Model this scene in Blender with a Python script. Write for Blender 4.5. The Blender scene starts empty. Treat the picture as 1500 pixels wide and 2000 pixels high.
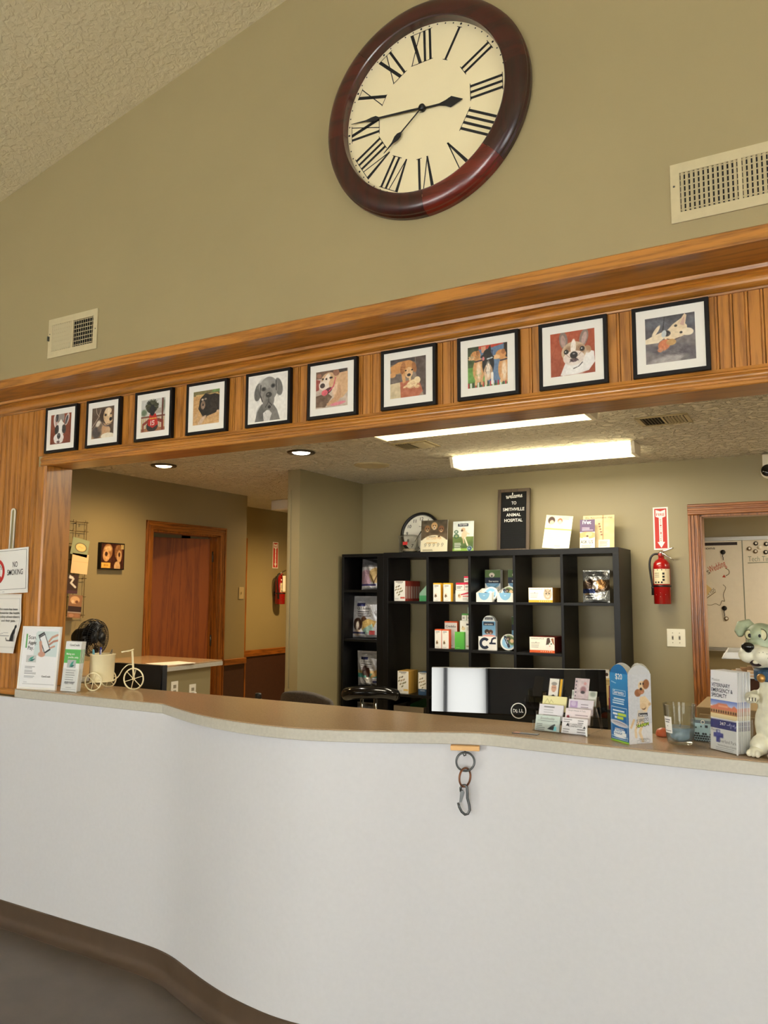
import bpy, bmesh, math, random
import numpy as np
from mathutils import Vector, Matrix

random.seed(7)
PI = math.pi
SC = bpy.context.scene
COL = SC.collection

# ------------------------------------------------------------------ camera, world, daylight, exposure
def make_camera():
    yaw, pitch, roll = math.radians(29.225), math.radians(5.894), math.radians(0.2056)
    fw = Vector((-math.sin(yaw) * math.cos(pitch), math.cos(yaw) * math.cos(pitch), math.sin(pitch)))
    r0 = Vector((math.cos(yaw), math.sin(yaw), 0)); u0 = r0.cross(fw)
    r = r0 * math.cos(roll) + u0 * math.sin(roll); u = -r0 * math.sin(roll) + u0 * math.cos(roll)
    cd = bpy.data.cameras.new('camera'); cam = bpy.data.objects.new('camera', cd); COL.objects.link(cam)
    cam.matrix_world = Matrix(((r.x, u.x, -fw.x, 0), (r.y, u.y, -fw.y, 0), (r.z, u.z, -fw.z, 1.535), (0, 0, 0, 1)))
    cd.sensor_fit = 'VERTICAL'; cd.sensor_height = 24.0; cd.lens = 1514.5 / 2000 * 24.0
    cd.clip_start = 0.05; cd.clip_end = 60
    SC.camera = cam
make_camera()

wd = bpy.data.worlds.new('world'); SC.world = wd; wd.use_nodes = True
bg = wd.node_tree.nodes['Background']; bg.inputs[0].default_value = (0.75, 0.85, 1, 1); bg.inputs[1].default_value = 0.3

def area(name, loc, rot, sx, sy, power, col):
    ld = bpy.data.lights.new(name, 'AREA'); ld.shape = 'RECTANGLE'; ld.size = sx; ld.size_y = sy
    ld.energy = power; ld.color = col
    o = bpy.data.objects.new(name, ld); COL.objects.link(o); o.location = loc; o.rotation_euler = rot
    return o
# daylight through the glazed front wall of the waiting room (behind the camera)
DAY = (0.955, 0.985, 1.0)
area('daylight_entrance', (1.0, -4.88, 1.12), (PI / 2, 0, PI), 1.9, 2.0, 230, DAY)
area('daylight_window', (-3.2, -4.88, 1.5), (PI / 2, 0, PI), 3.0, 1.5, 190, DAY)
area('daylight_side_fill', (4.97, -1.6, 1.5), (PI / 2, 0, -PI / 2 + PI), 2.6, 1.5, 55, DAY)  # added fill from the right-hand wall; no window is built there

SC.view_settings.view_transform = 'Standard'
SC.view_settings.look = 'None'
SC.view_settings.gamma = 1.0
SC.view_settings.use_curve_mapping = False
SC.view_settings.exposure = 0.95
SC.cycles.use_denoising = True
SC.cycles.max_bounces = 8
SC.cycles.diffuse_bounces = 5
SC.cycles.sample_clamp_indirect = 6.0
SC.cycles.caustics_reflective = False
SC.cycles.caustics_refractive = False

# ------------------------------------------------------------------ materials
def lin(c):
    c = np.asarray(c, float) / 255.0
    return np.where(c <= 0.04045, c / 12.92, ((c + 0.055) / 1.055) ** 2.4)
def rgba(c): return tuple(float(v) for v in lin(c)) + (1.0,)
MATS = {}
def new_mat(name):
    m = bpy.data.materials.new(name); m.use_nodes = True
    return m, m.node_tree, m.node_tree.nodes['Principled BSDF']
def mat(name, col, rough=0.6, metal=0.0, var=0.04, vscale=30.0, bump=0.0, bscale=200.0, coat=0.0, trans=0.0, emit=None, estr=0.0, spec=0.5, aniso=(1, 1, 1)):
    if name in MATS: return MATS[name]
    m, nt, b = new_mat(name)
    b.inputs['Roughness'].default_value = rough; b.inputs['Metallic'].default_value = metal
    b.inputs['Specular IOR Level'].default_value = spec
    if coat: b.inputs['Coat Weight'].default_value = coat; b.inputs['Coat Roughness'].default_value = 0.15
    if trans: b.inputs['Transmission Weight'].default_value = trans; b.inputs['IOR'].default_value = 1.45
    tc = nt.nodes.new('ShaderNodeTexCoord'); mp = nt.nodes.new('ShaderNodeMapping'); mp.inputs['Scale'].default_value = aniso
    nt.links.new(tc.outputs['Object'], mp.inputs['Vector'])
    if var > 0:
        n = nt.nodes.new('ShaderNodeTexNoise'); n.inputs['Scale'].default_value = vscale; n.inputs['Detail'].default_value = 4
        nt.links.new(mp.outputs[0], n.inputs['Vector'])
        r = nt.nodes.new('ShaderNodeValToRGB'); c = lin(col)
        r.color_ramp.elements[0].position = 0.3; r.color_ramp.elements[1].position = 0.7
        r.color_ramp.elements[0].color = tuple(np.clip(c * (1 - 2 * var), 0, 1)) + (1,)
        r.color_ramp.elements[1].color = tuple(np.clip(c * (1 + 2 * var), 0, 1)) + (1,)
        nt.links.new(n.outputs['Fac'], r.inputs['Fac']); nt.links.new(r.outputs['Color'], b.inputs['Base Color'])
    else:
        b.inputs['Base Color'].default_value = rgba(col)
    if bump > 0:
        n2 = nt.nodes.new('ShaderNodeTexNoise'); n2.inputs['Scale'].default_value = bscale; n2.inputs['Detail'].default_value = 3
        nt.links.new(mp.outputs[0], n2.inputs['Vector'])
        bp = nt.nodes.new('ShaderNodeBump'); bp.inputs['Strength'].default_value = bump; bp.inputs['Distance'].default_value = 0.004
        nt.links.new(n2.outputs['Fac'], bp.inputs['Height']); nt.links.new(bp.outputs['Normal'], b.inputs['Normal'])
    if emit is not None:
        b.inputs['Emission Color'].default_value = rgba(emit); b.inputs['Emission Strength'].default_value = estr
    MATS[name] = m
    return m
def wood(name, light, dark, axis, rough=0.38, fine=1.0, rnd=True, coat=0.25):
    """oak grain stretched along axis 0/1/2; every object gets its own cut of the grain"""
    if name in MATS: return MATS[name]
    m, nt, b = new_mat(name); L = nt.links.new
    tc = nt.nodes.new('ShaderNodeTexCoord'); mp = nt.nodes.new('ShaderNodeMapping')
    sc = [1.0, 1.0, 1.0]; sc[axis] = 0.07; mp.inputs['Scale'].default_value = sc
    if rnd:
        oi = nt.nodes.new('ShaderNodeObjectInfo'); ml = nt.nodes.new('ShaderNodeVectorMath'); ml.operation = 'SCALE'
        cx = nt.nodes.new('ShaderNodeCombineXYZ')
        for k in range(3): L(oi.outputs['Random'], cx.inputs[k])
        L(cx.outputs[0], ml.inputs[0]); ml.inputs['Scale'].default_value = 37.0
        ad = nt.nodes.new('ShaderNodeVectorMath'); ad.operation = 'ADD'
        L(tc.outputs['Object'], ad.inputs[0]); L(ml.outputs[0], ad.inputs[1]); L(ad.outputs[0], mp.inputs['Vector'])
    else: L(tc.outputs['Object'], mp.inputs['Vector'])
    n0 = nt.nodes.new('ShaderNodeTexNoise'); n0.inputs['Scale'].default_value = 9 * fine; n0.inputs['Detail'].default_value = 2
    L(mp.outputs[0], n0.inputs['Vector'])
    wv = nt.nodes.new('ShaderNodeMath'); wv.operation = 'MULTIPLY'; wv.inputs[1].default_value = 20.0
    L(n0.outputs['Fac'], wv.inputs[0])
    fr = nt.nodes.new('ShaderNodeMath'); fr.operation = 'PINGPONG'; fr.inputs[1].default_value = 1.0; L(wv.outputs[0], fr.inputs[0])
    n1 = nt.nodes.new('ShaderNodeTexNoise'); n1.inputs['Scale'].default_value = 260 * fine; n1.inputs['Detail'].default_value = 3
    L(mp.outputs[0], n1.inputs['Vector'])
    mx = nt.nodes.new('ShaderNodeMix'); mx.data_type = 'FLOAT'; mx.inputs[0].default_value = 0.62
    L(fr.outputs[0], mx.inputs[2]); L(n1.outputs['Fac'], mx.inputs[3])
    r = nt.nodes.new('ShaderNodeValToRGB')
    r.color_ramp.elements[0].position = 0.16; r.color_ramp.elements[0].color = rgba(dark)
    r.color_ramp.elements[1].position = 0.58; r.color_ramp.elements[1].color = rgba(light)
    L(mx.outputs[0], r.inputs['Fac']); L(r.outputs['Color'], b.inputs['Base Color'])
    b.inputs['Roughness'].default_value = rough
    b.inputs['Coat Weight'].default_value = coat; b.inputs['Coat Roughness'].default_value = 0.2
    bp = nt.nodes.new('ShaderNodeBump'); bp.inputs['Strength'].default_value = 0.12; bp.inputs['Distance'].default_value = 0.001
    L(n1.outputs['Fac'], bp.inputs['Height']); L(bp.outputs['Normal'], b.inputs['Normal'])
    MATS[name] = m
    return m
def print_mat(name='print_ink', rough=0.55, coat=0.0):
    if name in MATS: return MATS[name]
    m, nt, b = new_mat(name)
    a = nt.nodes.new('ShaderNodeAttribute'); a.attribute_name = 'Col'
    nt.links.new(a.outputs['Color'], b.inputs['Base Color']); b.inputs['Roughness'].default_value = rough
    b.inputs['Coat Weight'].default_value = coat; b.inputs['Coat Roughness'].default_value = 0.05
    MATS[name] = m
    return m
def texture_plaster(name, col, scale, strength, dist):
    """rolled / knock-down plaster relief"""
    m, nt, b = new_mat(name); L = nt.links.new
    tc = nt.nodes.new('ShaderNodeTexCoord')
    n = nt.nodes.new('ShaderNodeTexNoise'); n.inputs['Scale'].default_value = scale; n.inputs['Detail'].default_value = 4; n.inputs['Distortion'].default_value = 0.6
    L(tc.outputs['Object'], n.inputs['Vector'])
    r = nt.nodes.new('ShaderNodeValToRGB'); r.color_ramp.elements[0].position = 0.42; r.color_ramp.elements[1].position = 0.62
    L(n.outputs['Fac'], r.inputs['Fac'])
    bp = nt.nodes.new('ShaderNodeBump'); bp.inputs['Strength'].default_value = strength; bp.inputs['Distance'].default_value = dist
    L(r.outputs['Color'], bp.inputs['Height']); L(bp.outputs['Normal'], b.inputs['Normal'])
    b.inputs['Base Color'].default_value = rgba(col); b.inputs['Roughness'].default_value = 0.9; b.inputs['Specular IOR Level'].default_value = 0.2
    return m

M_WALL = mat('olive_tan_paint', (160, 145, 106), 0.55, var=0.012, vscale=3, bump=0.06, bscale=260, spec=0.35)
M_WALL_OFFICE = mat('office_tan_paint', (148, 136, 102), 0.42, var=0.012, vscale=3, bump=0.05, bscale=240, spec=0.4)
M_CEIL = texture_plaster('knockdown_ceiling', (228, 214, 176), 36, 0.4, 0.005)
M_CEIL2 = texture_plaster('heavy_knockdown_ceiling', (238, 231, 214), 24, 1.0, 0.03)
M_FLOOR = mat('brown_grey_floor', (98, 88, 78), 0.38, var=0.06, vscale=7, bump=0.03, bscale=90)
M_WHITE_LAM = mat('white_speckled_laminate', (210, 209, 212), 0.42, var=0.008, vscale=60)
M_SIDE = mat('pale_grey_paint', (206, 204, 198), 0.7, var=0.01)
M_TOP = mat('brown_grey_laminate', (176, 148, 116), 0.18, var=0.05, vscale=160)
M_EDGE = mat('pale_grey_edge_laminate', (186, 181, 168), 0.38, var=0.03, vscale=90)
M_COVE = mat('brown_vinyl_cove', (82, 65, 50), 0.4, var=0.05, vscale=12)
OAK_L, OAK_D = (184, 121, 46), (126, 75, 22)
M_OAK_X = wood('oak_grain_along_x', OAK_L, OAK_D, 0, 0.3, coat=0.5)
M_OAK_Z = wood('oak_grain_along_z', OAK_L, OAK_D, 2)
M_OAK_Y = wood('oak_grain_along_y', OAK_L, OAK_D, 1)
M_DOOR = wood('red_oak_door', (164, 88, 20), (122, 60, 10), 2, rough=0.55, fine=0.6, coat=0.0)
M_TRIM_Z = wood('dark_oak_trim_z', (150, 90, 32), (88, 46, 12), 2)
M_TRIM_Y = wood('dark_oak_trim_y', (150, 90, 32), (88, 46, 12), 1)
M_TRIM_X = wood('dark_oak_trim_x', (150, 90, 32), (88, 46, 12), 0)
M_BLACKWOOD = mat('black_brown_foil', (9, 8, 8), 0.42, var=0.12, vscale=40, spec=0.3, aniso=(1, 1, 0.1))
M_BLACK = mat('black_plastic', (14, 14, 15), 0.4, var=0)
M_BLACKFRAME = mat('black_frame', (15, 11, 9), 0.55, var=0.05, spec=0.25)
M_MATBOARD = mat('white_mat_board', (244, 240, 230), 0.8, var=0)
M_WHITE = mat('white_paper', (240, 238, 233), 0.6, var=0)
M_WHITEPL = mat('white_plastic', (236, 230, 214), 0.35, var=0)
M_INK = mat('black_ink', (16, 16, 18), 0.6, var=0)
M_DKBLUE = mat('navy_ink', (24, 28, 60), 0.6, var=0)
M_WHITEINK = mat('white_ink', (244, 243, 238), 0.6, var=0)
M_REDINK = mat('red_ink', (190, 38, 30), 0.6, var=0)
M_GREENINK = mat('green_ink', (70, 160, 70), 0.6, var=0)
M_GREYINK = mat('grey_ink', (120, 120, 122), 0.6, var=0)
M_MAHOG = wood('mahogany', (62, 13, 10), (28, 5, 6), 0, rough=0.3, fine=0.7, coat=0.5)
M_CREAMFACE = mat('cream_dial', (240, 226, 186), 0.5, var=0.01, vscale=6)
M_VENT = mat('painted_vent_metal', (196, 182, 144), 0.5, var=0.02)
M_DUCT_SHADE = mat('duct_shade', (22, 20, 17), 0.8, var=0)  # near-black colour standing in for the shade inside the vents
M_STEEL = mat('dark_steel', (96, 98, 98), 0.35, metal=1.0, var=0.08)
M_CHROME = mat('chrome', (214, 212, 206), 0.16, metal=1.0, var=0)
M_RUST = mat('rusty_steel', (128, 84, 58), 0.45, metal=0.7, var=0.15, vscale=60)
M_RED = mat('red_enamel', (150, 14, 13), 0.22, var=0.02, coat=0.4)
def clear(name, tint, refl):
    m, nt, b = new_mat(name); nt.nodes.remove(b); out = nt.nodes['Material Output']
    tr = nt.nodes.new('ShaderNodeBsdfTransparent'); tr.inputs[0].default_value = tint; gl = nt.nodes.new('ShaderNodeBsdfGlossy'); gl.inputs['Roughness'].default_value = 0.04
    lw = nt.nodes.new('ShaderNodeLayerWeight'); lw.inputs[0].default_value = 0.25; mu = nt.nodes.new('ShaderNodeMath'); mu.operation = 'MULTIPLY_ADD'; mu.inputs[1].default_value = refl; mu.inputs[2].default_value = 0.015
    mx = nt.nodes.new('ShaderNodeMixShader'); L = nt.links.new
    L(lw.outputs['Fresnel'], mu.inputs[0]); L(mu.outputs[0], mx.inputs[0]); L(tr.outputs[0], mx.inputs[1]); L(gl.outputs[0], mx.inputs[2]); L(mx.outputs[0], out.inputs['Surface'])
    return m
M_ACRYL = clear('clear_acrylic', (0.985, 0.99, 0.99, 1), 0.25)
M_JAR = clear('clear_plastic', (0.95, 0.95, 0.94, 1), 0.35)
M_GLASS = clear('clear_glass', (0.97, 0.98, 0.97, 1), 0.5)
M_CREAMMETAL = mat('cream_enamel', (238, 226, 184), 0.3, var=0.01, coat=0.3)
M_FABRIC = mat('grey_brown_fabric', (74, 66, 58), 0.9, var=0.15, vscale=120, bump=0.3, bscale=500)
M_VINYL = mat('glossy_black_vinyl', (12, 11, 11), 0.12, var=0)
M_FOIL = mat('silver_foil', (196, 198, 198), 0.24, metal=0.85, var=0.03, bump=0.9, bscale=26)
M_BAGW = mat('pearl_pouch', (205, 205, 204), 0.25, metal=0.25, var=0.03, bump=0.7, bscale=24)
M_WBOARD = mat('whiteboard', (236, 230, 214), 0.2, var=0.01)
M_ALU = mat('aluminium', (190, 186, 176), 0.35, metal=0.8, var=0)
def lens_mat():
    m, nt, b = new_mat('fluorescent_lens'); L = nt.links.new
    b.inputs['Base Color'].default_value = rgba((250, 240, 205)); b.inputs['Emission Color'].default_value = rgba((255, 238, 188))
    tc = nt.nodes.new('ShaderNodeTexCoord'); sp_ = nt.nodes.new('ShaderNodeSeparateXYZ'); L(tc.outputs['Object'], sp_.inputs[0])
    ab = nt.nodes.new('ShaderNodeMath'); ab.operation = 'ABSOLUTE'; L(sp_.outputs['Y'], ab.inputs[0])
    mr = nt.nodes.new('ShaderNodeMapRange'); mr.interpolation_type = 'SMOOTHSTEP'; mr.inputs['From Min'].default_value = 0.062; mr.inputs['From Max'].default_value = 0.084; mr.inputs['To Min'].default_value = 0.9; mr.inputs['To Max'].default_value = 5.0
    L(ab.outputs[0], mr.inputs['Value']); L(mr.outputs[0], b.inputs['Emission Strength'])
    return m
M_FLUOR = lens_mat()   # the two tubes shine through the sides of the wrap-round lens
M_TUBE = mat('fluorescent_tube', (255, 250, 230), 0.4, var=0, emit=(255, 238, 190), estr=9.0)
M_CAN_WARM = mat('warm_can_lamp', (255, 230, 180), 0.4, var=0, emit=(255, 222, 160), estr=14.0)
M_CAN_COOL = mat('cool_can_lamp', (255, 250, 240), 0.4, var=0, emit=(255, 248, 236), estr=14.0)
M_HALL_LAMP = mat('hall_lamp', (255, 220, 160), 0.4, var=0, emit=(255, 206, 130), estr=16.0)
PRINT = print_mat()
PHOTO = print_mat('photo_gloss', 0.4, 0.25)

# ------------------------------------------------------------------ mesh helpers
class MB:
    def __init__(s): s.v = []; s.f = []; s.sm = []
    def add(s, vs, fs, smooth=False):
        o = len(s.v); s.v += [tuple(p) for p in vs]
        for q in fs: s.f.append([o + i for i in q]); s.sm.append(smooth)
        return s
    def box(s, x0, x1, y0, y1, z0, z1):
        v = [(x, y, z) for z in (z0, z1) for y in (y0, y1) for x in (x0, x1)]
        return s.add(v, [(0, 2, 3, 1), (4, 5, 7, 6), (0, 1, 5, 4), (2, 6, 7, 3), (0, 4, 6, 2), (1, 3, 7, 5)])
    def prism(s, pts, a, b, plane='xy', smooth=False):
        """polygon extruded from a to b along the missing axis"""
        n = len(pts)
        mk = {'xy': lambda p, t: (p[0], p[1], t), 'xz': lambda p, t: (p[0], t, p[1]), 'yz': lambda p, t: (t, p[0], p[1])}[plane]
        v = [mk(p, a) for p in pts] + [mk(p, b) for p in pts]
        s.add(v, [tuple(range(n))[::-1], tuple(range(n, 2 * n))])
        o = len(s.v) - 2 * n
        for i in range(n):
            j = (i + 1) % n; s.f.append([o + i, o + j, o + n + j, o + n + i]); s.sm.append(smooth)
        return s
    def lathe(s, prof, n=32, c=(0, 0, 0), axis='z', smooth=True, a0=0.0, a1=2 * PI):
        """prof: (radius, height) pairs"""
        full = abs(a1 - a0 - 2 * PI) < 1e-6; m = n if full else n + 1; v = []
        for r, h in prof:
            for k in range(m):
                a = a0 + (a1 - a0) * k / n; x, y = r * math.cos(a), r * math.sin(a)
                p = {'z': (x, y, h), 'y': (x, h, y), 'x': (h, x, y)}[axis]
                v.append((p[0] + c[0], p[1] + c[1], p[2] + c[2]))
        fs = []
        for i in range(len(prof) - 1):
            for k in range(n):
                j = (k + 1) % m
                fs.append((i * m + k, i * m + j, (i + 1) * m + j, (i + 1) * m + k))
        return s.add(v, fs, smooth)
    def tube(s, pts, r, n=8, closed=False, caps=True):
        P = [Vector(p) for p in pts]; N = len(P); R = r if isinstance(r, (list, tuple)) else [r] * N
        up = None; v = []
        for i in range(N):
            a = P[(i - 1) % N] if (closed or i > 0) else P[i]; b = P[(i + 1) % N] if (closed or i < N - 1) else P[i]
            t = (b - a).normalized()
            if up is None:
                up = t.orthogonal().normalized()
            else:
                up = (up - t * up.dot(t)); up = up.normalized() if up.length > 1e-6 else t.orthogonal().normalized()
            w = t.cross(up)
            for k in range(n):
                an = 2 * PI * k / n; v.append(P[i] + (up * math.cos(an) + w * math.sin(an)) * R[i])
        fs = []
        for i in range(N if closed else N - 1):
            for k in range(n):
                j = (k + 1) % n; i2 = (i + 1) % N
                fs.append((i * n + k, i * n + j, i2 * n + j, i2 * n + k))
        o = len(s.v); s.add(v, fs, True)
        if caps and not closed:
            s.f.append([o + k for k in range(n)][::-1]); s.sm.append(False)
            s.f.append([o + (N - 1) * n + k for k in range(n)]); s.sm.append(False)
        return s
    def ball(s, c, rx, ry=None, rz=None, n=16, m=10, rot=None):
        ry = rx if ry is None else ry; rz = rx if rz is None else rz
        v = []; fs = []
        for i in range(m + 1):
            t = PI * i / m
            for k in range(n):
                p = Vector((rx * math.sin(t) * math.cos(2 * PI * k / n), ry * math.sin(t) * math.sin(2 * PI * k / n), rz * math.cos(t)))
                if rot is not None: p = rot @ p
                v.append(p + Vector(c))
        for i in range(m):
            for k in range(n):
                j = (k + 1) % n; fs.append((i * n + k, (i + 1) * n + k, (i + 1) * n + j, i * n + j))
        return s.add(v, fs, True)
    def move(s, M):
        s.v = [tuple(M @ Vector(p)) for p in s.v]; return s
    def mesh(s, name):
        me = bpy.data.meshes.new(name); me.from_pydata(s.v, [], s.f)
        me.polygons.foreach_set('use_smooth', s.sm); me.update()
        bm = bmesh.new(); bm.from_mesh(me); bmesh.ops.remove_doubles(bm, verts=bm.verts, dist=1e-6)
        bmesh.ops.recalc_face_normals(bm, faces=bm.faces); bm.to_mesh(me); bm.free()
        return me
    def obj(s, name, m, parent=None, bevel=0.0, seg=2):
        me = s.mesh(name); me.materials.append(m)
        o = bpy.data.objects.new(name, me); COL.objects.link(o)
        if parent is not None: o.parent = parent
        if bevel:
            b = o.modifiers.new('bevel', 'BEVEL'); b.width = bevel; b.segments = seg; b.limit_method = 'ANGLE'; b.angle_limit = 0.6
        return o

def tag(o, label=None, cat=None, group=None, kind=None):
    if label: o['label'] = label
    if cat: o['category'] = cat
    if group: o['group'] = group
    if kind: o['kind'] = kind
    return o
def thing(name, label, cat, loc=(0, 0, 0), rz=0.0, tilt=0.0, group=None):
    o = bpy.data.objects.new(name, None); COL.objects.link(o); o.empty_display_size = 0.05
    o.location = loc; o.rotation_euler = (tilt, 0, rz)
    return tag(o, label, cat, group)
def struct(o): o['kind'] = 'structure'; return o
def dup(o, parent=None):
    c = o.copy(); COL.objects.link(c); c.parent = parent
    for ch in list(o.children): dup(ch, c)
    return c

# ------------------------------------------------------------------ flat print: painted colour grids and lettering
class Cv:
    """a small painter; x runs 0..1, y runs 0..h/w downwards"""
    def __init__(s, nx, ny, bg):
        s.nx, s.ny = nx, ny; s.H = ny / nx
        s.X, s.Y = np.meshgrid((np.arange(nx) + .5) / nx, (np.arange(ny) + .5) / nx)
        s.a = np.zeros((ny, nx, 3)); s.a[:] = bg; s.px = 1.0 / nx
    def put(s, m, col):
        s.a = s.a * (1 - m[..., None]) + np.asarray(col, float) * m[..., None]; return s
    def e(s, cx, cy, rx, ry, col, rot=0, soft=None, op=1.0):
        c, n = math.cos(math.radians(rot)), math.sin(math.radians(rot))
        u = ((s.X - cx) * c + (s.Y - cy) * n) / rx; v = (-(s.X - cx) * n + (s.Y - cy) * c) / ry
        d = np.sqrt(u * u + v * v); sf = soft if soft else 1.4 * s.px / min(rx, ry)
        return s.put(np.clip((1 - d) / sf + .5, 0, 1) * op, col)
    def p(s, pts, col, op=1.0):
        acc = np.zeros_like(s.X)
        for ox in (-.33, 0, .33):
            for oy in (-.33, 0, .33):
                X, Y = s.X + ox * s.px, s.Y + oy * s.px; ins = np.zeros(X.shape, bool); n = len(pts)
                for i in range(n):
                    x0, y0 = pts[i]; x1, y1 = pts[(i + 1) % n]
                    if y0 == y1: continue
                    ins ^= ((y0 > Y) != (y1 > Y)) & (X < (x1 - x0) * (Y - y0) / (y1 - y0) + x0)
                acc += ins
        return s.put(acc / 9 * op, col)
    def r(s, x0, y0, x1, y1, col, op=1.0): return s.p([(x0, y0), (x1, y0), (x1, y1), (x0, y1)], col, op)
    def l(s, pts, w, col, op=1.0):
        d = np.full(s.X.shape, 9.0)
        for (x0, y0), (x1, y1) in zip(pts[:-1], pts[1:]):
            dx, dy = x1 - x0, y1 - y0; t = np.clip(((s.X - x0) * dx + (s.Y - y0) * dy) / (dx * dx + dy * dy + 1e-12), 0, 1)
            d = np.minimum(d, np.hypot(s.X - x0 - t * dx, s.Y - y0 - t * dy))
        return s.put(np.clip((w / 2 - d) / s.px + .5, 0, 1) * op, col)
    def g(s, c0, c1, y0=0.0, y1=None, horiz=False):
        y1 = s.H if y1 is None else y1; C = s.X if horiz else s.Y
        t = np.clip((C - y0) / (y1 - y0), 0, 1)[..., None]
        m = np.ones_like(s.X) if horiz else ((s.Y >= y0) & (s.Y <= y1)).astype(float)
        s.a = np.where(m[..., None] > 0, np.asarray(c0, float) * (1 - t) + np.asarray(c1, float) * t, s.a); return s
    def n(s, amp, cells=14, seed=1, mask=None):
        rg = np.random.RandomState(seed); g = rg.uniform(-1, 1, (int(cells * max(1, s.H)) + 3, cells + 2))
        gx = s.X * cells; gy = s.Y * cells; xi = gx.astype(int); yi = gy.astype(int); fx, fy = gx - xi, gy - yi
        v = (g[yi, xi] * (1 - fx) + g[yi, xi + 1] * fx) * (1 - fy) + (g[yi + 1, xi] * (1 - fx) + g[yi + 1, xi + 1] * fx) * fy
        s.a = np.clip(s.a + v[..., None] * amp, 0, 255); return s
    def fur(s, cx, cy, rx, ry, col, n=60, ang=90, ln=.06, amp=22, w=.009, op=.4, seed=0, spread=30):
        rg = random.Random(seed + int(cx * 997)); col = np.asarray(col, float)
        for _ in range(n):
            r_, t = math.sqrt(rg.random()), rg.random() * 2 * PI; x, y = cx + rx * r_ * math.cos(t), cy + ry * r_ * math.sin(t)
            a = math.radians(ang + rg.uniform(-spread, spread)); s.l([(x, y), (x + ln * math.cos(a), y + ln * math.sin(a))], w, np.clip(col + rg.uniform(-amp, amp), 0, 255), op)
        return s
    def bars(s, x0, y0, x1, n, dy, w, col, seed=0, short=0.35):
        rg = random.Random(seed)
        for i in range(n): s.r(x0, y0 + i * dy, x1 - (x1 - x0) * rg.random() * short, y0 + i * dy + w, col)
        return s
    def planks(s, ang, step, col, w=.008):
        c, n = math.cos(math.radians(ang)), math.sin(math.radians(ang)); d = (s.X * n + s.Y * c) / step
        fr = np.abs(d - np.round(d)) * step
        return s.put(np.clip((w - fr) / s.px, 0, 1) * .6, col)

def printed(name, cv, w, h, parent, x0=0.0, z0=0.0, y=-0.0008, m=None, curve=0.0):
    """cv as a coloured grid in the parent's x-z plane, facing -y; x0 is the left edge, z0 the lower edge"""
    nx, ny = cv.nx, cv.ny
    xs = np.linspace(0, w, nx + 1); zs = np.linspace(h, 0, ny + 1)
    X, Z = np.meshgrid(xs, zs); V = np.stack([X + x0, np.full_like(X, y) + curve * (2 * X / w - 1) ** 2, Z + z0], -1).reshape(-1, 3)
    I = np.arange((nx + 1) * (ny + 1)).reshape(ny + 1, nx + 1)
    F = np.stack([I[1:, :-1], I[1:, 1:], I[:-1, 1:], I[:-1, :-1]], -1).reshape(-1, 4)
    me = bpy.data.meshes.new(name)
    me.vertices.add(len(V)); me.vertices.foreach_set('co', V.astype(np.float32).ravel())
    me.loops.add(F.size); me.loops.foreach_set('vertex_index', F.astype(np.int32).ravel())
    me.polygons.add(len(F)); me.polygons.foreach_set('loop_start', np.arange(0, F.size, 4, dtype=np.int32)); me.polygons.foreach_set('loop_total', np.full(len(F), 4, np.int32))
    me.update(calc_edges=True)
    at = me.attributes.new('Col', 'FLOAT_COLOR', 'CORNER')
    c = np.ones((ny * nx, 4)); c[:, :3] = lin(np.clip(cv.a, 0, 255)).reshape(-1, 3)
    at.data.foreach_set('color', np.repeat(c, 4, axis=0).astype(np.float32).ravel())
    me.materials.append(m or PRINT); me.validate()
    o = bpy.data.objects.new(name, me); COL.objects.link(o); o.parent = parent
    return o

TXT = {}
def glyphs(body, bold, shear=0.0):
    k = (body, bold, shear)
    if k in TXT: return TXT[k]
    cu = bpy.data.curves.new('t', 'FONT'); cu.body = body; cu.size = 1.0; cu.offset = bold; cu.resolution_u = 3; cu.shear = shear
    ob = bpy.data.objects.new('t', cu); me = bpy.data.meshes.new_from_object(ob)
    v = np.array([tuple(p.co) for p in me.vertices]) if len(me.vertices) else np.zeros((0, 3)); f = [list(p.vertices) for p in me.polygons]
    bpy.data.objects.remove(ob); bpy.data.curves.remove(cu); bpy.data.meshes.remove(me)
    TXT[k] = (v, f); return TXT[k]
def lettering(lines, m, parent, y=-0.0016, name='lettering'):
    """lines: dicts or tuples (text, x, z, height, width|None, align, bold, rotation, shear); cap height in metres, fitted to width if given"""
    mb = MB()
    for ln in lines:
        t, x, z, h = ln[:4]; wd_ = ln[4] if len(ln) > 4 else None; al = ln[5] if len(ln) > 5 else 'c'
        bold = ln[6] if len(ln) > 6 else 0.0; rot = ln[7] if len(ln) > 7 else 0.0; sh = ln[8] if len(ln) > 8 else 0.0
        v, f = glyphs(t, bold, sh)
        if not len(v): continue
        v = v.copy(); v[:, 0] -= v[:, 0].min(); s = h / 0.69; W = v[:, 0].max() * s; sx = s
        if wd_: sx = s * wd_ / W; W = wd_
        p = v[:, :2] * (sx, s); p[:, 0] -= {'l': 0, 'c': W / 2, 'r': W}[al]
        c, n = math.cos(rot), math.sin(rot)
        q = np.stack([p[:, 0] * c - p[:, 1] * n + x, np.full(len(p), y), p[:, 0] * n + p[:, 1] * c + z], 1)
        mb.add(q, f)
    me = bpy.data.meshes.new(name); me.from_pydata(mb.v, [], mb.f); me.materials.append(m)
    o = bpy.data.objects.new(name, me); COL.objects.link(o); o.parent = parent
    return o
def board(w, h, t, m, parent, name='sheet', bevel=0.0, x0=None, z0=0.0, y0=0.0):
    x0 = -w / 2 if x0 is None else x0
    return MB().box(x0, x0 + w, y0, y0 + t, z0, z0 + h).obj(name, m, parent, bevel)
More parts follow.
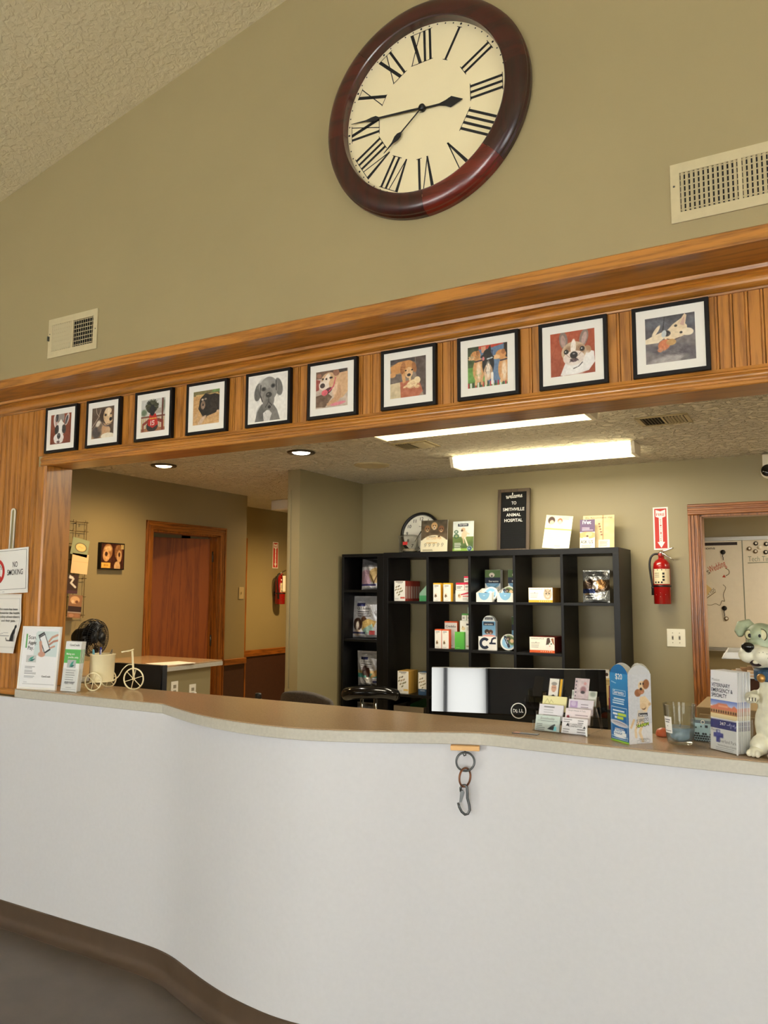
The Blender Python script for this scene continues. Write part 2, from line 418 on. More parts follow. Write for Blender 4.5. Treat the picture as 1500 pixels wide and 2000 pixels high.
def rframe(w, h, b, d, m, parent, name='frame', z0=0.0, y0=0.0, bevel=0.0015):
    """picture-frame moulding: four mitred bars, front at y0, back at y0+d"""
    mb = MB(); x0, x1, z1 = -w / 2, w / 2, z0 + h
    o = [(x0, z0), (x1, z0), (x1, z1), (x0, z1)]; i = [(x0 + b, z0 + b), (x1 - b, z0 + b), (x1 - b, z1 - b), (x0 + b, z1 - b)]
    for k in range(4):
        j = (k + 1) % 4; mb.prism([o[k], o[j], i[j], i[k]], y0, y0 + d, 'xz')
    return mb.obj(name, m, parent, bevel)

# ------------------------------------------------------------------ dimensions (metres; camera stands at x=0, y=0, eye 1.535)
YW = 2.515            # face of the front (reception) wall
YWB = 2.645           # its back
JX = -3.306           # left jamb of the reception opening
HEAD = 2.152          # underside of the beam
CEIL = 2.486          # office ceiling
YB = 5.85             # office back wall
XL = -4.95            # office left wall
TOPZ = 1.07           # countertop
def zc(x): return 3.659 + 0.2244 * (min(x, 0.9) + 3.833) - 0.2244 * max(0.0, x - 0.9)

# ------------------------------------------------------------------ setting: rooms
struct(MB().box(-6.1, 5.2, -5.2, YWB - .01, -0.12, 0).obj('floor', M_FLOOR))
struct(MB().box(-9, 5.2, YWB - .01, 11, -0.12, 0).obj('floor_office', mat('beige_bounce_floor', (196, 186, 166), 0.4, var=0.02, vscale=9)))  # unseen office floor, kept pale to bounce light up to the ceiling
fw_ = MB()
fw_.prism([(-6, 0), (JX - .012, 0), (JX - .012, zc(JX - .012)), (-6, zc(-6))], YW, YWB, 'xz')
fw_.prism([(JX - .012, HEAD + .012), (1.6, HEAD + .012), (1.6, zc(1.6)), (0.9, zc(0.9)), (JX - .012, zc(JX - .012))], YW, YWB, 'xz')
fw_.prism([(1.6, 0), (5, 0), (5, zc(5)), (1.6, zc(1.6))], YW, YWB, 'xz')
wall_front = struct(fw_.obj('wall_front', M_WALL))
ce = MB()
ce.prism([(-6.1, zc(-6.1)), (0.9, zc(0.9)), (0.9, zc(0.9) + .1), (-6.1, zc(-6.1) + .1)], -5.2, YWB, 'xz')
ce.prism([(0.9, zc(0.9)), (5.1, zc(5.1)), (5.1, zc(5.1) + .1), (0.9, zc(0.9) + .1)], -5.2, YWB, 'xz')
struct(ce.obj('ceiling', M_CEIL))
struct(MB().box(-6.1, -6.0, -5.0, YWB, 0, 3.2).obj('wall_waiting_left', M_SIDE))
struct(MB().box(5.0, 5.1, -5.0, YWB, 0, 3.8).obj('wall_waiting_right', M_SIDE))
struct(MB().prism([(-6.1, 0), (5.1, 0), (5.1, zc(5.1)), (0.9, zc(0.9)), (-6.1, zc(-6.1))], -5.1, -5.0, 'xz').obj('wall_rear', M_SIDE))
# glazed entrance and window behind the camera (the daylight enters here)
for nm, x0, x1, z0, z1, bars in (('window_1', 0.03, 1.97, 0.08, 2.16, (1.0,)), ('window_2', -4.75, -1.65, 0.72, 2.28, (-3.7, -2.7))):
    mb = MB()
    for a, b, c, d in ((x0 - .06, x1 + .06, z0 - .06, z0), (x0 - .06, x1 + .06, z1, z1 + .06), (x0 - .06, x0, z0, z1), (x1, x1 + .06, z0, z1)): mb.box(a, b, -5.0, -4.90, c, d)
    for q in bars: mb.box(q - .03, q + .03, -5.0, -4.90, z0, z1)
    struct(mb.obj(nm, M_BLACK))
# office shell
struct(MB().box(-9, 5.2, YWB, 11, CEIL, CEIL + .1).obj('ceiling_office', M_CEIL2))
wl = MB(); D0, D1, DH = 4.80, 5.66, 2.06
wl.box(XL - .12, XL, YWB, D0, 0, CEIL); wl.box(XL - .12, XL, D1, 6.05, 0, CEIL); wl.box(XL - .12, XL, D0, D1, DH, CEIL)
wl.box(-5.58, XL - .12, 5.93, 6.05, 0, CEIL)
struct(wl.obj('wall_left', M_WALL_OFFICE))
struct(MB().box(-5.70, -5.58, 5.93, 10.5, 0, CEIL).obj('wall_hall', M_WALL_OFFICE))
struct(MB().box(-5.58, -3.60, 10.4, 10.5, 0, CEIL).obj('wall_hall_end', M_WALL_OFFICE))
wb_ = MB(); B0, B1, BH = -0.717, 0.22, 2.085
wb_.box(-3.6, B0, YB, YB + .12, 0, CEIL); wb_.box(B1, 3.6, YB, YB + .12, 0, CEIL); wb_.box(B0, B1, YB, YB + .12, BH, CEIL)
struct(wb_.obj('wall_back', M_WALL_OFFICE))
pt = MB(); pt.box(-3.605, -3.49, 4.90, 10.4, 0, CEIL)
struct(pt.obj('wall_partition', M_WALL_OFFICE))
struct(MB().box(3.5, 3.6, YWB, YB, 0, CEIL).obj('wall_right', M_WALL_OFFICE))
tr = MB(); tr.box(-2.6, 2.2, 8.5, 8.6, 0, CEIL); tr.box(-2.7, -2.6, YB + .12, 8.6, 0, CEIL); tr.box(2.2, 2.3, YB + .12, 8.6, 0, CEIL)
struct(tr.obj('wall_treatment_room', M_WALL_OFFICE))
er = MB(); er.box(-8.1, -8.0, 3.2, 5.93, 0, CEIL); er.box(-8.0, XL - .12, 3.1, 3.2, 0, CEIL); er.box(-8.0, -5.58, 5.93, 6.03, 0, CEIL)
struct(er.obj('wall_exam_room', M_WALL_OFFICE))

# ------------------------------------------------------------------ beadboard planks on the front wall
def plank_mesh(z0, z1, w=0.0422):
    mb = MB(); g = 0.0035; t = 0.006; b = 0.0025
    prof = [(0, 0), (g, 0), (g + b, -t), (w - b * 1.2, -t), (w, 0)]
    x2 = w * 0.5
    prof = [(0.0, 0.0), (0.0020, -t), (w - .0105, -t), (w - .0092, -t + .0035), (w - .0080, -t + .0035), (w - .0068, -t), (w - 0.0020, -t), (w - .0002, 0.0)]
    n = len(prof)
    v = [(x, y, z0) for x, y in prof] + [(x, y, z1) for x, y in prof]
    mb.add(v, [(i, i + 1, n + i + 1, n + i) for i in range(n - 1)] + [(0, n, 2 * n - 1, n - 1)] + [tuple(range(n)), tuple(range(2 * n - 1, n - 1, -1))])
    return mb.mesh('plank')
pm_f = plank_mesh(2.205, 2.455); pm_f.materials.append(M_OAK_Z)
pm_l = plank_mesh(1.052, 2.455); pm_l.materials.append(M_OAK_Z)
def put_plank(me, x):
    o = bpy.data.objects.new('plank', me); COL.objects.link(o); o.parent = wall_front; o.location = (x, YW, 0)
x = -3.398
for k in range(112): put_plank(pm_f, x + k * 0.0422) if x + k * .0422 < 1.3 else None
for k in range(60): put_plank(pm_l, -3.4385 - k * 0.0422)

def moulding(name, prof, x0, x1, m, parent=None):
    """profile (y, z) swept along x"""
    return struct(MB().prism(prof, x0, x1, 'yz').obj(name, m, parent))
YF = YW - 0.006
bead = lambda yc_, zc_, r, a0, a1, n=7: [(yc_ + r * math.cos(math.radians(a0 + (a1 - a0) * i / n)), zc_ + r * math.sin(math.radians(a0 + (a1 - a0) * i / n))) for i in range(n + 1)]
# ledge on top, crown moulding under it, lower moulding, soffit board, jamb and casing
moulding('trim_1', [(2.298, 2.510), (2.300, 2.506), (YW, 2.506), (YW, 2.552), (2.303, 2.552), (2.298, 2.547)], -6.0, 3.0, M_OAK_X)
moulding('trim_2', [(YW, 2.443), (2.500, 2.443), (2.499, 2.449)] + bead(2.500, 2.470, 0.022, 262, 120, 8) + [(2.484, 2.4925), (2.470, 2.495), (2.466, 2.507), (YW, 2.507)], -6.0, 3.0, M_OAK_X)
moulding('trim_3', [(YW, 2.150), (2.490, 2.150), (2.486, 2.153), (2.486, 2.162), (2.490, 2.165)] + [(2.490, 2.168)] + bead(2.497, 2.181, 0.0125, 230, 130, 6) + [(2.494, 2.193), (2.494, 2.197), (2.499, 2.202), (2.501, 2.2115), (YW, 2.2115)], -3.345, 3.0, M_OAK_X)
struct(MB().box(JX, 1.6, YW - .02, YWB, HEAD, HEAD + .012).obj('trim_4', M_OAK_X, None, .002))
struct(MB().box(JX - .012, JX, YW - .02, YWB, TOPZ, HEAD).obj('trim_5', M_OAK_Z, None, .002))
cas = [(JX - .002, YW), (JX - .002, YW - .020), (JX - .012, YW - .024), (JX - .03, YW - .024), (JX - .075, YW - .016), (JX - .080, YW - .010), (JX - .080, YW)]
struct(MB().prism(cas, TOPZ, 2.150, 'xy').obj('trim_6', M_OAK_Z))
moulding('trim_7', [(YW, 1.028), (2.492, 1.028), (2.492, 1.046), (2.500, 1.054), (YW, 1.054)], -6.0, -3.39, M_OAK_X)

# ------------------------------------------------------------------ office doors, trim and rails
def casing_y(name, x, y0, y1, zt, w=0.075, t=0.02, sgn=1):
    """door casing on a wall facing +x"""
    mb1 = MB()
    for a, b in ((y0 - w, y0), (y1, y1 + w)):
        mb1.box(x, x + t * .6, a, b, 0, zt + w)
        c0 = a if a < y0 - .01 else b - .018
        mb1.box(x, x + t, c0, c0 + .018, 0, zt + w)
        mb1.box(x, x + t * .8, (a + b) / 2 - .008, (a + b) / 2 + .008, 0, zt + w * .5)
    o = struct(mb1.obj(name, M_TRIM_Z, None, .003))
    mb2 = MB(); mb2.box(x, x + t * .65, y0 - w, y1 + w, zt, zt + w); mb2.box(x, x + t * 1.05, y0 - w, y1 + w, zt + w - .018, zt + w); mb2.box(x, x + t * .85, y0 - w, y1 + w, zt + w * .4, zt + w * .6)
    mb2.obj('head_casing', M_TRIM_Y, o, .003)
    return o
d1 = casing_y('door_1', XL, D0, D1, DH)
jb = MB(); jb.box(XL - .12, XL, D0 - .002, D0 + .015, 0, DH); jb.box(XL - .12, XL, D1 - .03, D1 + .002, 0, DH); jb.box(XL - .12, XL, D0, D1, DH - .015, DH + .002)
jb.box(XL - .085, XL - .06, D1 - .045, D1 - .03, 0, DH - .015)
jb.obj('jamb', M_TRIM_Z, d1, .002)
lf = MB().box(-0.04, 0.0, -0.80, 0.0, 0.012, 2.030).obj('door_leaf', M_DOOR, d1, .002)
lf.location = (XL - .085, D1 - .035, 0); lf.rotation_euler = (0, 0, math.radians(-31))
for hz in (1.86, 1.08, .3):
    hg = MB(); hg.lathe([(0, -.05), (.008, -.05), (.008, .05), (0, .05)], 10, (0, 0, 0)); hg.box(-.035, 0, .006, .010, -.045, .045)
    h = hg.obj('hinge', M_STEEL, d1); h.location = (XL - .055, D1 - .036, hz)
# back door to the treatment room
mb = MB(); w = .078
for a in (B0 - w, B1):
    mb.box(a, a + w, YB - .012, YB, 0, BH); 
    for q in (0.002, .026, .052): mb.box(a + q, a + q + .018, YB - .020, YB, 0, BH)
d2 = struct(mb.obj('door_2', M_TRIM_Z, None, .004))
mb = MB(); mb.box(B0 - w, B1 + w, YB - .013, YB, BH, BH + w)
for q in (0.002, .030, .058): mb.box(B0 - w, B1 + w, YB - .021, YB, BH + q, BH + q + .018)
mb.obj('head_casing', M_TRIM_X, d2, .004)
jb = MB(); jb.box(B0 - .002, B0 + .014, YB, YB + .12, 0, BH); jb.box(B1 - .014, B1 + .002, YB, YB + .12, 0, BH); jb.box(B0, B1, YB, YB + .12, BH - .014, BH + .002)
jb.obj('jamb', M_TRIM_Z, d2, .002)
# chair rails and dark wainscot
M_WAINS = mat('dark_brown_wainscot', (62, 34, 24), 0.6, var=0.05)
struct(MB().box(-5.58, -5.572, 6.05, 10.4, 0, .84).obj('wall_hall_wainscot', M_WAINS))
struct(MB().box(-5.58, -5.555, 6.05, 10.4, .815, .885).obj('trim_8', M_TRIM_Y, None, .004))
struct(MB().box(XL, XL + .008, D1 + .075, 6.05, 0, .84).obj('wall_left_wainscot', M_WAINS))
struct(MB().box(XL, XL + .025, D1 + .075, 6.06, .838, .893).obj('trim_9', M_TRIM_Y, None, .004))
struct(MB().box(XL - .002, XL + .012, 6.046, 6.066, 0, .84).obj('trim_10', M_TRIM_Z, None, .003))
struct(MB().box(-5.58, -5.56, 6.7, 6.82, 0, 2.13).obj('door_3', M_TRIM_Z, None, .004))
struct(MB().box(-2.6, 2.2, 8.47, 8.5, .715, .775).obj('trim_11', M_TRIM_X, None, .004))
struct(MB().box(-2.6, 2.2, 8.492, 8.5, 0, .72).obj('wall_treatment_wainscot', M_WAINS))
gd = MB(); gd.box(-3.596, -3.572, 4.893, 4.9, .80, 2.33); gd.box(-3.604, -3.560, 4.894, 4.9, 0, .80)
struct(gd.obj('trim_12', M_WALL_OFFICE, None, .002))

# ------------------------------------------------------------------ reception counter
FRONT = [(-3.386, 2.437), (-2.977, 2.432), (-2.67, 2.431), (-2.415, 2.430), (-2.322, 2.390), (-2.251, 2.357), (-2.145, 2.312), (-2.057, 2.283), (-1.981, 2.263), (-1.914, 2.250),
         (-1.849, 2.240), (-1.734, 2.231), (-1.633, 2.234), (-1.543, 2.249), (-1.465, 2.274), (-1.385, 2.305), (-1.30, 2.342), (-1.218, 2.383), (-1.136, 2.424), (-1.060, 2.459), (-1.009, 2.473), (-0.96, 2.475),
         (-0.866, 2.472), (-0.683, 2.462), (-0.517, 2.458), (-0.362, 2.456), (-0.148, 2.456), (0.4, 2.454), (1.58, 2.450)]
slab_out = FRONT + [(1.58, 2.745), (-3.29, 2.745), (-3.29, YW - .022), (-3.386, YW - .022)]
top_ = MB().prism(slab_out, TOPZ - .004, TOPZ, 'xy').obj('countertop', M_TOP, None, .0015, 1)
tag(top_, 'long curved brown laminate countertop with pale edge running through the opening', 'countertop')
MB().prism(slab_out, TOPZ - .042, TOPZ - .0042, 'xy').obj('edge_band', M_EDGE, top_, .002, 1)
def offset_line(pts, d):
    out = []
    for i, p in enumerate(pts):
        a = Vector(pts[max(0, i - 1)]); b = Vector(pts[min(len(pts) - 1, i + 1)]); t = (b - a).normalized(); n = Vector((-t.y, t.x))
        out.append((p[0] + n.x * d, p[1] + n.y * d))
    return out
def cat_rom(P, n=6):
    out = []
    for i in range(len(P) - 1):
        p0, p1, p2, p3 = P[max(0, i - 1)], P[i], P[i + 1], P[min(len(P) - 1, i + 2)]
        for k in range(n):
            t_ = k / n; out.append(tuple(.5 * (2 * b + (c2 - a_) * t_ + (2 * a_ - 5 * b + 4 * c2 - d_) * t_ * t_ + (3 * b - a_ - 3 * c2 + d_) * t_ ** 3) for a_, b, c2, d_ in zip(p0, p1, p2, p3)))
    return out + [P[-1]]
FACE = [(-6.0, 2.437), (-4.5, 2.437), (-3.386, 2.437)] + cat_rom([(-3.0, 2.437), (-2.70, 2.437), (-2.52, 2.436), (-2.40, 2.430), (-2.30, 2.411), (-2.19, 2.374), (-2.06, 2.330), (-1.92, 2.292), (-1.79, 2.270), (-1.68, 2.261), (-1.56, 2.270), (-1.43, 2.312), (-1.29, 2.376), (-1.16, 2.438), (-1.06, 2.476), (-.95, 2.493), (-.80, 2.495), (-.5, 2.486)], 4) + [(-0.148, 2.482), (0.4, 2.480), (1.58, 2.476)]
ctr = thing('reception_counter', 'white laminate reception counter front that bulges in a wave', 'counter', (-1, 2.45, 0))
def at_ctr(o): o.location = (1, -2.45, 0); return o
fp = MB(); n = len(FACE)
zt = TOPZ - .0425
v = [(p[0], p[1], .075) for p in FACE] + [(p[0], p[1], zt) for p in FACE] + [(p[0], p[1] + .02, zt) for p in FACE] + [(p[0], p[1] + .02, .075) for p in FACE]
fs = []
for i in range(n - 1):
    fs += [(i, i + 1, n + i + 1, n + i), (n + i, n + i + 1, 2 * n + i + 1, 2 * n + i), (2 * n + i, 2 * n + i + 1, 3 * n + i + 1, 3 * n + i), (3 * n + i, 3 * n + i + 1, i + 1, i)]
fs += [(0, n, 2 * n, 3 * n), (n - 1, 4 * n - 1, 3 * n - 1, 2 * n - 1)]
fp.add(v, fs, True); o = at_ctr(fp.obj('front_panel', M_WHITE_LAM, ctr))
o.modifiers.new('es', 'EDGE_SPLIT').split_angle = 0.7
def sweep(prof, line):
    """profile of (offset towards the viewer, z) swept along the counter line"""
    mb = MB(); N = len(line); K = len(prof); v = []
    for i, p in enumerate(line):
        a = Vector(line[max(0, i - 1)]); b = Vector(line[min(N - 1, i + 1)]); t = (b - a).normalized(); nn = Vector((t.y, -t.x))
        for d, z in prof: v.append((p[0] + nn.x * d, p[1] + nn.y * d, z))
    fs = [(i * K + k, i * K + (k + 1) % K, (i + 1) * K + (k + 1) % K, (i + 1) * K + k) for i in range(N - 1) for k in range(K)]
    fs += [tuple(range(K)), tuple(range((N - 1) * K, N * K))]
    return mb.add(v, fs, True)
cb = sweep([(-.01, 0), (.040, 0), (.040, .003), (.022, .008), (.010, .018), (.0045, .035), (.0045, .096), (0.0, .1), (-.01, .1)], FACE)
o = at_ctr(cb.obj('cove_base', M_COVE, ctr)); o.modifiers.new('es', 'EDGE_SPLIT').split_angle = 0.8
bk = MB().box(-3.25, 1.55, 2.60, 2.66, 0, zt); at_ctr(bk.obj('back_panel', M_WHITE_LAM, ctr))

# ------------------------------------------------------------------ ring and clip under the counter edge
hk = thing('leash_hook', 'two steel rings and a snap clip hanging from a small wooden block', 'hook', (-1.056, 2.447, TOPZ - .042))
A = math.radians(20)
mb = MB(); mb.box(-.048, .048, -.014, .010, -.016, 0); o = mb.obj('wooden_block', mat('light_pine', (222, 176, 116), .6, var=.05, vscale=20, aniso=(.2, 1, 1)), hk, .002); o.rotation_euler = (0, 0, A)
def ring(c, R, r, yaw, name, m, rz=1.0, tiltx=0.0):
    pts = [(R * math.cos(2 * PI * k / 36), 0, R * rz * math.sin(2 * PI * k / 36)) for k in range(36)]
    o = MB().tube(pts, r, 10, True).obj(name, m, hk); o.location = c; o.rotation_euler = (tiltx, 0, yaw); return o
es = MB().tube([(0, -.004, -.016), (0.004, -.004, -.024), (0.004, -.004, -.031), (-.002, -.004, -.034), (-.006, -.004, -.028), (-.003, -.004, -.022)], .0022, 8).obj('screw_eye', M_STEEL, hk)
ring((.003, -.006, -.052), .030, .0034, A + .15, 'upper_ring', M_STEEL)
ring((.002, -.008, -.102), .029, .0034, A + .95, 'lower_ring', M_RUST, 1.02)
cl = MB()
body = [(-.011, -.014), (-.012, -.002), (-.006, .006), (.003, .007), (.009, .001), (.010, -.016), (.010, -.034), (.016, -.056), (.0175, -.072), (.012, -.084), (.002, -.087), (-.009, -.078), (-.016, -.064), (-.0205, -.050)]
cl.tube([(x_, 0, z_) for x_, z_ in body], .0042, 10)
o = cl.obj('snap_clip', M_STEEL, hk); o.location = (.000, -.010, -.134); o.rotation_euler = (0, 0, A + .05)
gt = MB().prism([(-.0125, -.010), (-.004, -.008), (.001, -.016), (-.009, -.048), (-.0165, -.048)], -.004, .004, 'xz').obj('gate', M_STEEL, hk, .001); gt.location = o.location; gt.rotation_euler = o.rotation_euler

# ------------------------------------------------------------------ the ten framed dog photographs
def dog_0(c):   # spotted short-nosed dog on red-brown boards
    c.g((140, 66, 36), (118, 54, 32)).planks(80, .25, (84, 36, 22)).n(10, 9, 3)
    c.e(.50, .10, .17, .22, (150, 140, 132)); c.e(.24, .22, .10, .24, (226, 216, 206), -8); c.e(.26, .26, .05, .17, (200, 160, 150), -8); c.e(.30, .12, .07, .14, (60, 54, 52), 5)
    c.e(.80, .20, .09, .21, (214, 206, 200), 20); c.e(.78, .22, .055, .16, (66, 60, 60), 20)
    c.e(.49, .50, .22, .26, (232, 226, 218)); c.e(.31, .52, .10, .16, (50, 44, 44), 12); c.e(.66, .52, .10, .15, (54, 48, 46), -10); c.e(.50, .42, .075, .24, (242, 238, 232))
    c.e(.42, .80, .25, .16, (240, 234, 228)); c.e(.32, .88, .12, .10, (236, 228, 222)); c.e(.52, .88, .12, .10, (230, 222, 216))
    c.e(.42, .74, .085, .10, (40, 36, 38)); c.e(.42, .70, .04, .03, (80, 76, 78)); c.l([(.42, .83), (.42, .90), (.34, .93)], .02, (90, 70, 70)); c.e(.40, .93, .08, .035, (100, 76, 74))
    c.e(.30, .55, .03, .035, (12, 10, 10)); c.e(.66, .56, .03, .035, (12, 10, 10)); c.fur(.5,.40,.12,.16,(236,230,222),40); c.fur(.31,.52,.09,.13,(64,56,54),30); c.fur(.66,.52,.09,.12,(64,56,54),30); c.fur(.34,.86,.16,.1,(226,218,210),30,60); c.fur(.24,.2,.07,.16,(206,190,182),25); c.fur(.80,.2,.06,.14,(120,112,110),25); c.e(.42,.70,.05,.03,(96,92,94),0,.8); c.n(7, 30, 8)
def dog_1(c):   # tan and black hound with a blanket
    c.g((96, 80, 66), (78, 60, 48)).n(12, 8, 2)
    c.l([(.18, 0), (.22, .18), (.34, .30)], .022, (190, 170, 150)); c.l([(.40, .08), (.30, .32), (.02, .62)], .02, (196, 176, 156))
    c.p([(0, .70), (.12, .60), (.35, .45), (.62, .55), (.80, .72), (.86, 1), (0, 1)], (176, 140, 104)); c.e(.22, .80, .22, .20, (66, 60, 58), 20, .5); c.e(.40, .66, .13, .14, (120, 100, 82), 0, .6); c.e(.30, .52, .12, .08, (226, 214, 196), -40, .5); c.e(.60, .72, .14, .14, (196, 150, 108), 0, .5)
    c.e(.50, .25, .12, .22, (62, 46, 38), 15); c.e(.72, .30, .20, .24, (206, 172, 130)); c.e(.94, .20, .06, .14, (110, 78, 54), -12); c.e(.74, .14, .15, .10, (226, 200, 164)); c.e(.76, .22, .05, .16, (236, 218, 190))
    c.e(.77, .46, .17, .14, (214, 182, 142)); c.e(.86, .42, .065, .06, (30, 24, 22)); c.e(.62, .27, .05, .04, (40, 28, 22)); c.e(.86, .25, .03, .03, (40, 28, 22)); c.l([(.70, .56), (.82, .58), (.92, .52)], .016, (80, 56, 40))
    c.l([(.46, .50), (.60, .62), (.76, .64)], .035, (92, 84, 90)); c.e(.76, .78, .10, .13, (198, 160, 122)); c.e(.74, .95, .30, .10, (232, 220, 196)); c.fur(.22,.8,.2,.18,(84,76,70),60,60); c.fur(.62,.68,.16,.14,(190,148,108),50,80); c.fur(.72,.3,.16,.18,(214,182,140),50,80); c.fur(.5,.26,.09,.18,(74,56,46),40); c.fur(.74,.94,.24,.06,(222,208,182),20,10); c.e(.62,.27,.045,.035,(40,28,22)); c.e(.86,.42,.06,.055,(30,24,22)); c.n(9, 26, 4)
def dog_2(c):   # shaggy black dog in a red jersey numbered 15 on a deck chair
    c.g((206, 204, 196), (188, 184, 176)); c.e(.12, .40, .12, .10, (100, 116, 90), 0, .6); c.e(.92, .22, .07, .22, (120, 126, 108), 0, .6); c.r(.55, .30, .90, .46, (168, 158, 146))
    for k in range(12): c.r(k / 12 + .01, .58, k / 12 + .055, .98, (196, 164, 116))
    c.r(0, .52, 1, .57, (112, 64, 46)); c.r(0, .90, 1, 1, (150, 104, 72)); c.r(.86, 0, .92, 1, (98, 44, 34))
    c.p([(.06, .74), (.34, .60), (.34, .70), (.12, .80), (.12, 1), (.06, 1)], (130, 52, 38)); c.p([(.94, .68), (.68, .60), (.68, .70), (.86, .76), (.86, 1), (.94, 1)], (130, 52, 38))
    for k in range(7): c.r(.22 + k * .08, .86, .27 + k * .08, 1, (168, 108, 70))
    c.e(.47, .84, .24, .17, (40, 34, 32)); c.p([(.36, .46), (.62, .46), (.72, .80), (.50, .90), (.28, .80)], (188, 28, 24)); c.e(.45, .24, .24, .20, (52, 52, 40)); c.e(.47, .32, .12, .20, (30, 30, 34))
    rg = random.Random(5)
    for k in range(40):
        a = rg.uniform(2.6, 6.8); c.l([(.45, .20), (.45 + .27 * math.cos(a), .22 + .24 * math.sin(a) * (.9 if math.sin(a) < 0 else .8))], .022, rg.choice([(44, 44, 34), (76, 78, 56), (34, 34, 30), (96, 98, 70)]))
    c.e(.47, .33, .10, .16, (28, 28, 32)); c.l([(.37, .60), (.62, .60)], .045, (222, 170, 60)); c.l([(.42, .68), (.42, .80)], .035, (236, 232, 222)); c.l([(.56, .68), (.49, .68), (.49, .73), (.55, .74), (.55, .79), (.48, .80)], .03, (236, 232, 222)); c.fur(.47,.84,.2,.12,(52,46,42),40); c.fur(.47,.34,.08,.15,(44,44,48),25); c.fur(.5,.66,.14,.14,(176,30,26),25,70); c.n(9, 30, 5)
def dog_3(c):   # long-haired black dog lying on boards
    c.g((196, 150, 96), (206, 164, 112)).planks(8, .13, (160, 112, 66)); c.r(0, 0, 1, .14, (120, 110, 70)); c.r(.10, .10, .95, .15, (206, 170, 110)); c.r(.72, 0, 1, .08, (120, 150, 90)); c.n(8, 9, 2)
    c.p([(.20, .52), (.28, .22), (.46, .08), (.64, .14), (.82, .12), (1, .18), (1, .62), (.84, .70), (.56, .76), (.42, .80), (.30, .66)], (34, 27, 24)); c.e(.78, .40, .24, .24, (42, 32, 28), 0, .6); c.e(.50, .44, .16, .32, (26, 21, 20), 10, .6)
    c.e(.40, .34, .16, .18, (32, 26, 24)); c.e(.38, .42, .085, .13, (150, 122, 100)); c.e(.36, .26, .05, .03, (210, 196, 178)); c.e(.47, .25, .045, .03, (190, 170, 150)); c.e(.38, .42, .035, .035, (40, 28, 26)); c.e(.38, .50, .04, .05, (180, 150, 130))
    c.p([(.42, .74), (.52, .74), (.34, .98), (.18, .99), (.20, .93)], (206, 176, 146)); c.p([(.24, .58), (.14, .78), (.06, .82), (.05, .76), (.18, .62)], (196, 160, 120)); c.e(.95, .66, .05, .04, (206, 170, 130)); c.fur(.52,.44,.22,.28,(48,38,34),110,100,.10); c.fur(.82,.40,.16,.2,(56,44,38),60,120,.10); c.fur(.38,.44,.07,.1,(160,134,112),20); c.fur(.34,.86,.14,.1,(206,178,148),25,130); c.n(12, 26, 6)
def dog_4(c):   # grey mastiff on white
    c.p([(.16, 1), (.22, .78), (.34, .62), (.62, .60), (.76, .78), (.84, 1)], (118, 115, 110)); c.e(.34, .84, .12, .16, (92, 90, 87), 0, .7); c.p([(.38, .82), (.52, .74), (.62, .84), (.56, 1), (.40, 1)], (206, 202, 196))
    c.e(.24, .34, .10, .20, (98, 96, 93), 12); c.e(.79, .28, .10, .20, (112, 109, 105), -16); c.e(.52, .30, .25, .27, (138, 135, 130)); c.e(.40, .20, .14, .12, (158, 155, 150), 0, .8); c.e(.52, .52, .16, .24, (126, 123, 118)); c.e(.50, .62, .10, .12, (110, 107, 103), 0, .6)
    c.l([(.31, .20), (.29, .40), (.36, .56)], .03, (62, 60, 58)); c.l([(.72, .14), (.73, .34)], .03, (64, 62, 60)); c.e(.39, .29, .06, .045, (64, 62, 60), 0, .6); c.e(.64, .24, .055, .045, (64, 62, 60), 0, .6); c.e(.39, .29, .025, .025, (15, 15, 15)); c.e(.64, .24, .025, .025, (15, 15, 15))
    c.e(.53, .43, .075, .055, (52, 50, 50)); c.l([(.53, .48), (.53, .58), (.45, .68)], .014, (60, 58, 56)); c.l([(.53, .58), (.62, .66)], .014, (60, 58, 56)); c.e(.55, .70, .04, .035, (40, 36, 36)); c.fur(.5,.32,.22,.22,(142,139,134),70,90,.05); c.fur(.5,.8,.26,.16,(112,109,104),60,80); c.fur(.24,.36,.07,.16,(92,90,87),30); c.fur(.79,.3,.07,.16,(104,101,97),30); c.fur(.52,.56,.10,.16,(104,102,98),30); c.e(.39,.29,.055,.04,(64,62,60),0,.6); c.e(.64,.24,.05,.04,(64,62,60),0,.6); c.e(.39,.29,.026,.026,(14,14,14)); c.e(.64,.24,.026,.026,(14,14,14)); c.e(.53,.43,.08,.06,(46,44,44)); c.e(.51,.415,.03,.015,(120,118,116)); c.l([(.53,.48),(.53,.58),(.44,.70)],.016,(60,58,56)); c.l([(.53,.58),(.62,.68)],.016,(60,58,56)); c.e(.55,.70,.04,.03,(36,34,34)); c.p([(.44,.86),(.54,.78),(.60,.86),(.56,1),(.44,1)],(206,202,196),.8); c.n(9, 24, 3)
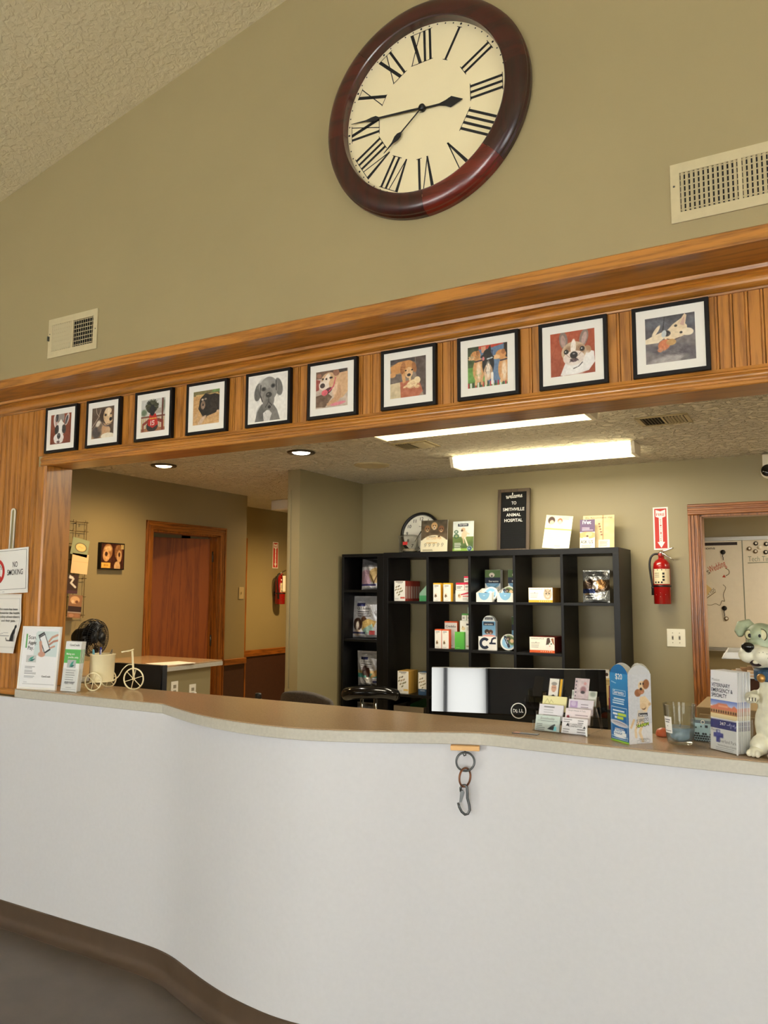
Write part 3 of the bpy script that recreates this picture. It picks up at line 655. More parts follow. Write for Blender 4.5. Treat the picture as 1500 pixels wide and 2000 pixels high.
def dog_5(c):   # tan dog with its tongue out
    c.g((196, 178, 164), (188, 170, 152)); c.r(0, 0, .9, .2, (110, 84, 66)); c.r(.72, 0, .98, .12, (64, 54, 50)); c.p([(0, .20), (.14, .24), (.10, .5), (0, .52)], (150, 70, 60)); c.p([(0, .66), (.36, .60), (.52, .72), (.30, .98), (0, .96)], (108, 84, 66)); c.n(16, 12, 3)
    c.p([(.46, .18), (.70, .10), (1, .08), (1, .62), (.84, .78), (.60, .74)], (204, 164, 124)); c.p([(.58, .40), (.78, .44), (.80, .76), (.66, .88), (.38, .96), (.34, .90), (.58, .74)], (194, 150, 112)); c.e(.60, .50, .08, .20, (222, 190, 160), 10, .6)
    c.e(.42, .26, .25, .21, (206, 166, 126)); c.e(.64, .08, .10, .09, (150, 104, 82), 20); c.e(.10, .11, .08, .06, (150, 104, 84)); c.e(.33, .28, .10, .22, (238, 222, 204), 25); c.e(.26, .40, .17, .13, (232, 214, 198), 20); c.e(.21, .39, .075, .065, (70, 52, 50)); c.e(.22, .21, .03, .028, (40, 26, 22)); c.e(.46, .20, .03, .028, (40, 26, 22))
    c.e(.36, .56, .17, .075, (90, 44, 46), -28); c.e(.28, .59, .10, .08, (214, 96, 108), -10); c.l([(.62, .22), (.56, .44), (.42, .56)], .03, (206, 70, 96)); c.e(.70, .92, .24, .045, (214, 128, 140), -6); c.fur(.78,.36,.2,.24,(206,168,128),70,110,.08); c.fur(.44,.2,.18,.12,(206,170,132),50,120,.04); c.fur(.3,.34,.12,.14,(232,218,200),30,120,.04); c.fur(.62,.78,.14,.12,(196,154,116),30); c.fur(.22,.8,.2,.14,(120,94,74),25,-20,.12); c.e(.33,.22,.03,.026,(40,26,22)); c.e(.50,.20,.03,.026,(40,26,22)); c.e(.21,.39,.075,.065,(70,52,50)); c.n(10, 26, 5)
def dog_6(c):   # golden puppy chewing a toy
    c.g((120, 108, 98), (150, 130, 110)); c.r(0, 0, .7, .12, (70, 62, 62)); c.p([(.72, 0), (1, 0), (1, 1), (.94, 1), (.74, .5)], (88, 74, 70)); c.p([(0, .36), (.42, .42), (.40, .62), (0, .64)], (104, 92, 86)); c.p([(0, .62), (.30, .60), (.32, 1), (0, 1)], (208, 188, 152)); c.p([(.28, .60), (.80, .56), (.92, .90), (.80, 1), (.30, 1)], (176, 100, 70)); c.n(14, 12, 2)
    c.p([(0, .18), (.22, .08), (.46, .06), (.62, .20), (.50, .42), (.30, .36), (.04, .40)], (200, 142, 84)); c.e(.06, .40, .10, .06, (206, 150, 96)); c.p([(.30, .30), (.42, .34), (.44, .62), (.36, .64)], (206, 154, 100))
    c.e(.50, .24, .19, .18, (196, 136, 78)); c.e(.36, .24, .07, .16, (150, 92, 50), 10); c.e(.68, .26, .06, .14, (156, 98, 54), -14); c.e(.53, .38, .11, .14, (222, 182, 136)); c.e(.53, .44, .05, .035, (40, 30, 28)); c.e(.44, .32, .022, .02, (30, 20, 16)); c.e(.62, .32, .022, .02, (30, 20, 16))
    c.e(.62, .68, .16, .10, (232, 206, 160), -20); c.e(.76, .60, .09, .09, (238, 214, 168)); c.e(.46, .72, .10, .03, (230, 200, 152), -20); c.e(.56, .54, .03, .06, (226, 196, 146)); c.e(.76, .76, .07, .04, (226, 196, 146)); c.fur(.28,.22,.2,.14,(204,148,90),60,20,.08); c.fur(.5,.24,.15,.14,(204,146,88),50,80,.05); c.fur(.68,.66,.14,.1,(228,202,156),30); c.fur(.56,.8,.22,.16,(170,98,70),25,0,.1); c.e(.44,.32,.022,.02,(30,20,16)); c.e(.62,.32,.022,.02,(30,20,16)); c.e(.53,.44,.05,.035,(40,30,28)); c.n(9, 26, 5)
def dog_7(c):   # three sitting dogs before a person in jeans
    c.g((44, 52, 36), (96, 132, 60)); c.r(0, .50, .45, .86, (104, 150, 70)); c.n(16, 14, 2); c.p([(.28, 0), (.90, 0), (.90, .12), (.46, .12), (.40, .20), (.28, .12)], (188, 66, 46)); c.p([(.28, .08), (.46, .10), (.92, .02), (.90, .45), (.80, .95), (.55, .95), (.36, .60)], (96, 120, 150)); c.l([(.62, .15), (.58, .9)], .05, (60, 78, 108)); c.p([(.34, .02), (.46, .02), (.46, .16), (.36, .18)], (206, 150, 120)); c.r(.92, 0, 1, .9, (36, 26, 22))
    for k in range(16): c.r(k / 16, .88, k / 16 + .035, 1, [(190, 60, 70), (230, 226, 220), (60, 60, 66)][k % 3])
    for cx, cy in ((.20, .22), (.84, .27)):
        c.e(cx + .08, cy + .36, .15, .30, (206, 150, 96)); c.e(cx + .08, cy + .40, .06, .22, (236, 214, 186), 0, .6); c.e(cx, cy, .13, .115, (204, 142, 84)); c.e(cx - .11, cy + .05, .09, .055, (220, 178, 130)); c.e(cx + .06, cy - .06, .05, .06, (166, 104, 58)); c.e(cx - .19, cy + .04, .02, .02, (30, 24, 22)); c.l([(cx - .01, cy + .15), (cx + .16, cy + .13)], .035, (60, 46, 60)); c.l([(cx + .02, cy + .5), (cx + .01, .92)], .06, (222, 176, 128)); c.l([(cx + .15, cy + .5), (cx + .16, .92)], .06, (206, 156, 108))
    c.e(.52, .46, .15, .30, (28, 26, 28)); c.e(.52, .66, .11, .20, (206, 168, 132)); c.e(.52, .60, .05, .2, (236, 222, 204), 0, .6); c.e(.50, .22, .10, .12, (26, 24, 26)); c.p([(.50, .12), (.58, .0), (.60, .16)], (26, 24, 26)); c.e(.42, .27, .085, .05, (34, 28, 28)); c.e(.40, .32, .03, .05, (206, 120, 120)); c.l([(.50, .34), (.62, .32)], .035, (190, 200, 206)); c.l([(.46, .72), (.46, .94)], .06, (222, 190, 158)); c.l([(.62, .70), (.62, .94)], .06, (240, 232, 222)); c.fur(.28,.58,.1,.22,(212,162,110),40); c.fur(.92,.62,.08,.2,(212,162,110),30); c.fur(.52,.46,.1,.22,(44,42,44),40); c.fur(.2,.68,.18,.14,(110,156,76),50,85,.05); c.fur(.15,.2,.14,.16,(58,72,44),40); c.n(9, 26, 6)
def dog_8(c):   # white and fawn short-nosed dog on red boards
    c.g((170, 78, 48), (150, 70, 44)).planks(70, .22, (112, 48, 30)).n(10, 10, 2)
    c.p([(.40, .62), (.76, .44), (.98, .52), (1, .76), (.86, .94), (.62, .98), (.28, 1), (.22, .98), (.34, .70)], (232, 226, 222)); c.e(.84, .46, .08, .09, (170, 130, 98), -20); c.e(.55, .86, .22, .16, (240, 236, 232), 0, .6); c.e(.80, .70, .14, .18, (236, 232, 228), 0, .6)
    c.e(.30, .18, .095, .20, (128, 112, 104), -6); c.e(.29, .20, .055, .14, (176, 144, 134), -6); c.e(.76, .18, .095, .20, (134, 118, 110), 14); c.e(.77, .19, .055, .14, (186, 156, 148), 14)
    c.e(.53, .48, .28, .24, (196, 168, 138)); c.e(.42, .46, .10, .12, (150, 116, 90), 10, .5); c.e(.68, .44, .10, .11, (150, 116, 90), -10, .5); c.e(.52, .38, .06, .20, (238, 228, 218), 4); c.e(.53, .62, .24, .17, (230, 218, 208)); c.e(.41, .63, .11, .11, (220, 204, 194)); c.e(.65, .62, .11, .11, (222, 208, 198))
    c.e(.36, .46, .055, .055, (34, 26, 24)); c.e(.72, .43, .055, .055, (34, 26, 24)); c.e(.345, .455, .014, .014, (230, 230, 230)); c.e(.71, .42, .014, .014, (230, 230, 230)); c.e(.53, .55, .085, .08, (28, 24, 26)); c.e(.53, .52, .03, .015, (150, 146, 148)); c.e(.53, .66, .09, .05, (84, 62, 66)); c.l([(.44, .70), (.53, .62), (.63, .68)], .02, (60, 44, 46)); c.l([(.52, .86), (.64, .82), (.72, .74)], .02, (60, 54, 54)); c.fur(.54,.46,.2,.16,(190,160,128),50,80,.05); c.fur(.55,.86,.24,.10,(234,230,226),50,70); c.fur(.8,.68,.12,.16,(228,222,218),30,70); c.fur(.52,.62,.18,.12,(224,212,202),40,80,.04); c.fur(.3,.18,.06,.14,(150,128,120),25); c.fur(.76,.18,.06,.14,(156,134,126),25); c.l([(.36,.52),(.44,.60)],.012,(150,120,104)); c.l([(.70,.50),(.62,.58)],.012,(150,120,104)); c.e(.36,.46,.05,.05,(34,26,24)); c.e(.72,.43,.05,.05,(34,26,24)); c.e(.345,.455,.014,.014,(230,230,230)); c.e(.71,.42,.014,.014,(230,230,230)); c.e(.53,.55,.085,.075,(28,24,26)); c.e(.53,.52,.03,.015,(150,146,148)); c.n(8, 28, 4)
def dog_9(c):   # pale dog upside down on a grey sofa
    c.g((72, 70, 76), (104, 98, 100)); c.e(.25, .16, .30, .12, (96, 96, 104), 10, .8); c.e(.78, .22, .30, .12, (90, 90, 98), -10, .8); c.l([(.40, .0), (.36, .30)], .02, (44, 42, 48)); c.e(.22, .30, .14, .04, (232, 214, 182), -55)
    c.p([(0, .50), (.22, .42), (.60, .46), (1, .44), (1, 1), (0, 1)], (116, 108, 108)); c.e(.70, .78, .36, .16, (92, 86, 90), 15, .6); c.e(.25, .72, .26, .08, (84, 78, 82), 15, .6); c.e(.45, .94, .36, .08, (168, 160, 156), -6, .6); c.n(16, 14, 3)
    c.p([(0, .46), (.20, .38), (.34, .34), (.40, .46), (.26, .56), (0, .56)], (226, 208, 178)); c.p([(.34, .42), (.56, .20), (.72, .10), (.84, .26), (.86, .44), (.64, .52), (.44, .56)], (222, 200, 166)); c.p([(.64, .22), (.80, .0), (.84, .04), (.80, .28)], (214, 190, 158)); c.p([(.70, .22), (.79, .06), (.80, .10), (.78, .26)], (196, 156, 140)); c.e(.85, .40, .12, .08, (232, 216, 190), 10)
    c.e(.44, .38, .075, .065, (60, 54, 56)); c.e(.44, .36, .05, .04, (30, 26, 28)); c.e(.38, .38, .05, .08, (190, 196, 196), 10); c.e(.62, .24, .03, .025, (30, 24, 22)); c.e(.72, .40, .03, .025, (30, 24, 22)); c.l([(.44, .50), (.56, .54), (.70, .50)], .018, (90, 66, 60)); c.e(.38, .62, .13, .11, (196, 116, 76), -30); c.e(.52, .58, .10, .07, (190, 150, 96)); c.e(.30, .72, .06, .05, (206, 130, 90)); c.fur(.7,.74,.3,.14,(98,92,96),50,20,.14); c.fur(.3,.78,.26,.1,(120,112,112),40,10,.14); c.fur(.45,.94,.34,.05,(176,168,164),40,-5,.08); c.fur(.6,.36,.2,.12,(226,206,174),50,20,.06); c.fur(.16,.48,.14,.06,(226,210,182),30,0,.06); c.fur(.38,.62,.1,.09,(206,126,84),40); c.fur(.28,.12,.24,.08,(92,90,98),30,30,.1); c.n(10, 26, 5)
FR_X = [-3.212, -2.916, -2.590, -2.275, -1.943, -1.630, -1.294, -0.980, -0.679, -0.371]
FR_L = ['black-framed photo of a spotted short-nosed dog looking down, nearest the panelled wall',
        'black-framed photo of a tan and black hound lying beside a white blanket',
        'black-framed photo of a shaggy dark dog in a red jersey on a deck chair',
        'black-framed photo of a long-haired black dog lying on wooden boards',
        'black-framed photo of a grey mastiff on a plain white background',
        'black-framed photo of a tan dog with its pink tongue out',
        'black-framed photo of a golden puppy chewing a plush toy',
        'black-framed photo of three dogs sitting before a person in jeans',
        'black-framed photo of a white and fawn short-nosed dog on red floorboards',
        'black-framed photo of a pale dog upside down on a grey sofa']
for k, x in enumerate(FR_X):
    fr = thing('picture_frame', FR_L[k], 'picture', (x, 2.487, 2.2118), 0, 0, 'dog photographs on the oak beam')
    W = .229
    rframe(W, W, .0125, .020, M_BLACKFRAME, fr)
    board(W - .023, W - .023, .004, M_MATBOARD, fr, 'mat_board', 0, None, .0115, .004)
    c = Cv(120, 120, (238, 234, 226)); globals()['dog_%d' % k](c)
    s = .148 if k != 4 else .19
    printed('photo', c, s, s, fr, -s / 2, (W - s) / 2, .0032, PHOTO)

# ------------------------------------------------------------------ big wall clock
ck = thing('wall_clock', 'large round mahogany wall clock with cream face and Roman numerals', 'clock', (-1.231, YW, 3.364))
prof = [(.424, -.003), (.424, -.022), (.418, -.030), (.418, -.040), (.412, -.048), (.398, -.056), (.380, -.0595), (.362, -.0585), (.350, -.055), (.343, -.057), (.339, -.054), (.338, -.018), (.338, -.003), (.424, -.003)]
joints = [0.27, 2.42, 3.32, 4.87, 5.67, 2 * PI + 0.27]
for k in range(5):
    a0, a1 = joints[k] - .12, joints[k + 1] - .12
    mm = [M_MAHOG, wood('mahogany_b', (72, 16, 11), (32, 6, 6), 0, .3, .7, True, .5), wood('mahogany_c', (58, 12, 10), (27, 5, 6), 2, .3, .7, True, .5), wood('mahogany_e', (108, 26, 14), (60, 12, 8), 0, .3, .7, True, .5), wood('mahogany_d', (50, 10, 9), (24, 5, 6), 2, .3, .7, True, .5)][k]
    MB().lathe(prof, 26, (0, 0, 0), 'y', True, a0, a1 - .0025).obj('frame_segment', mm, ck).modifiers.new('es', 'EDGE_SPLIT').split_angle = 0.6
MB().lathe([(0, -.004), (.340, -.004), (.340, -.018), (0, -.018)], 72, (0, 0, 0), 'y', False).obj('dial', M_CREAMFACE, ck)
ROT = math.radians(-1.5)
def numeral(s):
    """strokes of a Roman numeral, x across, y up, height 1"""
    q = []; x = 0.0
    for ch in s:
        if ch == 'I': q.append([(x + .06, 0), (x + .15, 0), (x + .15, 1), (x + .06, 1)]); w_ = .21
        elif ch == 'V': q += [[(x, 1), (x + .12, 1), (x + .26, 0), (x + .20, 0)], [(x + .385, 1), (x + .42, 1), (x + .245, 0), (x + .205, 0)]]; w_ = .44
        else: q += [[(x, 1), (x + .12, 1), (x + .42, 0), (x + .30, 0)], [(x + .37, 1), (x + .405, 1), (x + .045, 0), (x + .01, 0)]]; w_ = .44
        q.append([(x + .0, .98), (x + w_ - .01, .98), (x + w_ - .01, 1), (x, 1)]); q.append([(x, 0), (x + w_ - .01, 0), (x + w_ - .01, .02), (x, .02)]) if ch != 'V' else None
        x += w_
    return q, x
mb = MB(); yn = -.0188
for k, s in enumerate(['XII', 'I', 'II', 'III', 'IIII', 'V', 'VI', 'VII', 'VIII', 'IX', 'X', 'XI']):
    q, wd_ = numeral(s); a = k * PI / 6 + ROT
    for st in q:
        pts = []
        for px_, py_ in st:
            lx, lr = (px_ - wd_ / 2) * .110, .192 + py_ * .128
            pts.append((lx * math.cos(a) + lr * math.sin(a), yn, -lx * math.sin(a) + lr * math.cos(a)))
        mb.add(pts, [(0, 1, 2, 3)])
mb.obj('numerals', M_INK, ck)
mb = MB()
for k in range(60):
    a = k * PI / 30 + ROT; r_ = .0045 if k % 5 == 0 else .003
    mb.add([(.331 * math.sin(a) + r_ * math.cos(t * PI / 4), yn, .331 * math.cos(a) + r_ * math.sin(t * PI / 4)) for t in range(8)], [tuple(range(8))])
mb.obj('minute_dots', M_INK, ck)['kind'] = 'stuff'
def hand(name, ang, pts, y):
    """pts: (distance, half width) outline mirrored about the hand's axis"""
    a = math.radians(ang); P = [(w_, d) for d, w_ in pts] + [(-w_, d) for d, w_ in pts[::-1]]
    Q = [(p[0] * math.cos(a) + p[1] * math.sin(a), -p[0] * math.sin(a) + p[1] * math.cos(a)) for p in P]
    MB().prism(Q, y, y - .002, 'xz').obj(name, M_INK, ck)
hand('hour_hand', 95, [(-.01, .003), (.07, .004), (.095, .011), (.118, .0215), (.165, .0005)], -.024)
hand('minute_hand', -84.5, [(-.01, .003), (.05, .0045), (.19, .0035), (.205, .011), (.225, .009), (.25, .003), (.318, .0006)], -.028)
hand('alarm_hand', -130, [(-.01, .002), (.115, .0025), (.128, .011), (.143, .012), (.165, .004), (.215, .0006)], -.032)
MB().lathe([(0, -.022), (.0135, -.022), (.0135, -.036), (.010, -.040), (0, -.041)], 20, (0, 0, 0), 'y').obj('centre_cap', M_BLACK, ck)

# ------------------------------------------------------------------ wall and ceiling vents
def wall_vent(x0, x1, z0, z1, halves, label, nsl, lever):
    v = thing('wall_vent', label, 'vent', ((x0 + x1) / 2, YW, z0)); w = x1 - x0; h = z1 - z0; b = .03
    xm = [(-w / 2 + b, -.006), (.006, w / 2 - b)]
    mb = MB(); mb.box(-w / 2, w / 2, -.006, 0, 0, b + .004); mb.box(-w / 2, w / 2, -.006, 0, h - b - .004, h)
    mb.box(-w / 2, -w / 2 + b, -.006, 0, b, h - b); mb.box(w / 2 - b, w / 2, -.006, 0, b, h - b); mb.box(-.006, .006, -.006, 0, b, h - b)
    mb.obj('frame', M_VENT, v, .002)
    MB().box(-w / 2 + b, w / 2 - b, -.0008, 0, b, h - b).obj('duct_shade_sheet', M_DUCT_SHADE, v)  # flat dark sheet painted as the shaded hollow behind the slats
    for (a, c), ang in zip(xm, halves):
        for k in range(nsl):
            xx = a + (c - a) * (k + .5) / nsl; sl = MB().box(-.0052, .0052, -.0006, .0006, 0, h - 2 * b - .008).obj('slat', M_VENT, v); sl.location = (xx, -.004, b + .004); sl.rotation_euler = (0, 0, ang)
    hb = MB()
    for k in range(7): zz = b + .012 + (h - 2 * b - .02) * k / 6; hb.box(-w / 2 + b, w / 2 - b, -.0022, -.001, zz - .002, zz + .002)
    hb.obj('damper_blades', M_VENT, v)
    if lever: MB().box(-w / 2 + .006, -w / 2 + .011, -.016, -.004, h / 2 - .012, h / 2 + .012).obj('lever', M_STEEL, v)
    MB().lathe([(0, -.0075), (.003, -.007), (.0035, -.006)], 10, (-w / 2 + .012, 0, h * .62), 'y').obj('screw', M_STEEL, v); MB().lathe([(0, -.0075), (.003, -.007), (.0035, -.006)], 10, (w / 2 - .012, 0, h * .5), 'y').obj('screw', M_STEEL, v)
wall_vent(-3.365, -3.006, 2.705, 2.908, (.9, -.8), 'small white air vent on the upper wall at the low side of the slope', 9, True)
wall_vent(-.358, .05, 2.705, 2.902, (.75, -.55), 'wide cream air vent on the upper wall near the clock, two louvred halves', 12, False)
def ceiling_vent(x, y, w, d, label, rz=0.0):
    v = thing('ceiling_vent', label, 'vent', (x, y, CEIL), rz); b = .022
    mb = MB(); mb.box(-w / 2, w / 2, -d / 2, -d / 2 + b, -.006, 0); mb.box(-w / 2, w / 2, d / 2 - b, d / 2, -.006, 0); mb.box(-w / 2, -w / 2 + b, -d / 2, d / 2, -.006, 0); mb.box(w / 2 - b, w / 2, -d / 2, d / 2, -.006, 0); mb.box(-.006, .006, -d / 2, d / 2, -.006, 0)
    mb.obj('frame', M_VENT, v, .002)
    MB().box(-w / 2 + b, w / 2 - b, -d / 2 + b, d / 2 - b, -.001, 0).obj('duct_shade_sheet', M_DUCT_SHADE, v)  # dark sheet in place of a hole, its shade is in the colour
    for s, ang in ((-1, .9), (1, -.9)):
        for k in range(6):
            xx = s * (.012 + (w / 2 - b - .014) * (k + .5) / 6); sl = MB().box(-.006, .006, -d / 2 + b, d / 2 - b, -.0006, .0006).obj('slat', M_VENT, v); sl.location = (xx, 0, -.006); sl.rotation_euler = (0, ang, 0)
ceiling_vent(-.705, 4.42, .27, .24, 'square ceiling vent alone on the office ceiling beside the tube lights')
ceiling_vent(-2.25, 4.43, .27, .22, 'ceiling vent beside the near end of the tube light half hidden by the beam')
sp = thing('ceiling_speaker', 'round flat cream speaker grille on the office ceiling beside the partition', 'speaker', (-2.895, 4.985, CEIL))
MB().lathe([(0, -.008), (.10, -.008), (.105, -.010), (.128, -.008), (.135, 0), (0, 0)], 40).obj('grille', M_VENT, sp)
MB().lathe([(.100, -.0085), (.104, -.0115), (.108, -.0095)], 40).obj('ring', M_VENT, sp)

# ------------------------------------------------------------------ ceiling lights
def tube_light(x0, x1, y, label):
    t = thing('tube_light', label, 'ceiling light', ((x0 + x1) / 2, y, CEIL)); w = x1 - x0
    MB().box(-w / 2 + .01, w / 2 - .01, -.085, .085, -.018, 0).obj('housing', M_WHITEPL, t)
    pr = [(-.10, -.012), (-.075, -.075), (.075, -.075), (.10, -.012)]
    MB().prism(pr, -w / 2 + .012, w / 2 - .012, 'yz').obj('lens', M_FLUOR, t)
    for s in (-1, 1): MB().prism([(-.104, -.004), (-.078, -.080), (.078, -.080), (.104, -.004)], s * w / 2 - .012, s * w / 2 + .012, 'yz').obj('end_cap', M_WHITEPL, t, .002)
    ld = bpy.data.lights.new('tube_glow', 'AREA'); ld.shape = 'RECTANGLE'; ld.size = w - .1; ld.size_y = .12; ld.energy = 12; ld.color = (1, .92, .74)
    l = bpy.data.objects.new('tube_glow', ld); COL.objects.link(l); l.parent = t; l.location = (0, 0, -.085)
tube_light(-2.22, -.98, 5.03, 'four-foot fluorescent tube light in a clear wrap lens above the shelving')
tube_light(-2.17, -.955, 3.82, 'four-foot fluorescent tube light half hidden behind the oak beam')
tube_light(.35, 1.57, 5.03, 'added unseen fluorescent tube light filling in the office farther along its ceiling')  # extra fixture added out of view to brighten the office
def can_light(x, y, m, col, power, label):
    t = thing('recessed_light', label, 'ceiling light', (x, y, CEIL))
    MB().lathe([(.078, 0), (.098, -.003), (.092, -.010), (.076, -.012), (.060, -.004)], 32).obj('trim_ring', mat('bronze_ring', (70, 58, 44), .35, metal=.4, var=0), t)
    MB().lathe([(0, -.016), (.035, -.015), (.055, -.010), (.062, -.003)], 28).obj('lamp', m, t)
    ld = bpy.data.lights.new('can_glow', 'SPOT'); ld.energy = power; ld.color = col; ld.spot_size = 2.9; ld.spot_blend = 1.0; ld.shadow_soft_size = .05
    l = bpy.data.objects.new('can_glow', ld); COL.objects.link(l); l.parent = t; l.location = (0, 0, -.03)
can_light(-4.30, 4.26, M_CAN_WARM, (1, .66, .30), 44, 'recessed warm ceiling light near the opening corner, by the tan wall')
can_light(-3.05, 4.29, M_CAN_COOL, (1, .93, .8), 16, 'recessed white ceiling light beside the partition wall')
can_light(-4.45, 7.0, M_HALL_LAMP, (1, .66, .28), 110, 'recessed light in the hall ceiling behind the partition')
ld = bpy.data.lights.new('treatment_room_fill', 'AREA'); ld.size = 1.2; ld.energy = 42; ld.color = (1, .84, .62)  # unseen area light added to brighten the whiteboard room
ld2 = bpy.data.lights.new('exam_room_fill', 'AREA'); ld2.size = .8; ld2.energy = 7; ld2.color = (1, .8, .5)  # unseen area light added to brighten the wall behind the open door
l = bpy.data.objects.new('exam_room_fill', ld2); COL.objects.link(l); l.location = (-7.3, 3.9, 2.44)
l = bpy.data.objects.new('treatment_room_fill', ld); COL.objects.link(l); l.location = (1.2, 7.2, 2.44)
em = thing('emergency_light', 'cream emergency light box under the hall ceiling', 'light', (-4.80, 6.50, CEIL - .105))
MB().box(-.16, .12, -.05, .05, 0, .105).obj('housing', M_WHITEPL, em, .008); MB().box(-.02, .10, -.056, -.05, .02, .085).obj('lens', M_WHITEPL, em, .004)

# ------------------------------------------------------------------ black shelving unit and narrow bookcase
su = thing('shelving_unit', 'wide open-backed black shelving unit of five columns against the back wall', 'shelving', (0, 0, 0))
SX0, SX1, SY0, SY1, ST = -3.041, -1.192, 5.43, 5.82, 1.848
def sh(name, *b): return MB().box(*b).obj(name, M_BLACKWOOD, su, .0015)
sh('top_panel', SX0, SX1, SY0, SY1, ST - .042, ST); sh('bottom_panel', SX0, SX1, SY0, SY1, 0, .045)
sh('side_panel', SX0, SX0 + .042, SY0, SY1, .045, ST - .042); sh('side_panel', SX1 - .042, SX1, SY0, SY1, .045, ST - .042)
DV = [-2.653, -2.301, -1.948, -1.593]
for d in DV: sh('divider', d - .010, d + .010, SY0 + .004, SY1 - .004, .045, ST - .042)
CX = [(SX0 + .042, DV[0] - .010)] + [(DV[i] + .010, DV[i + 1] - .010) for i in range(3)] + [(DV[3] + .010, SX1 - .042)]
R1, R2, R3, R4 = 1.464, 1.106, 0.745, 0.395
for i, (a, b) in enumerate(CX):
    for z in (R1, R2, R3, R4):
        if z == R2 and i in (0, 4): continue
        sh('shelf', a, b, SY0 + .004, SY1 - .004, z - .019, z)
bc = thing('bookcase', 'narrow tall black bookcase between the partition and the wide shelving', 'bookcase', (0, 0, 0))
def bk_(name, *b): return MB().box(*b).obj(name, M_BLACKWOOD, bc, .0015)
TX0, TX1, TY0, TY1, TT = -3.448, -3.052, 5.45, 5.80, 1.845
bk_('top_panel', TX0, TX1, TY0, TY1, TT - .025, TT); bk_('side_panel', TX0, TX0 + .022, TY0, TY1, 0, TT - .025); bk_('side_panel', TX1 - .06, TX1, TY0, TY1, 0, TT - .025); bk_('back_panel', TX0 + .022, TX1 - .06, TY1 - .008, TY1, 0, TT - .025)
BS = [1.552, 1.154, .766, .38, .06]
for z in BS: bk_('shelf', TX0 + .022, TX1 - .06, TY0 + .006, TY1 - .008, z - .02, z)

# ------------------------------------------------------------------ cartons
def carton(name, label, cat, x0, x1, y, z0, h, d, col, paint, group=None, nx=None, rz=0.0, top=None):
    w = x1 - x0
    t = thing(name, label, cat, ((x0 + x1) / 2, y, z0), rz, 0, group)
    m = mat('carton_%d_%d_%d' % tuple(col), col, .5, var=.02)
    MB().box(-w / 2, w / 2, 0, d, 0, h).obj('carton', m, t, .001, 1)
    if paint:
        nx = nx or max(26, int(w * 400)); c = Cv(nx, max(8, int(nx * h / w)), (240, 238, 230)); paint(c, c.H)
        printed('front_print', c, w - .002, h - .002, t, -w / 2 + .001, .001)
    return t
def row(t, n, dy, labels):
    for i in range(1, n):
        c = dup(t); c.location = Vector(t.location) + Vector((0, dy * i, 0)); c['label'] = labels[i - 1]
def pf_pills(bar):
    def f(c, H):
        c.r(.12, .05, .80, .10, (70, 66, 62)); c.bars(.3, .14, .8, 2, .05, .02, (150, 146, 140), 3)
        rg = random.Random(4)
        for px_, py_ in ((.20, .30), (.42, .26), (.14, .44), (.36, .42), (.58, .38), (.28, .58), (.52, .54), (.70, .50), (.44, .68)): c.e(px_, H * py_, .115, .055, rg.choice([(134, 130, 100), (160, 146, 116), (120, 114, 96), (172, 150, 118)]), -40, .5)
        c.r(.55, H * .80, .96, H * .88, bar); c.bars(.06, H * .86, .5, 2, .07, .025, (170, 166, 160), 5)
    return f
t = carton('medicine_carton', 'white-fronted red carton at the front of the row on the top shelf', 'box', -2.964, -2.864, 5.47, R1, .160, .042, (140, 42, 30), pf_pills((210, 90, 70)), 'red medicine cartons')
for i in range(6):
    pass
sp_ = MB().box(.0502, .0508, .006, .036, .02, .118).obj('side_print', mat('pinkish_grey_ink', (176, 150, 138), .6, var=0), t)
row(t, 6, .0438, ['red carton number %s in the row behind the white-fronted red carton' % s for s in ('two', 'three', 'four', 'five', 'six')])
# green-white display carton with a slanted side beside them
t = thing('display_carton', 'pale green display carton with slanted front edge by the first divider', 'box', (-2.705, 5.50, R1))
MB().prism([(-.05, 0), (.036, 0), (.036, .185), (.016, .185), (.016, .13), (-.05, .062)], 0, .10, 'xz').obj('carton', mat('pale_green_card', (150, 190, 160), .5, var=.02), t, .001)
MB().prism([(-.05, 0), (.036, 0), (.036, .045), (-.05, .045)], -.001, 0, 'xz').obj('green_band', mat('mid_green_card', (70, 160, 100), .5, var=.02), t)
MB().prism([(.018, .13), (.035, .13), (.035, .184), (.018, .184)], -.001, 0, 'xz').obj('green_label', mat('mid_green_card', (70, 160, 100), .5, var=.02), t)
# yellow cartons
def pf_cred(top, col2=(120, 96, 66)):
    def f(c, H):
        c.r(0, 0, 1, .16, top); c.r(.16, .30, .72, .36, (60, 60, 62)); c.bars(.16, .45, .6, 2, .09, .03, (170, 168, 162), 2)
        c.e(.34, H * .62, .15, .13, (226, 204, 170)); c.e(.34, H * .72, .16, .17, col2); c.e(.30, H * .66, .07, .09, (70, 52, 40)); c.e(.40, H * .80, .08, .12, (240, 232, 220)); c.bars(.12, H * .93, .85, 1, .05, .03, (150, 146, 140))
    return f
YEL, ORA = (236, 180, 40), (222, 92, 44)
a = carton('yellow_carton', 'white and yellow carton nearest the first divider, top shelf', 'box', -2.620, -2.556, 5.47, R1, .142, .045, YEL, pf_cred(YEL), 'yellow cartons')
b = dup(a); b.location.x += .086; b['label'] = 'white and yellow carton second from the first divider, top shelf'
carton('grey_carton', 'small grey carton behind the second yellow carton', 'box', -2.505, -2.445, 5.53, R1, .06, .06, (150, 142, 126), None)
PNK = (214, 40, 76)
def pf_pink(c, H): c.r(0, 0, 1, H * .28, PNK); c.bars(.1, H * .5, .8, 2, .14, .07, (70, 60, 62), 1)
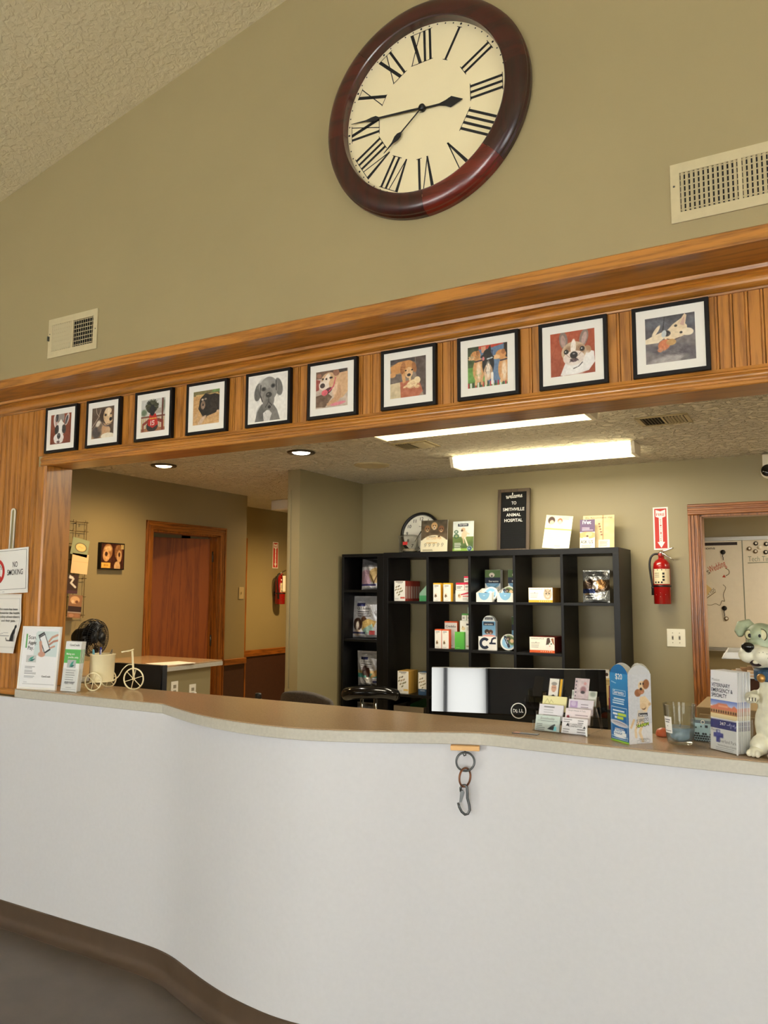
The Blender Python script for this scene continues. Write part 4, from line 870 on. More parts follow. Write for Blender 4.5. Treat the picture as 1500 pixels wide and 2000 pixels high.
def pf_wide(c, H):
    c.p([(.3, H * .38), (1, H * .12), (1, H * .3), (.4, H * .44)], (206, 40, 70)); c.e(.28, H * .5, .11, .14, (226, 196, 156)); c.e(.24, H * .47, .04, .07, (130, 96, 66)); c.bars(.5, H * .5, .95, 1, .1, .05, (206, 70, 70), 1); c.bars(.5, H * .66, .95, 3, .07, .025, (170, 166, 160), 2)
t = carton('wide_white_carton', 'wide white carton with red swoosh, lowest of the pink stack', 'box', -2.434, -2.314, 5.475, R1, .088, .09, (236, 232, 222), pf_wide)
carton('pink_carton', 'pink-topped small carton on the wide white carton, farther from the divider', 'box', -2.430, -2.360, 5.475, R1 + .0885, .056, .06, PNK, pf_pink, 'pink cartons')
carton('pink_carton', 'pink-topped small carton on the wide white carton, against the divider', 'box', -2.358, -2.314, 5.475, R1 + .0885, .058, .06, PNK, pf_pink, 'pink cartons')
carton('pink_carton', 'pink-topped small carton at the top of the pink stack', 'box', -2.362, -2.314, 5.475, R1 + .147, .046, .05, PNK, pf_pink, 'pink cartons')
# flea-collar boxes, display trays and tins
NAVY = (22, 34, 56); SKY = (130, 180, 214)
def collar_box(x, y, z, w, h, label):
    def pf(c, H):
        c.a[:] = (238, 238, 234); c.r(0, 0, 1, H * .24, (86, 112, 62)); c.e(.45, H * .16, .18, .14, (226, 214, 196)); c.e(.45, H * .19, .05, .05, (40, 30, 26)); c.r(0, H * .24, 1, H * .42, NAVY); c.e(.5, H * .42, .44, .30, SKY); c.r(0, H * .24, 1, H * .42, NAVY); c.l([(.06, H * .42), (.5, H * .42 + .30), (.94, H * .42)], .02, (70, 90, 120))
    t = carton('collar_box', label, 'box', x, x + w, y, z, h, .05, (234, 234, 230), pf, 'flea collar boxes')
    lettering([('Seresto', w * .06, h * .615, h * .055, w * .62, 'c', .01)], M_WHITEINK, t)
    return t
collar_box(-2.266, 5.66, R1, .128, .245, 'tall flea collar box standing behind the tins, whole front seen, top shelf')
collar_box(-2.078, 5.66, R1, .128, .245, 'tall flea collar box half hidden by the second divider, top shelf')
def tin(x, y, z, r, d, tilt, rz, label, roll=0.0, pic=True):
    t = thing('collar_tin', label, 'tin', (x, y, z), rz, tilt, 'round flea collar tins')
    MB().lathe([(0, d), (r - .002, d), (r, d - .003), (r, .004), (r - .003, 0), (r - .006, -.001), (0, -.001)], 36, (0, 0, r), 'y').obj('tin_body', mat('white_tin', (226, 226, 220), .3, var=0), t).modifiers.new('es', 'EDGE_SPLIT').split_angle = .7
    MB().lathe([(r + .0006, d * .25), (r + .0006, d * .6)], 36, (0, 0, r), 'y').obj('dark_band', mat('navy_band', NAVY, .4, var=0), t)
    c = Cv(40, 40, (226, 226, 220)); c.e(.5, .5, .48, .48, (230, 232, 228)); c.e(.5, .5, .42, .42, (200, 206, 206)); c.e(.5, .5, .38, .38, SKY); c.e(.5, .5, .2, .2, (190, 214, 230))
    if pic: c.e(.5, .32, .36, .22, (90, 110, 60), 0, .4); c.e(.34, .34, .13, .12, (60, 44, 34)); c.e(.6, .30, .12, .11, (214, 180, 140)); c.e(.34, .40, .05, .05, (200, 170, 140))
    c.l([(.12, .42), (.70, .66)], .15, NAVY); c.l([(.22, .455), (.52, .58)], .03, (226, 226, 226))
    X, Yy = c.X - .5, c.Y - .5
    if roll:
        cr, sr = math.cos(roll), math.sin(roll); x2 = np.clip((X * cr - Yy * sr + .5) * 40, 0, 39).astype(int); y2 = np.clip((X * sr + Yy * cr + .5) * 40, 0, 39).astype(int); c.a = c.a[y2, x2]
    o = printed('lid_print', c, 2 * r, 2 * r, t, -r, 0, -.0016)
    bm = bmesh.new(); bm.from_mesh(o.data); dl = [f for f in bm.faces if math.hypot(f.calc_center_median().x, f.calc_center_median().z - r) > r - .004]; bmesh.ops.delete(bm, geom=dl, context='FACES'); bm.to_mesh(o.data); bm.free()
    return t
def tray(x, y, z, w, h, d, label):
    t = thing('display_tray', label, 'display tray', (x + w / 2, y, z), 0, 0, 'card display trays')
    m = mat('white_card', (238, 236, 228), .6, var=.01); q = .002
    mb = MB(); mb.box(-w / 2, w / 2, 0, d, 0, q); mb.box(-w / 2, w / 2, 0, q, 0, h); mb.prism([(0, 0), (d, 0), (d, h * 1.5), (0, h)], -w / 2, -w / 2 + q, 'yz'); mb.prism([(0, 0), (d, 0), (d, h * 1.5), (0, h)], w / 2 - q, w / 2, 'yz'); mb.box(-w / 2, w / 2, d - q, d, 0, h * 1.5)
    mb.obj('tray', m, t)
    c = Cv(40, int(40 * h / w), (240, 238, 230)); c.e(.5, 0, .36, .42, SKY); c.bars(.44, .14, .6, 1, .1, .03, (240, 240, 240)); printed('front_print', c, w, h, t, -w / 2, 0)
tray(-2.261, 5.47, R1, .126, .068, .12, 'white display tray with a blue half disc under the first round tin'); tray(-2.095, 5.47, R1, .127, .068, .12, 'white display tray with a blue half disc beside the third column divider')
tin(-2.165, 5.50, R1 + .006, .057, .055, -.30, 0, 'round tin leaning in the tray below the whole flea collar box', .1, False); tin(-2.025, 5.50, R1 + .006, .059, .055, -.30, 0, 'round tin with a dog picture in the tray by the second divider', -.5)
def pf_rev(bar, cat):
    def f(c, H):
        c.a[:] = (244, 240, 228); c.r(0, H * .84, 1, H, bar)
        for i in range(6): c.e(.46 + .085 * i, H * .92, .016, .016, (250, 240, 220))
        c.bars(.06, H * .36, .5, 4, .055, .02, (176, 170, 160), 5)
        if cat == 0: c.e(.80, H * .44, .17, .22, (196, 176, 150)); c.p([(.66, H * .30), (.68, H * .02), (.76, H * .20)], (176, 156, 130)); c.p([(.86, H * .20), (.94, H * .04), (.95, H * .30)], (176, 156, 130)); c.e(.74, H * .40, .03, .025, (60, 60, 50)); c.e(.86, H * .40, .03, .025, (60, 60, 50)); c.l([(.70, H * .2), (.78, H * .32)], .02, (120, 100, 80)); c.l([(.90, H * .2), (.82, H * .32)], .02, (120, 100, 80)); c.e(.80, H * .58, .06, .05, (230, 216, 196)); c.e(.80, H * .54, .022, .016, (190, 120, 110))
        else: c.e(.80, H * .46, .16, .24, (240, 236, 230)); c.p([(.66, H * .5), (.70, H * .06), (.80, H * .02), (.84, H * .3), (.74, H * .46)], (70, 52, 44)); c.p([(.86, H * .1), (.96, H * .04), (.99, H * .5), (.92, H * .36)], (150, 96, 60)); c.e(.75, H * .42, .03, .025, (60, 90, 60)); c.e(.87, H * .42, .03, .025, (60, 90, 60)); c.e(.81, H * .56, .022, .018, (206, 130, 120))
    return f
for (x0, x1, z, h, bar, side, cat, lab, nm, grp) in ((-1.852, -1.672, R1, .107, (226, 176, 50), (150, 104, 36), 0, 'yellow-banded carton with a tabby cat', 'cat_carton', 'tabby cat cartons'), (-1.850, -1.664, R2, .112, (226, 96, 40), (112, 30, 18), 1, 'orange-banded carton with a calico cat', 'calico_carton', 'calico cat cartons')):
    t = carton(nm, lab + ' at the front of its row', 'box', x0, x1, 5.47, z, h, .040, side, pf_rev(bar, cat), grp, 64)
    w = x1 - x0; lettering([('revolution', -w * .44, h * .86, h * .07, w * .34, 'l', 0), ('PLUS', -w * .08, h * .86, h * .07, w * .16, 'l', 0), ('4', -w * .24, h * .62, h * .08, None, 'c', .01)], M_INK, t)
    row(t, 5, .0425, [lab + ', %s behind the front one' % s for s in ('first', 'second', 'third', 'last')])
# lower shelf of the second column
a = carton('orange_carton', 'white and orange carton nearest the first divider, middle shelf', 'box', -2.608, -2.550, 5.47, R2, .146, .045, ORA, pf_cred(ORA), 'orange cartons')
b = dup(a); b.location.x += .061; b['label'] = 'white and orange carton second from the first divider, middle shelf'
c_ = carton('orange_carton', 'tall orange-edged white carton standing behind the pair of orange cartons, middle shelf', 'box', -2.566, -2.458, 5.56, R2, .205, .03, ORA, lambda c, H: (c.r(0, 0, 1, H * .05, ORA), c.bars(.2, H * .9, .8, 1, .1, .05, (170, 166, 160))))
lettering([('Credelio', 0, .158, .017, .085, 'c', .01)], M_INK, c_)
def pf_green(c, H):
    c.e(.3, H * .28, .16, .14, (226, 200, 160)); c.e(.24, H * .22, .05, .08, (180, 150, 110)); c.r(.55, H * .1, .98, H * .16, (60, 60, 62)); c.bars(.6, H * .24, .95, 3, .09, .03, (160, 156, 150), 3); c.r(.84, H * .5, .92, H * .86, (110, 150, 110)); c.e(.72, H * .9, .2, .06, (206, 180, 140))
carton('green_display_carton', 'tall white display carton with a sitting dog, by the second divider, middle shelf', 'box', -2.410, -2.314, 5.50, R2, .215, .10, (234, 234, 224), pf_green)
carton('green_flap', 'plain bright green carton leaning before the tall white display carton', 'box', -2.440, -2.362, 5.47, R2, .130, .026, (84, 176, 66), lambda c, H: (c.g((96, 186, 72), (74, 166, 60)), c.bars(.1, H * .9, .7, 1, .1, .04, (150, 210, 130))))
def pf_gr(c, H): c.r(0, 0, 1, H * .24, (84, 160, 76)); c.bars(.15, H * .5, .85, 2, .2, .09, (70, 66, 62), 2)
carton('green_topped_carton', 'small green-topped carton on the display carton, away from the divider', 'box', -2.396, -2.356, 5.505, R2 + .2155, .053, .05, (120, 170, 110), pf_gr, 'small green-topped cartons')
carton('green_topped_carton', 'small green-topped carton on the display carton, touching the divider', 'box', -2.354, -2.314, 5.505, R2 + .2155, .053, .05, (120, 170, 110), pf_gr, 'small green-topped cartons')
carton('green_topped_carton', 'topmost small pale green carton above the display carton', 'box', -2.346, -2.314, 5.505, R2 + .269, .046, .045, (150, 190, 170), lambda c, H: c.g((170, 206, 190), (206, 220, 206)), 'small green-topped cartons')
# blue counter sign with the C logo, middle shelf third column
t = thing('collar_sign', 'light blue flea collar stand-up sign with a round top and dark C emblem', 'sign', (-2.187, 5.51, R2))
MB().prism([(-.052, .0), (.054, .0), (.054, .215), (.046, .215)] + [(-.0 + .048 * math.cos(a_), .208 + .048 * math.sin(a_)) for a_ in [PI * k / 12 for k in range(1, 12)]] + [(-.046, .215), (-.052, .215)], .02, .06, 'xz').obj('backing', mat('pale_card', (226, 230, 230), .6, var=.01), t)
c = Cv(40, 80, (226, 230, 230)); H = c.H; c.g((110, 166, 206), (160, 200, 224)); c.e(.36, H * .36, .18, .16, (60, 42, 34)); c.e(.64, H * .37, .17, .16, (96, 64, 46)); c.e(.38, H * .40, .06, .06, (196, 170, 150)); c.e(.64, H * .41, .06, .06, (206, 176, 150)); c.e(.5, H * .52, .5, .12, (224, 160, 150)); c.r(.1, .06, .9, .28, NAVY); printed('front_print', c, .106, .212, t, -.052, 0, .0185)
lettering([('seresto', 0, .186, .012, .066, 'c', .01)], M_WHITEINK, t, .0175); MB().box(-.03, .032, .0192, .02, .224, .241).obj('badge', mat('navy_band', NAVY, .4, var=0), t); lettering([('seresto', .001, .228, .008, .05, 'c', .01)], M_WHITEINK, t, .0186)
mb = MB().box(-.075, .072, -.002, .004, 0, .1); mb.obj('emblem_card', M_WHITE, t)
mb = MB(); ri, ro, ang = .022, .043, [math.radians(a_) for a_ in range(42, 319, 12)]
mb.add([(r_ * math.cos(a_) - .024, -.0035, r_ * math.sin(a_) + .050) for a_ in ang for r_ in (ri, ro)], [(2 * i, 2 * i + 1, 2 * i + 3, 2 * i + 2) for i in range(len(ang) - 1)])
for q in ([(.012, .044), (.064, .044), (.064, .057), (.012, .057)], [(.022, .057), (.036, .057), (.040, .077), (.054, .084), (.066, .084), (.066, .098), (.046, .096), (.030, .086)]): mb.add([(x_, -.0035, z_) for x_, z_ in q], [(0, 1, 2, 3) if len(q) == 4 else tuple(range(len(q)))])
mb.obj('emblem', mat('navy_band', NAVY, .4, var=0), t)
tin(-2.024, 5.50, R2 + .002, .062, .05, -.2, .12, 'round tin with a dog picture on the middle shelf beside the C sign', -.75)
carton('collar_box', 'tall flea collar box half hidden by the third divider, middle shelf', 'box', -2.068, -1.985, 5.70, R2, .245, .05, (234, 234, 230), lambda c, H: (c.r(0, 0, 1, H * .24, (86, 112, 62)), c.r(0, H * .24, 1, H * .5, NAVY), c.e(.2, H * .5, .6, .5, SKY), c.r(0, H * .24, 1, H * .42, NAVY)), 'flea collar boxes')
# third shelf, first column
def pf_ylow(bar): return pf_pills(bar)
t = carton('pill_carton', 'white-fronted yellow carton at the front of its row on the low shelf', 'box', -2.933, -2.834, 5.47, R3, .174, .038, (196, 150, 62), pf_pills((232, 196, 110)), 'yellow-sided medicine cartons')
row(t, 4, .040, ['yellow-sided carton, %s behind the white-fronted one on the low shelf' % s for s in ('first', 'second', 'third')])
def pf_blue(c, H): pf_pills((60, 100, 150))(c, H); c.r(0, H * .74, 1, H, (52, 84, 122)); c.bars(.2, H * .80, .9, 1, .1, .05, (206, 214, 224))
carton('blue_carton', 'white and blue carton beside the yellow-sided row on the low shelf', 'box', -2.750, -2.668, 5.47, R3, .172, .10, (70, 110, 150), pf_blue)
carton('small_blue_carton', 'small blue carton standing on end behind the white and blue one', 'box', -2.70, -2.668, 5.60, R3, .245, .05, (66, 120, 160), None)
t = thing('open_carton', 'open tan carton with a green folder inside on the bottom shelf', 'box', (-2.835, 5.47, R4))
tc_ = mat('tan_card', (120, 106, 84), .7, var=.03)
mb = MB(); mb.box(-.135, .135, 0, .24, 0, .004); mb.box(-.135, .135, 0, .004, 0, .255); mb.box(-.135, .135, .236, .24, 0, .255); mb.box(-.135, -.131, 0, .24, 0, .255); mb.box(.131, .135, 0, .24, 0, .255); mb.obj('carton', tc_, t)
t = thing('green_folder', 'dark green folder sticking out of the open tan carton', 'folder', (-2.80, 5.55, R4 + .005), -.2, -.15)
MB().prism([(-.1, 0), (.095, 0), (.095, .31), (.08, .33), (-.1, .25)], 0, .012, 'xz').obj('cover', mat('dark_green_card', (40, 110, 66), .5, var=.02), t)
# right-hand column low shelf
MAR = (98, 24, 46)
def pf_mar(c, H): c.g((104, 26, 50), (92, 20, 44)); c.e(.6, H * .3, .2, .12, (190, 130, 140), 0, .8); c.bars(.3, H * .55, .9, 3, .12, .05, (150, 90, 100), 2)
carton('maroon_carton', 'maroon carton lying on another one in the low corner of the shelving', 'box', -1.292, -1.238, 5.47, R3 + .078, .080, .12, MAR, pf_mar, 'maroon cartons')
carton('maroon_carton', 'maroon carton under the other one in the low corner of the shelving', 'box', -1.295, -1.238, 5.47, R3, .076, .12, MAR, pf_mar, 'maroon cartons')
carton('tan_carton', 'tan carton behind the maroon cartons', 'box', -1.368, -1.29, 5.64, R3, .185, .10, (196, 170, 110), lambda c, H: (c.g((206, 182, 124), (190, 160, 100)), c.bars(.1, .1, .9, 4, .12, .05, (120, 90, 50), 2)))
carton('photo_carton', 'small pale carton with a dark picture on the tan carton', 'box', -1.366, -1.330, 5.66, R3 + .186, .060, .04, (220, 206, 180), lambda c, H: c.e(.5, H * .55, .3, .34, (70, 40, 30)))

# ------------------------------------------------------------------ foil treat bags
def bag_mat(name, metal, rough):
    m = print_mat(name, rough); b = m.node_tree.nodes['Principled BSDF']
    if b.inputs['Metallic'].default_value == 0: 
        b.inputs['Metallic'].default_value = metal; nt = m.node_tree
        tc = nt.nodes.new('ShaderNodeTexCoord'); n = nt.nodes.new('ShaderNodeTexNoise'); n.inputs['Scale'].default_value = 22; n.inputs['Detail'].default_value = 2; n.inputs['Distortion'].default_value = 1.5
        bp = nt.nodes.new('ShaderNodeBump'); bp.inputs['Strength'].default_value = .8; bp.inputs['Distance'].default_value = .012
        nt.links.new(tc.outputs['Object'], n.inputs['Vector']); nt.links.new(n.outputs['Fac'], bp.inputs['Height']); nt.links.new(bp.outputs['Normal'], b.inputs['Normal'])
    return m
def pouch(label, x, y, z, w, h, d, cv, m, back, rz=0.0, tilt=-.06, seed=1, flare=0.0):
    t = thing('treat_bag', label, 'bag', (x, y, z), rz, tilt, 'pet treat bags')
    o = printed('pouch_front', cv, w, h, t, -w / 2, 0, 0, m)
    n = len(o.data.vertices); co = np.zeros(n * 3, np.float32); o.data.vertices.foreach_get('co', co); co = co.reshape(-1, 3)
    def shape(co, s):
        u = co[:, 0] / w * 2; v = co[:, 2] / h; rg = np.random.RandomState(seed); b = (1 - np.abs(u) ** 3) * np.clip(v / .08, 0, 1) ** .5 * np.where(v > .80, np.clip((.97 - v) / .17, 0, 1) * .9 + .02, 1.0)
        wr = sum(.09 * np.sin(rg.uniform(4, 11) * u + rg.uniform(5, 16) * v + rg.uniform(0, 6)) for _ in range(5))
        c2 = co.copy(); c2[:, 1] = -s * b * d / 2 * (1 + wr) - s * .0004; c2[:, 0] *= 1 - .07 * b + flare * (v - .5); c2[:, 2] -= .012 * (1 - u * u) * (v > .9) * 0
        return c2
    o.data.vertices.foreach_set('co', shape(co, 1).astype(np.float32).ravel()); o.data.polygons.foreach_set('use_smooth', [True] * len(o.data.polygons)); o.data.update()
    nx = nz = 14; g = np.array([(-w / 2 + w * i / nx, 0, h * j / nz) for j in range(nz + 1) for i in range(nx + 1)]); mb = MB()
    mb.add([tuple(p) for p in shape(g, -1)], [(j * (nx + 1) + i, j * (nx + 1) + i + 1, (j + 1) * (nx + 1) + i + 1, (j + 1) * (nx + 1) + i) for j in range(nz) for i in range(nx)], True); mb.obj('pouch_back', back, t)
    zs = MB().box(-w * .45, w * .45, -.0035, .0035, h * .86, h * .872).obj('zip_strip', mat('frosted_zip', (176, 178, 180), .3, var=0), t)
    return t
PB = bag_mat('pouch_print', .35, .28); FB = bag_mat('foil_print', .75, .2)
c = Cv(48, 64, (196, 198, 196)); H = c.H
c.r(0, 0, 1, H * .2, (170, 172, 172)); c.p([(0, H * .34), (1, H * .30), (1, H * .62), (.5, H * .7), (0, H * .6)], (96, 78, 60)); c.e(.3, H * .42, .16, .2, (60, 48, 40)); c.e(.7, H * .44, .2, .2, (176, 130, 80)); c.e(.5, H * .5, .12, .18, (214, 206, 196)); c.r(0, H * .58, .5, H * .72, (40, 50, 84)); c.bars(.1, H * .76, .6, 2, .1, .04, (60, 60, 66), 2); c.e(.16, H * .74, .1, .04, (180, 150, 110)); c.n(20, 9, 4)
pouch('silver foil treat bag alone in the end column of the wide shelving', -1.384, 5.56, R1 + .002, .188, .228, .06, c, FB, M_FOIL, 0, -.05, 3)
c = Cv(44, 60, (206, 204, 206)); H = c.H; c.r(0, 0, 1, H * .26, (120, 118, 122)); c.p([(.1, 0), (.9, H * .2), (.9, H * .05), (.4, 0)], (40, 38, 40)); c.e(.22, H * .60, .30, .34, (196, 160, 176)); c.e(.66, H * .54, .30, .34, (206, 176, 120)); c.l([(.42, H * .5), (.6, H * .8), (.8, H * .36)], .04, (96, 66, 40)); c.r(0, H * .82, .7, H * .88, (58, 50, 110)); c.n(16, 8, 2)
pouch('pink and tan clear-topped treat bag on the top shelf of the narrow bookcase', -3.235, 5.60, BS[0] + .002, .212, .255, .05, c, PB, M_BAGW, .05, -.06, 5)
def chew(c, kind):
    H = c.H; c.a[:] = (206, 206, 210); c.r(.16, H * .17, .46, H * .25, (32, 36, 86)); c.bars(.18, H * .37, .70, 3, .07, .026, (70, 70, 80), 2, .15)
    if kind == 0:
        c.e(.20, H * .68, .17, .22, (70, 44, 32)); c.e(.20, H * .72, .055, .16, (236, 226, 214)); c.e(.20, H * .88, .15, .12, (220, 200, 176)); c.e(.45, H * .60, .11, .16, (96, 62, 44)); c.p([(.40, H * .62), (.60, H * .54), (.88, H * .60), (.80, H * .74), (.5, H * .88), (.36, H * .8)], (224, 190, 116)); c.p([(.40, H * .80), (.75, H * .66), (.8, H * .84), (.45, H * .92)], (170, 206, 196)); c.r(.66, H * .82, .84, H * .92, (206, 86, 84)); c.r(0, H * .86, .5, H * .90, (40, 40, 80))
    else:
        c.r(0, H * .56, 1, H * .66, (228, 202, 150)); c.r(0, H * .64, 1, H * .76, (96, 176, 164)); c.e(.34, H * .56, .10, .20, (60, 38, 34)); c.e(.48, H * .62, .10, .20, (74, 44, 38)); c.p([(.56, H * .8), (.74, H * .56), (.96, H * .5), (.98, H * .66)], (206, 170, 110)); c.e(.5, H * .82, .13, .1, (230, 226, 220)); c.r(.72, H * .84, .9, H * .9, (32, 36, 86))
    c.n(12, 9, 3)
c = Cv(60, 84, (206, 206, 210)); chew(c, 0)
t = pouch('large white chew bag with dog photos on the second shelf of the bookcase', -3.292, 5.60, BS[1] + .002, .270, .345, .07, c, PB, M_BAGW, .0, -.05, 8, -.06)
lettering([('C.E.T.', -.075, .235, .017, .05, 'l', .01), ('Enzymatic', -.022, .235, .015, .075, 'l', 0)], M_INK, t, -.041)
dup_c = Cv(56, 76, (206, 206, 210)); chew(dup_c, 1)
t = pouch('white and teal chew bag on the third shelf of the bookcase', -3.262, 5.60, BS[2] + .002, .236, .282, .06, dup_c, PB, M_BAGW, .0, -.05, 11, .16)
lettering([('C.E.T.', -.066, .19, .014, .042, 'l', .01), ('Enzymatic', -.02, .19, .013, .066, 'l', 0)], M_INK, t, -.036)
c = Cv(40, 50, (150, 150, 152)); c.r(0, 0, 1, .2, (120, 120, 122)); c.n(24, 8, 4)
pouch('grey chew bag low down in the narrow bookcase', -3.285, 5.60, BS[3] + .002, .20, .25, .05, c, PB, M_BAGW, 0, -.05, 6)

# ------------------------------------------------------------------ on top of the shelving
rc = thing('round_clock', 'black-rimmed white office clock leaning on the wall above the shelving', 'clock', (-2.866, 5.70, ST), 0, -.22)
RR = .178
MB().lathe([(RR - .022, .02), (RR, .02), (RR, -.012), (RR - .006, -.018), (RR - .018, -.018), (RR - .022, -.010), (RR - .022, .02)], 48, (0, 0, RR), 'y').obj('rim', M_BLACK, rc)
MB().lathe([(0, .004), (RR - .02, .004), (RR - .02, .016), (0, .016)], 48, (0, 0, RR), 'y', False).obj('dial', mat('white_dial', (240, 238, 226), .4, var=0), rc)
lettering([(str(k), .124 * math.sin(k * PI / 6), RR + .124 * math.cos(k * PI / 6) - .014, .028, None, 'c', .01) for k in range(1, 13)] + [('Benrus', 0, RR + .055, .009, None, 'c', 0)], M_INK, rc, .002, 'numerals')
for nm, a_, ln, wd2 in (('minute_hand', 31, .12, .003), ('hour_hand', -150, .085, .004)):
    a_ = math.radians(a_); p0 = (-.02 * math.sin(a_), RR - .02 * math.cos(a_)); p1 = (ln * math.sin(a_), RR + ln * math.cos(a_)); nx_, nz_ = math.cos(a_) * wd2, -math.sin(a_) * wd2
    MB().prism([(p0[0] - nx_, p0[1] - nz_), (p0[0] + nx_, p0[1] + nz_), (p1[0] + nx_ * .4, p1[1] + nz_ * .4), (p1[0] - nx_ * .4, p1[1] - nz_ * .4)], -.002, 0, 'xz').obj(nm, M_INK, rc)
jar = thing('plastic_jar', 'clear plastic jar with a small red label before the leaning clock', 'jar', (-2.885, 5.57, ST))
MB().lathe([(0, .0), (.070, 0), (.078, .004), (.083, .12), (.086, .125), (.083, .126), (.080, .12), (.075, .006), (0, .004)], 36).obj('jar_body', M_JAR, jar)
MB().lathe([(0, .150), (.060, .148), (.086, .142), (.089, .127), (.0865, .127), (.084, .139), (.058, .1445), (0, .146)], 36).obj('lid', M_JAR, jar)
MB().box(-.012, .03, -.0825, -.081, .062, .088).obj('red_label', M_REDINK, jar)
MB().ball((0, 0, .022), .055, .055, .016).obj('contents', mat('beige_treats', (190, 176, 150), .8, var=.1, vscale=60), jar)
def poster(name, label, cat, x, y, z, w, h, cv, rz=0.0, tilt=-.12, t=.003, edge=None, m=None):
    o = thing(name, label, cat, (x, y, z), rz, tilt); board(w, h, t, edge or M_WHITE, o, 'card', 0)
    printed('print', cv, w, h, o, -w / 2, 0, -.0006, m); return o
c = Cv(56, 62, (240, 232, 200)); H = c.H; c.g((70, 62, 44), (96, 78, 54), 0, H * .62); c.n(22, 12, 3); c.e(.24, H * .26, .11, .12, (140, 100, 60)); c.e(.24, H * .31, .05, .05, (206, 180, 140)); c.e(.50, H * .18, .12, .13, (190, 150, 100)); c.e(.50, H * .24, .055, .06, (226, 206, 176)); c.e(.76, H * .28, .11, .12, (120, 80, 48)); c.e(.76, H * .33, .05, .05, (200, 170, 130)); c.fur(.5, H * .34, .42, .14, (96, 76, 50), 70, 60, .06, 40)
for q in ((.20, .25), (.28, .25), (.46, .17), (.54, .17), (.72, .27), (.80, .27)): c.e(q[0], H * q[1], .018, .018, (24, 18, 14))
for q in ((.24, .30), (.50, .235), (.76, .32)): c.e(q[0], H * q[1], .024, .018, (24, 18, 14))
c.e(.5, H * .50, .34, .06, (110, 86, 56), 0, .6); c.e(.5, H * .92, .62, H * .46, (240, 230, 196)); c.r(0, H * .62, 1, H, (240, 230, 196)); c.bars(.3, H * .50, .68, 1, .1, .02, (90, 84, 70)); c.r(.64, H * .48, .72, H * .53, (80, 60, 40))
for i in range(5): c.e(.18 + .16 * i, H * .745, .04, .04, (120, 110, 80)); c.e(.18 + .16 * i, H * .745, .028, .028, (232, 222, 190)); c.bars(.13 + .16 * i, H * .80, .23 + .16 * i, 1, .1, .015, (150, 140, 110))
c.bars(.08, H * .90, .6, 2, .035, .014, (150, 140, 110)); c.bars(.2, H * .69, .8, 1, .1, .014, (200, 150, 70))
o = poster('dog_poster', 'cream poster with a dark dog photo on top beside the clear jar', 'poster', -2.668, 5.58, ST, .234, .262, c, 0, -.08); lettering([('DO TOGETHER', 0, .108, .018, .13, 'c', .005)], mat('orange_ink', (214, 160, 80), .6, var=0), o)
c = Cv(46, 66, (206, 216, 216)); H = c.H; c.g((206, 214, 210), (226, 228, 214), 0, H * .5); c.g((110, 130, 66), (70, 92, 50), H * .5, H * .88); c.n(10, 10, 3); c.e(.16, H * .34, .10, .08, (60, 100, 70)); c.e(.16, H * .34, .055, .04, (206, 214, 206)); c.e(.17, H * .48, .13, .11, (60, 100, 70)); c.e(.17, H * .48, .07, .06, (150, 160, 110))
c.e(.55, H * .44, .13, .2, (222, 196, 160), 12); c.e(.50, H * .27, .10, .09, (206, 176, 140)); c.e(.44, H * .30, .05, .05, (96, 66, 50)); c.l([(.6, H * .36), (.78, H * .42)], .06, (222, 200, 170)); c.l([(.58, H * .54), (.72, H * .78)], .07, (230, 212, 186)); c.l([(.50, H * .54), (.54, H * .70)], .06, (206, 176, 140)); c.r(0, H * .88, 1, H, (140, 176, 70)); c.bars(.08, H * .70, .42, 5, .075, .03, (240, 240, 236), 4); c.e(.82, H * .89, .12, .12, (230, 240, 240)); c.e(.82, H * .89, .105, .105, (24, 60, 90)); c.bars(.75, H * .87, .9, 2, .04, .02, (230, 240, 240))
c.r(.24, H * .075, .74, H * .165, NAVY)
o = poster('collar_poster', 'flea collar advertisement with a leaping dog and a big number', 'poster', -2.425, 5.60, ST, .176, .245, c, 0, -.08); lettering([('Seresto', -.002, .2115, .014, .07, 'c', .008)], M_WHITEINK, o)
lb = thing('letter_board', 'tall black letter board in a wooden frame with white welcome letters', 'sign', (-2.066, 5.74, ST), 0, -.085)
WB_, HB_ = .262, .502
rframe(WB_, HB_, .026, .028, wood('dark_walnut', (84, 68, 50), (50, 38, 28), 2, .5), lb)
MB().box(-WB_ / 2 + .024, WB_ / 2 - .024, .014, .024, .024, HB_ - .024).obj('felt', mat('black_felt', (13, 13, 14), .9, var=0), lb)
mb = MB()
for k in range(52): zz = .030 + k * .0085; mb.box(-WB_ / 2 + .026, WB_ / 2 - .026, .0115, .014, zz, zz + .005)
o = mb.obj('felt_ridges', mat('black_felt', (13, 13, 14), .9, var=0), lb); o['kind'] = 'stuff'
lettering([('TO', 0, .378, .024, .040, 'c', .012), ('SMITHVILLE', -.002, .328, .024, .176, 'c', .012), ('ANIMAL', -.002, .284, .024, .118, 'c', .012), ('HOSPITAL', -.002, .240, .024, .148, 'c', .012)], M_WHITEINK, lb, .0105)
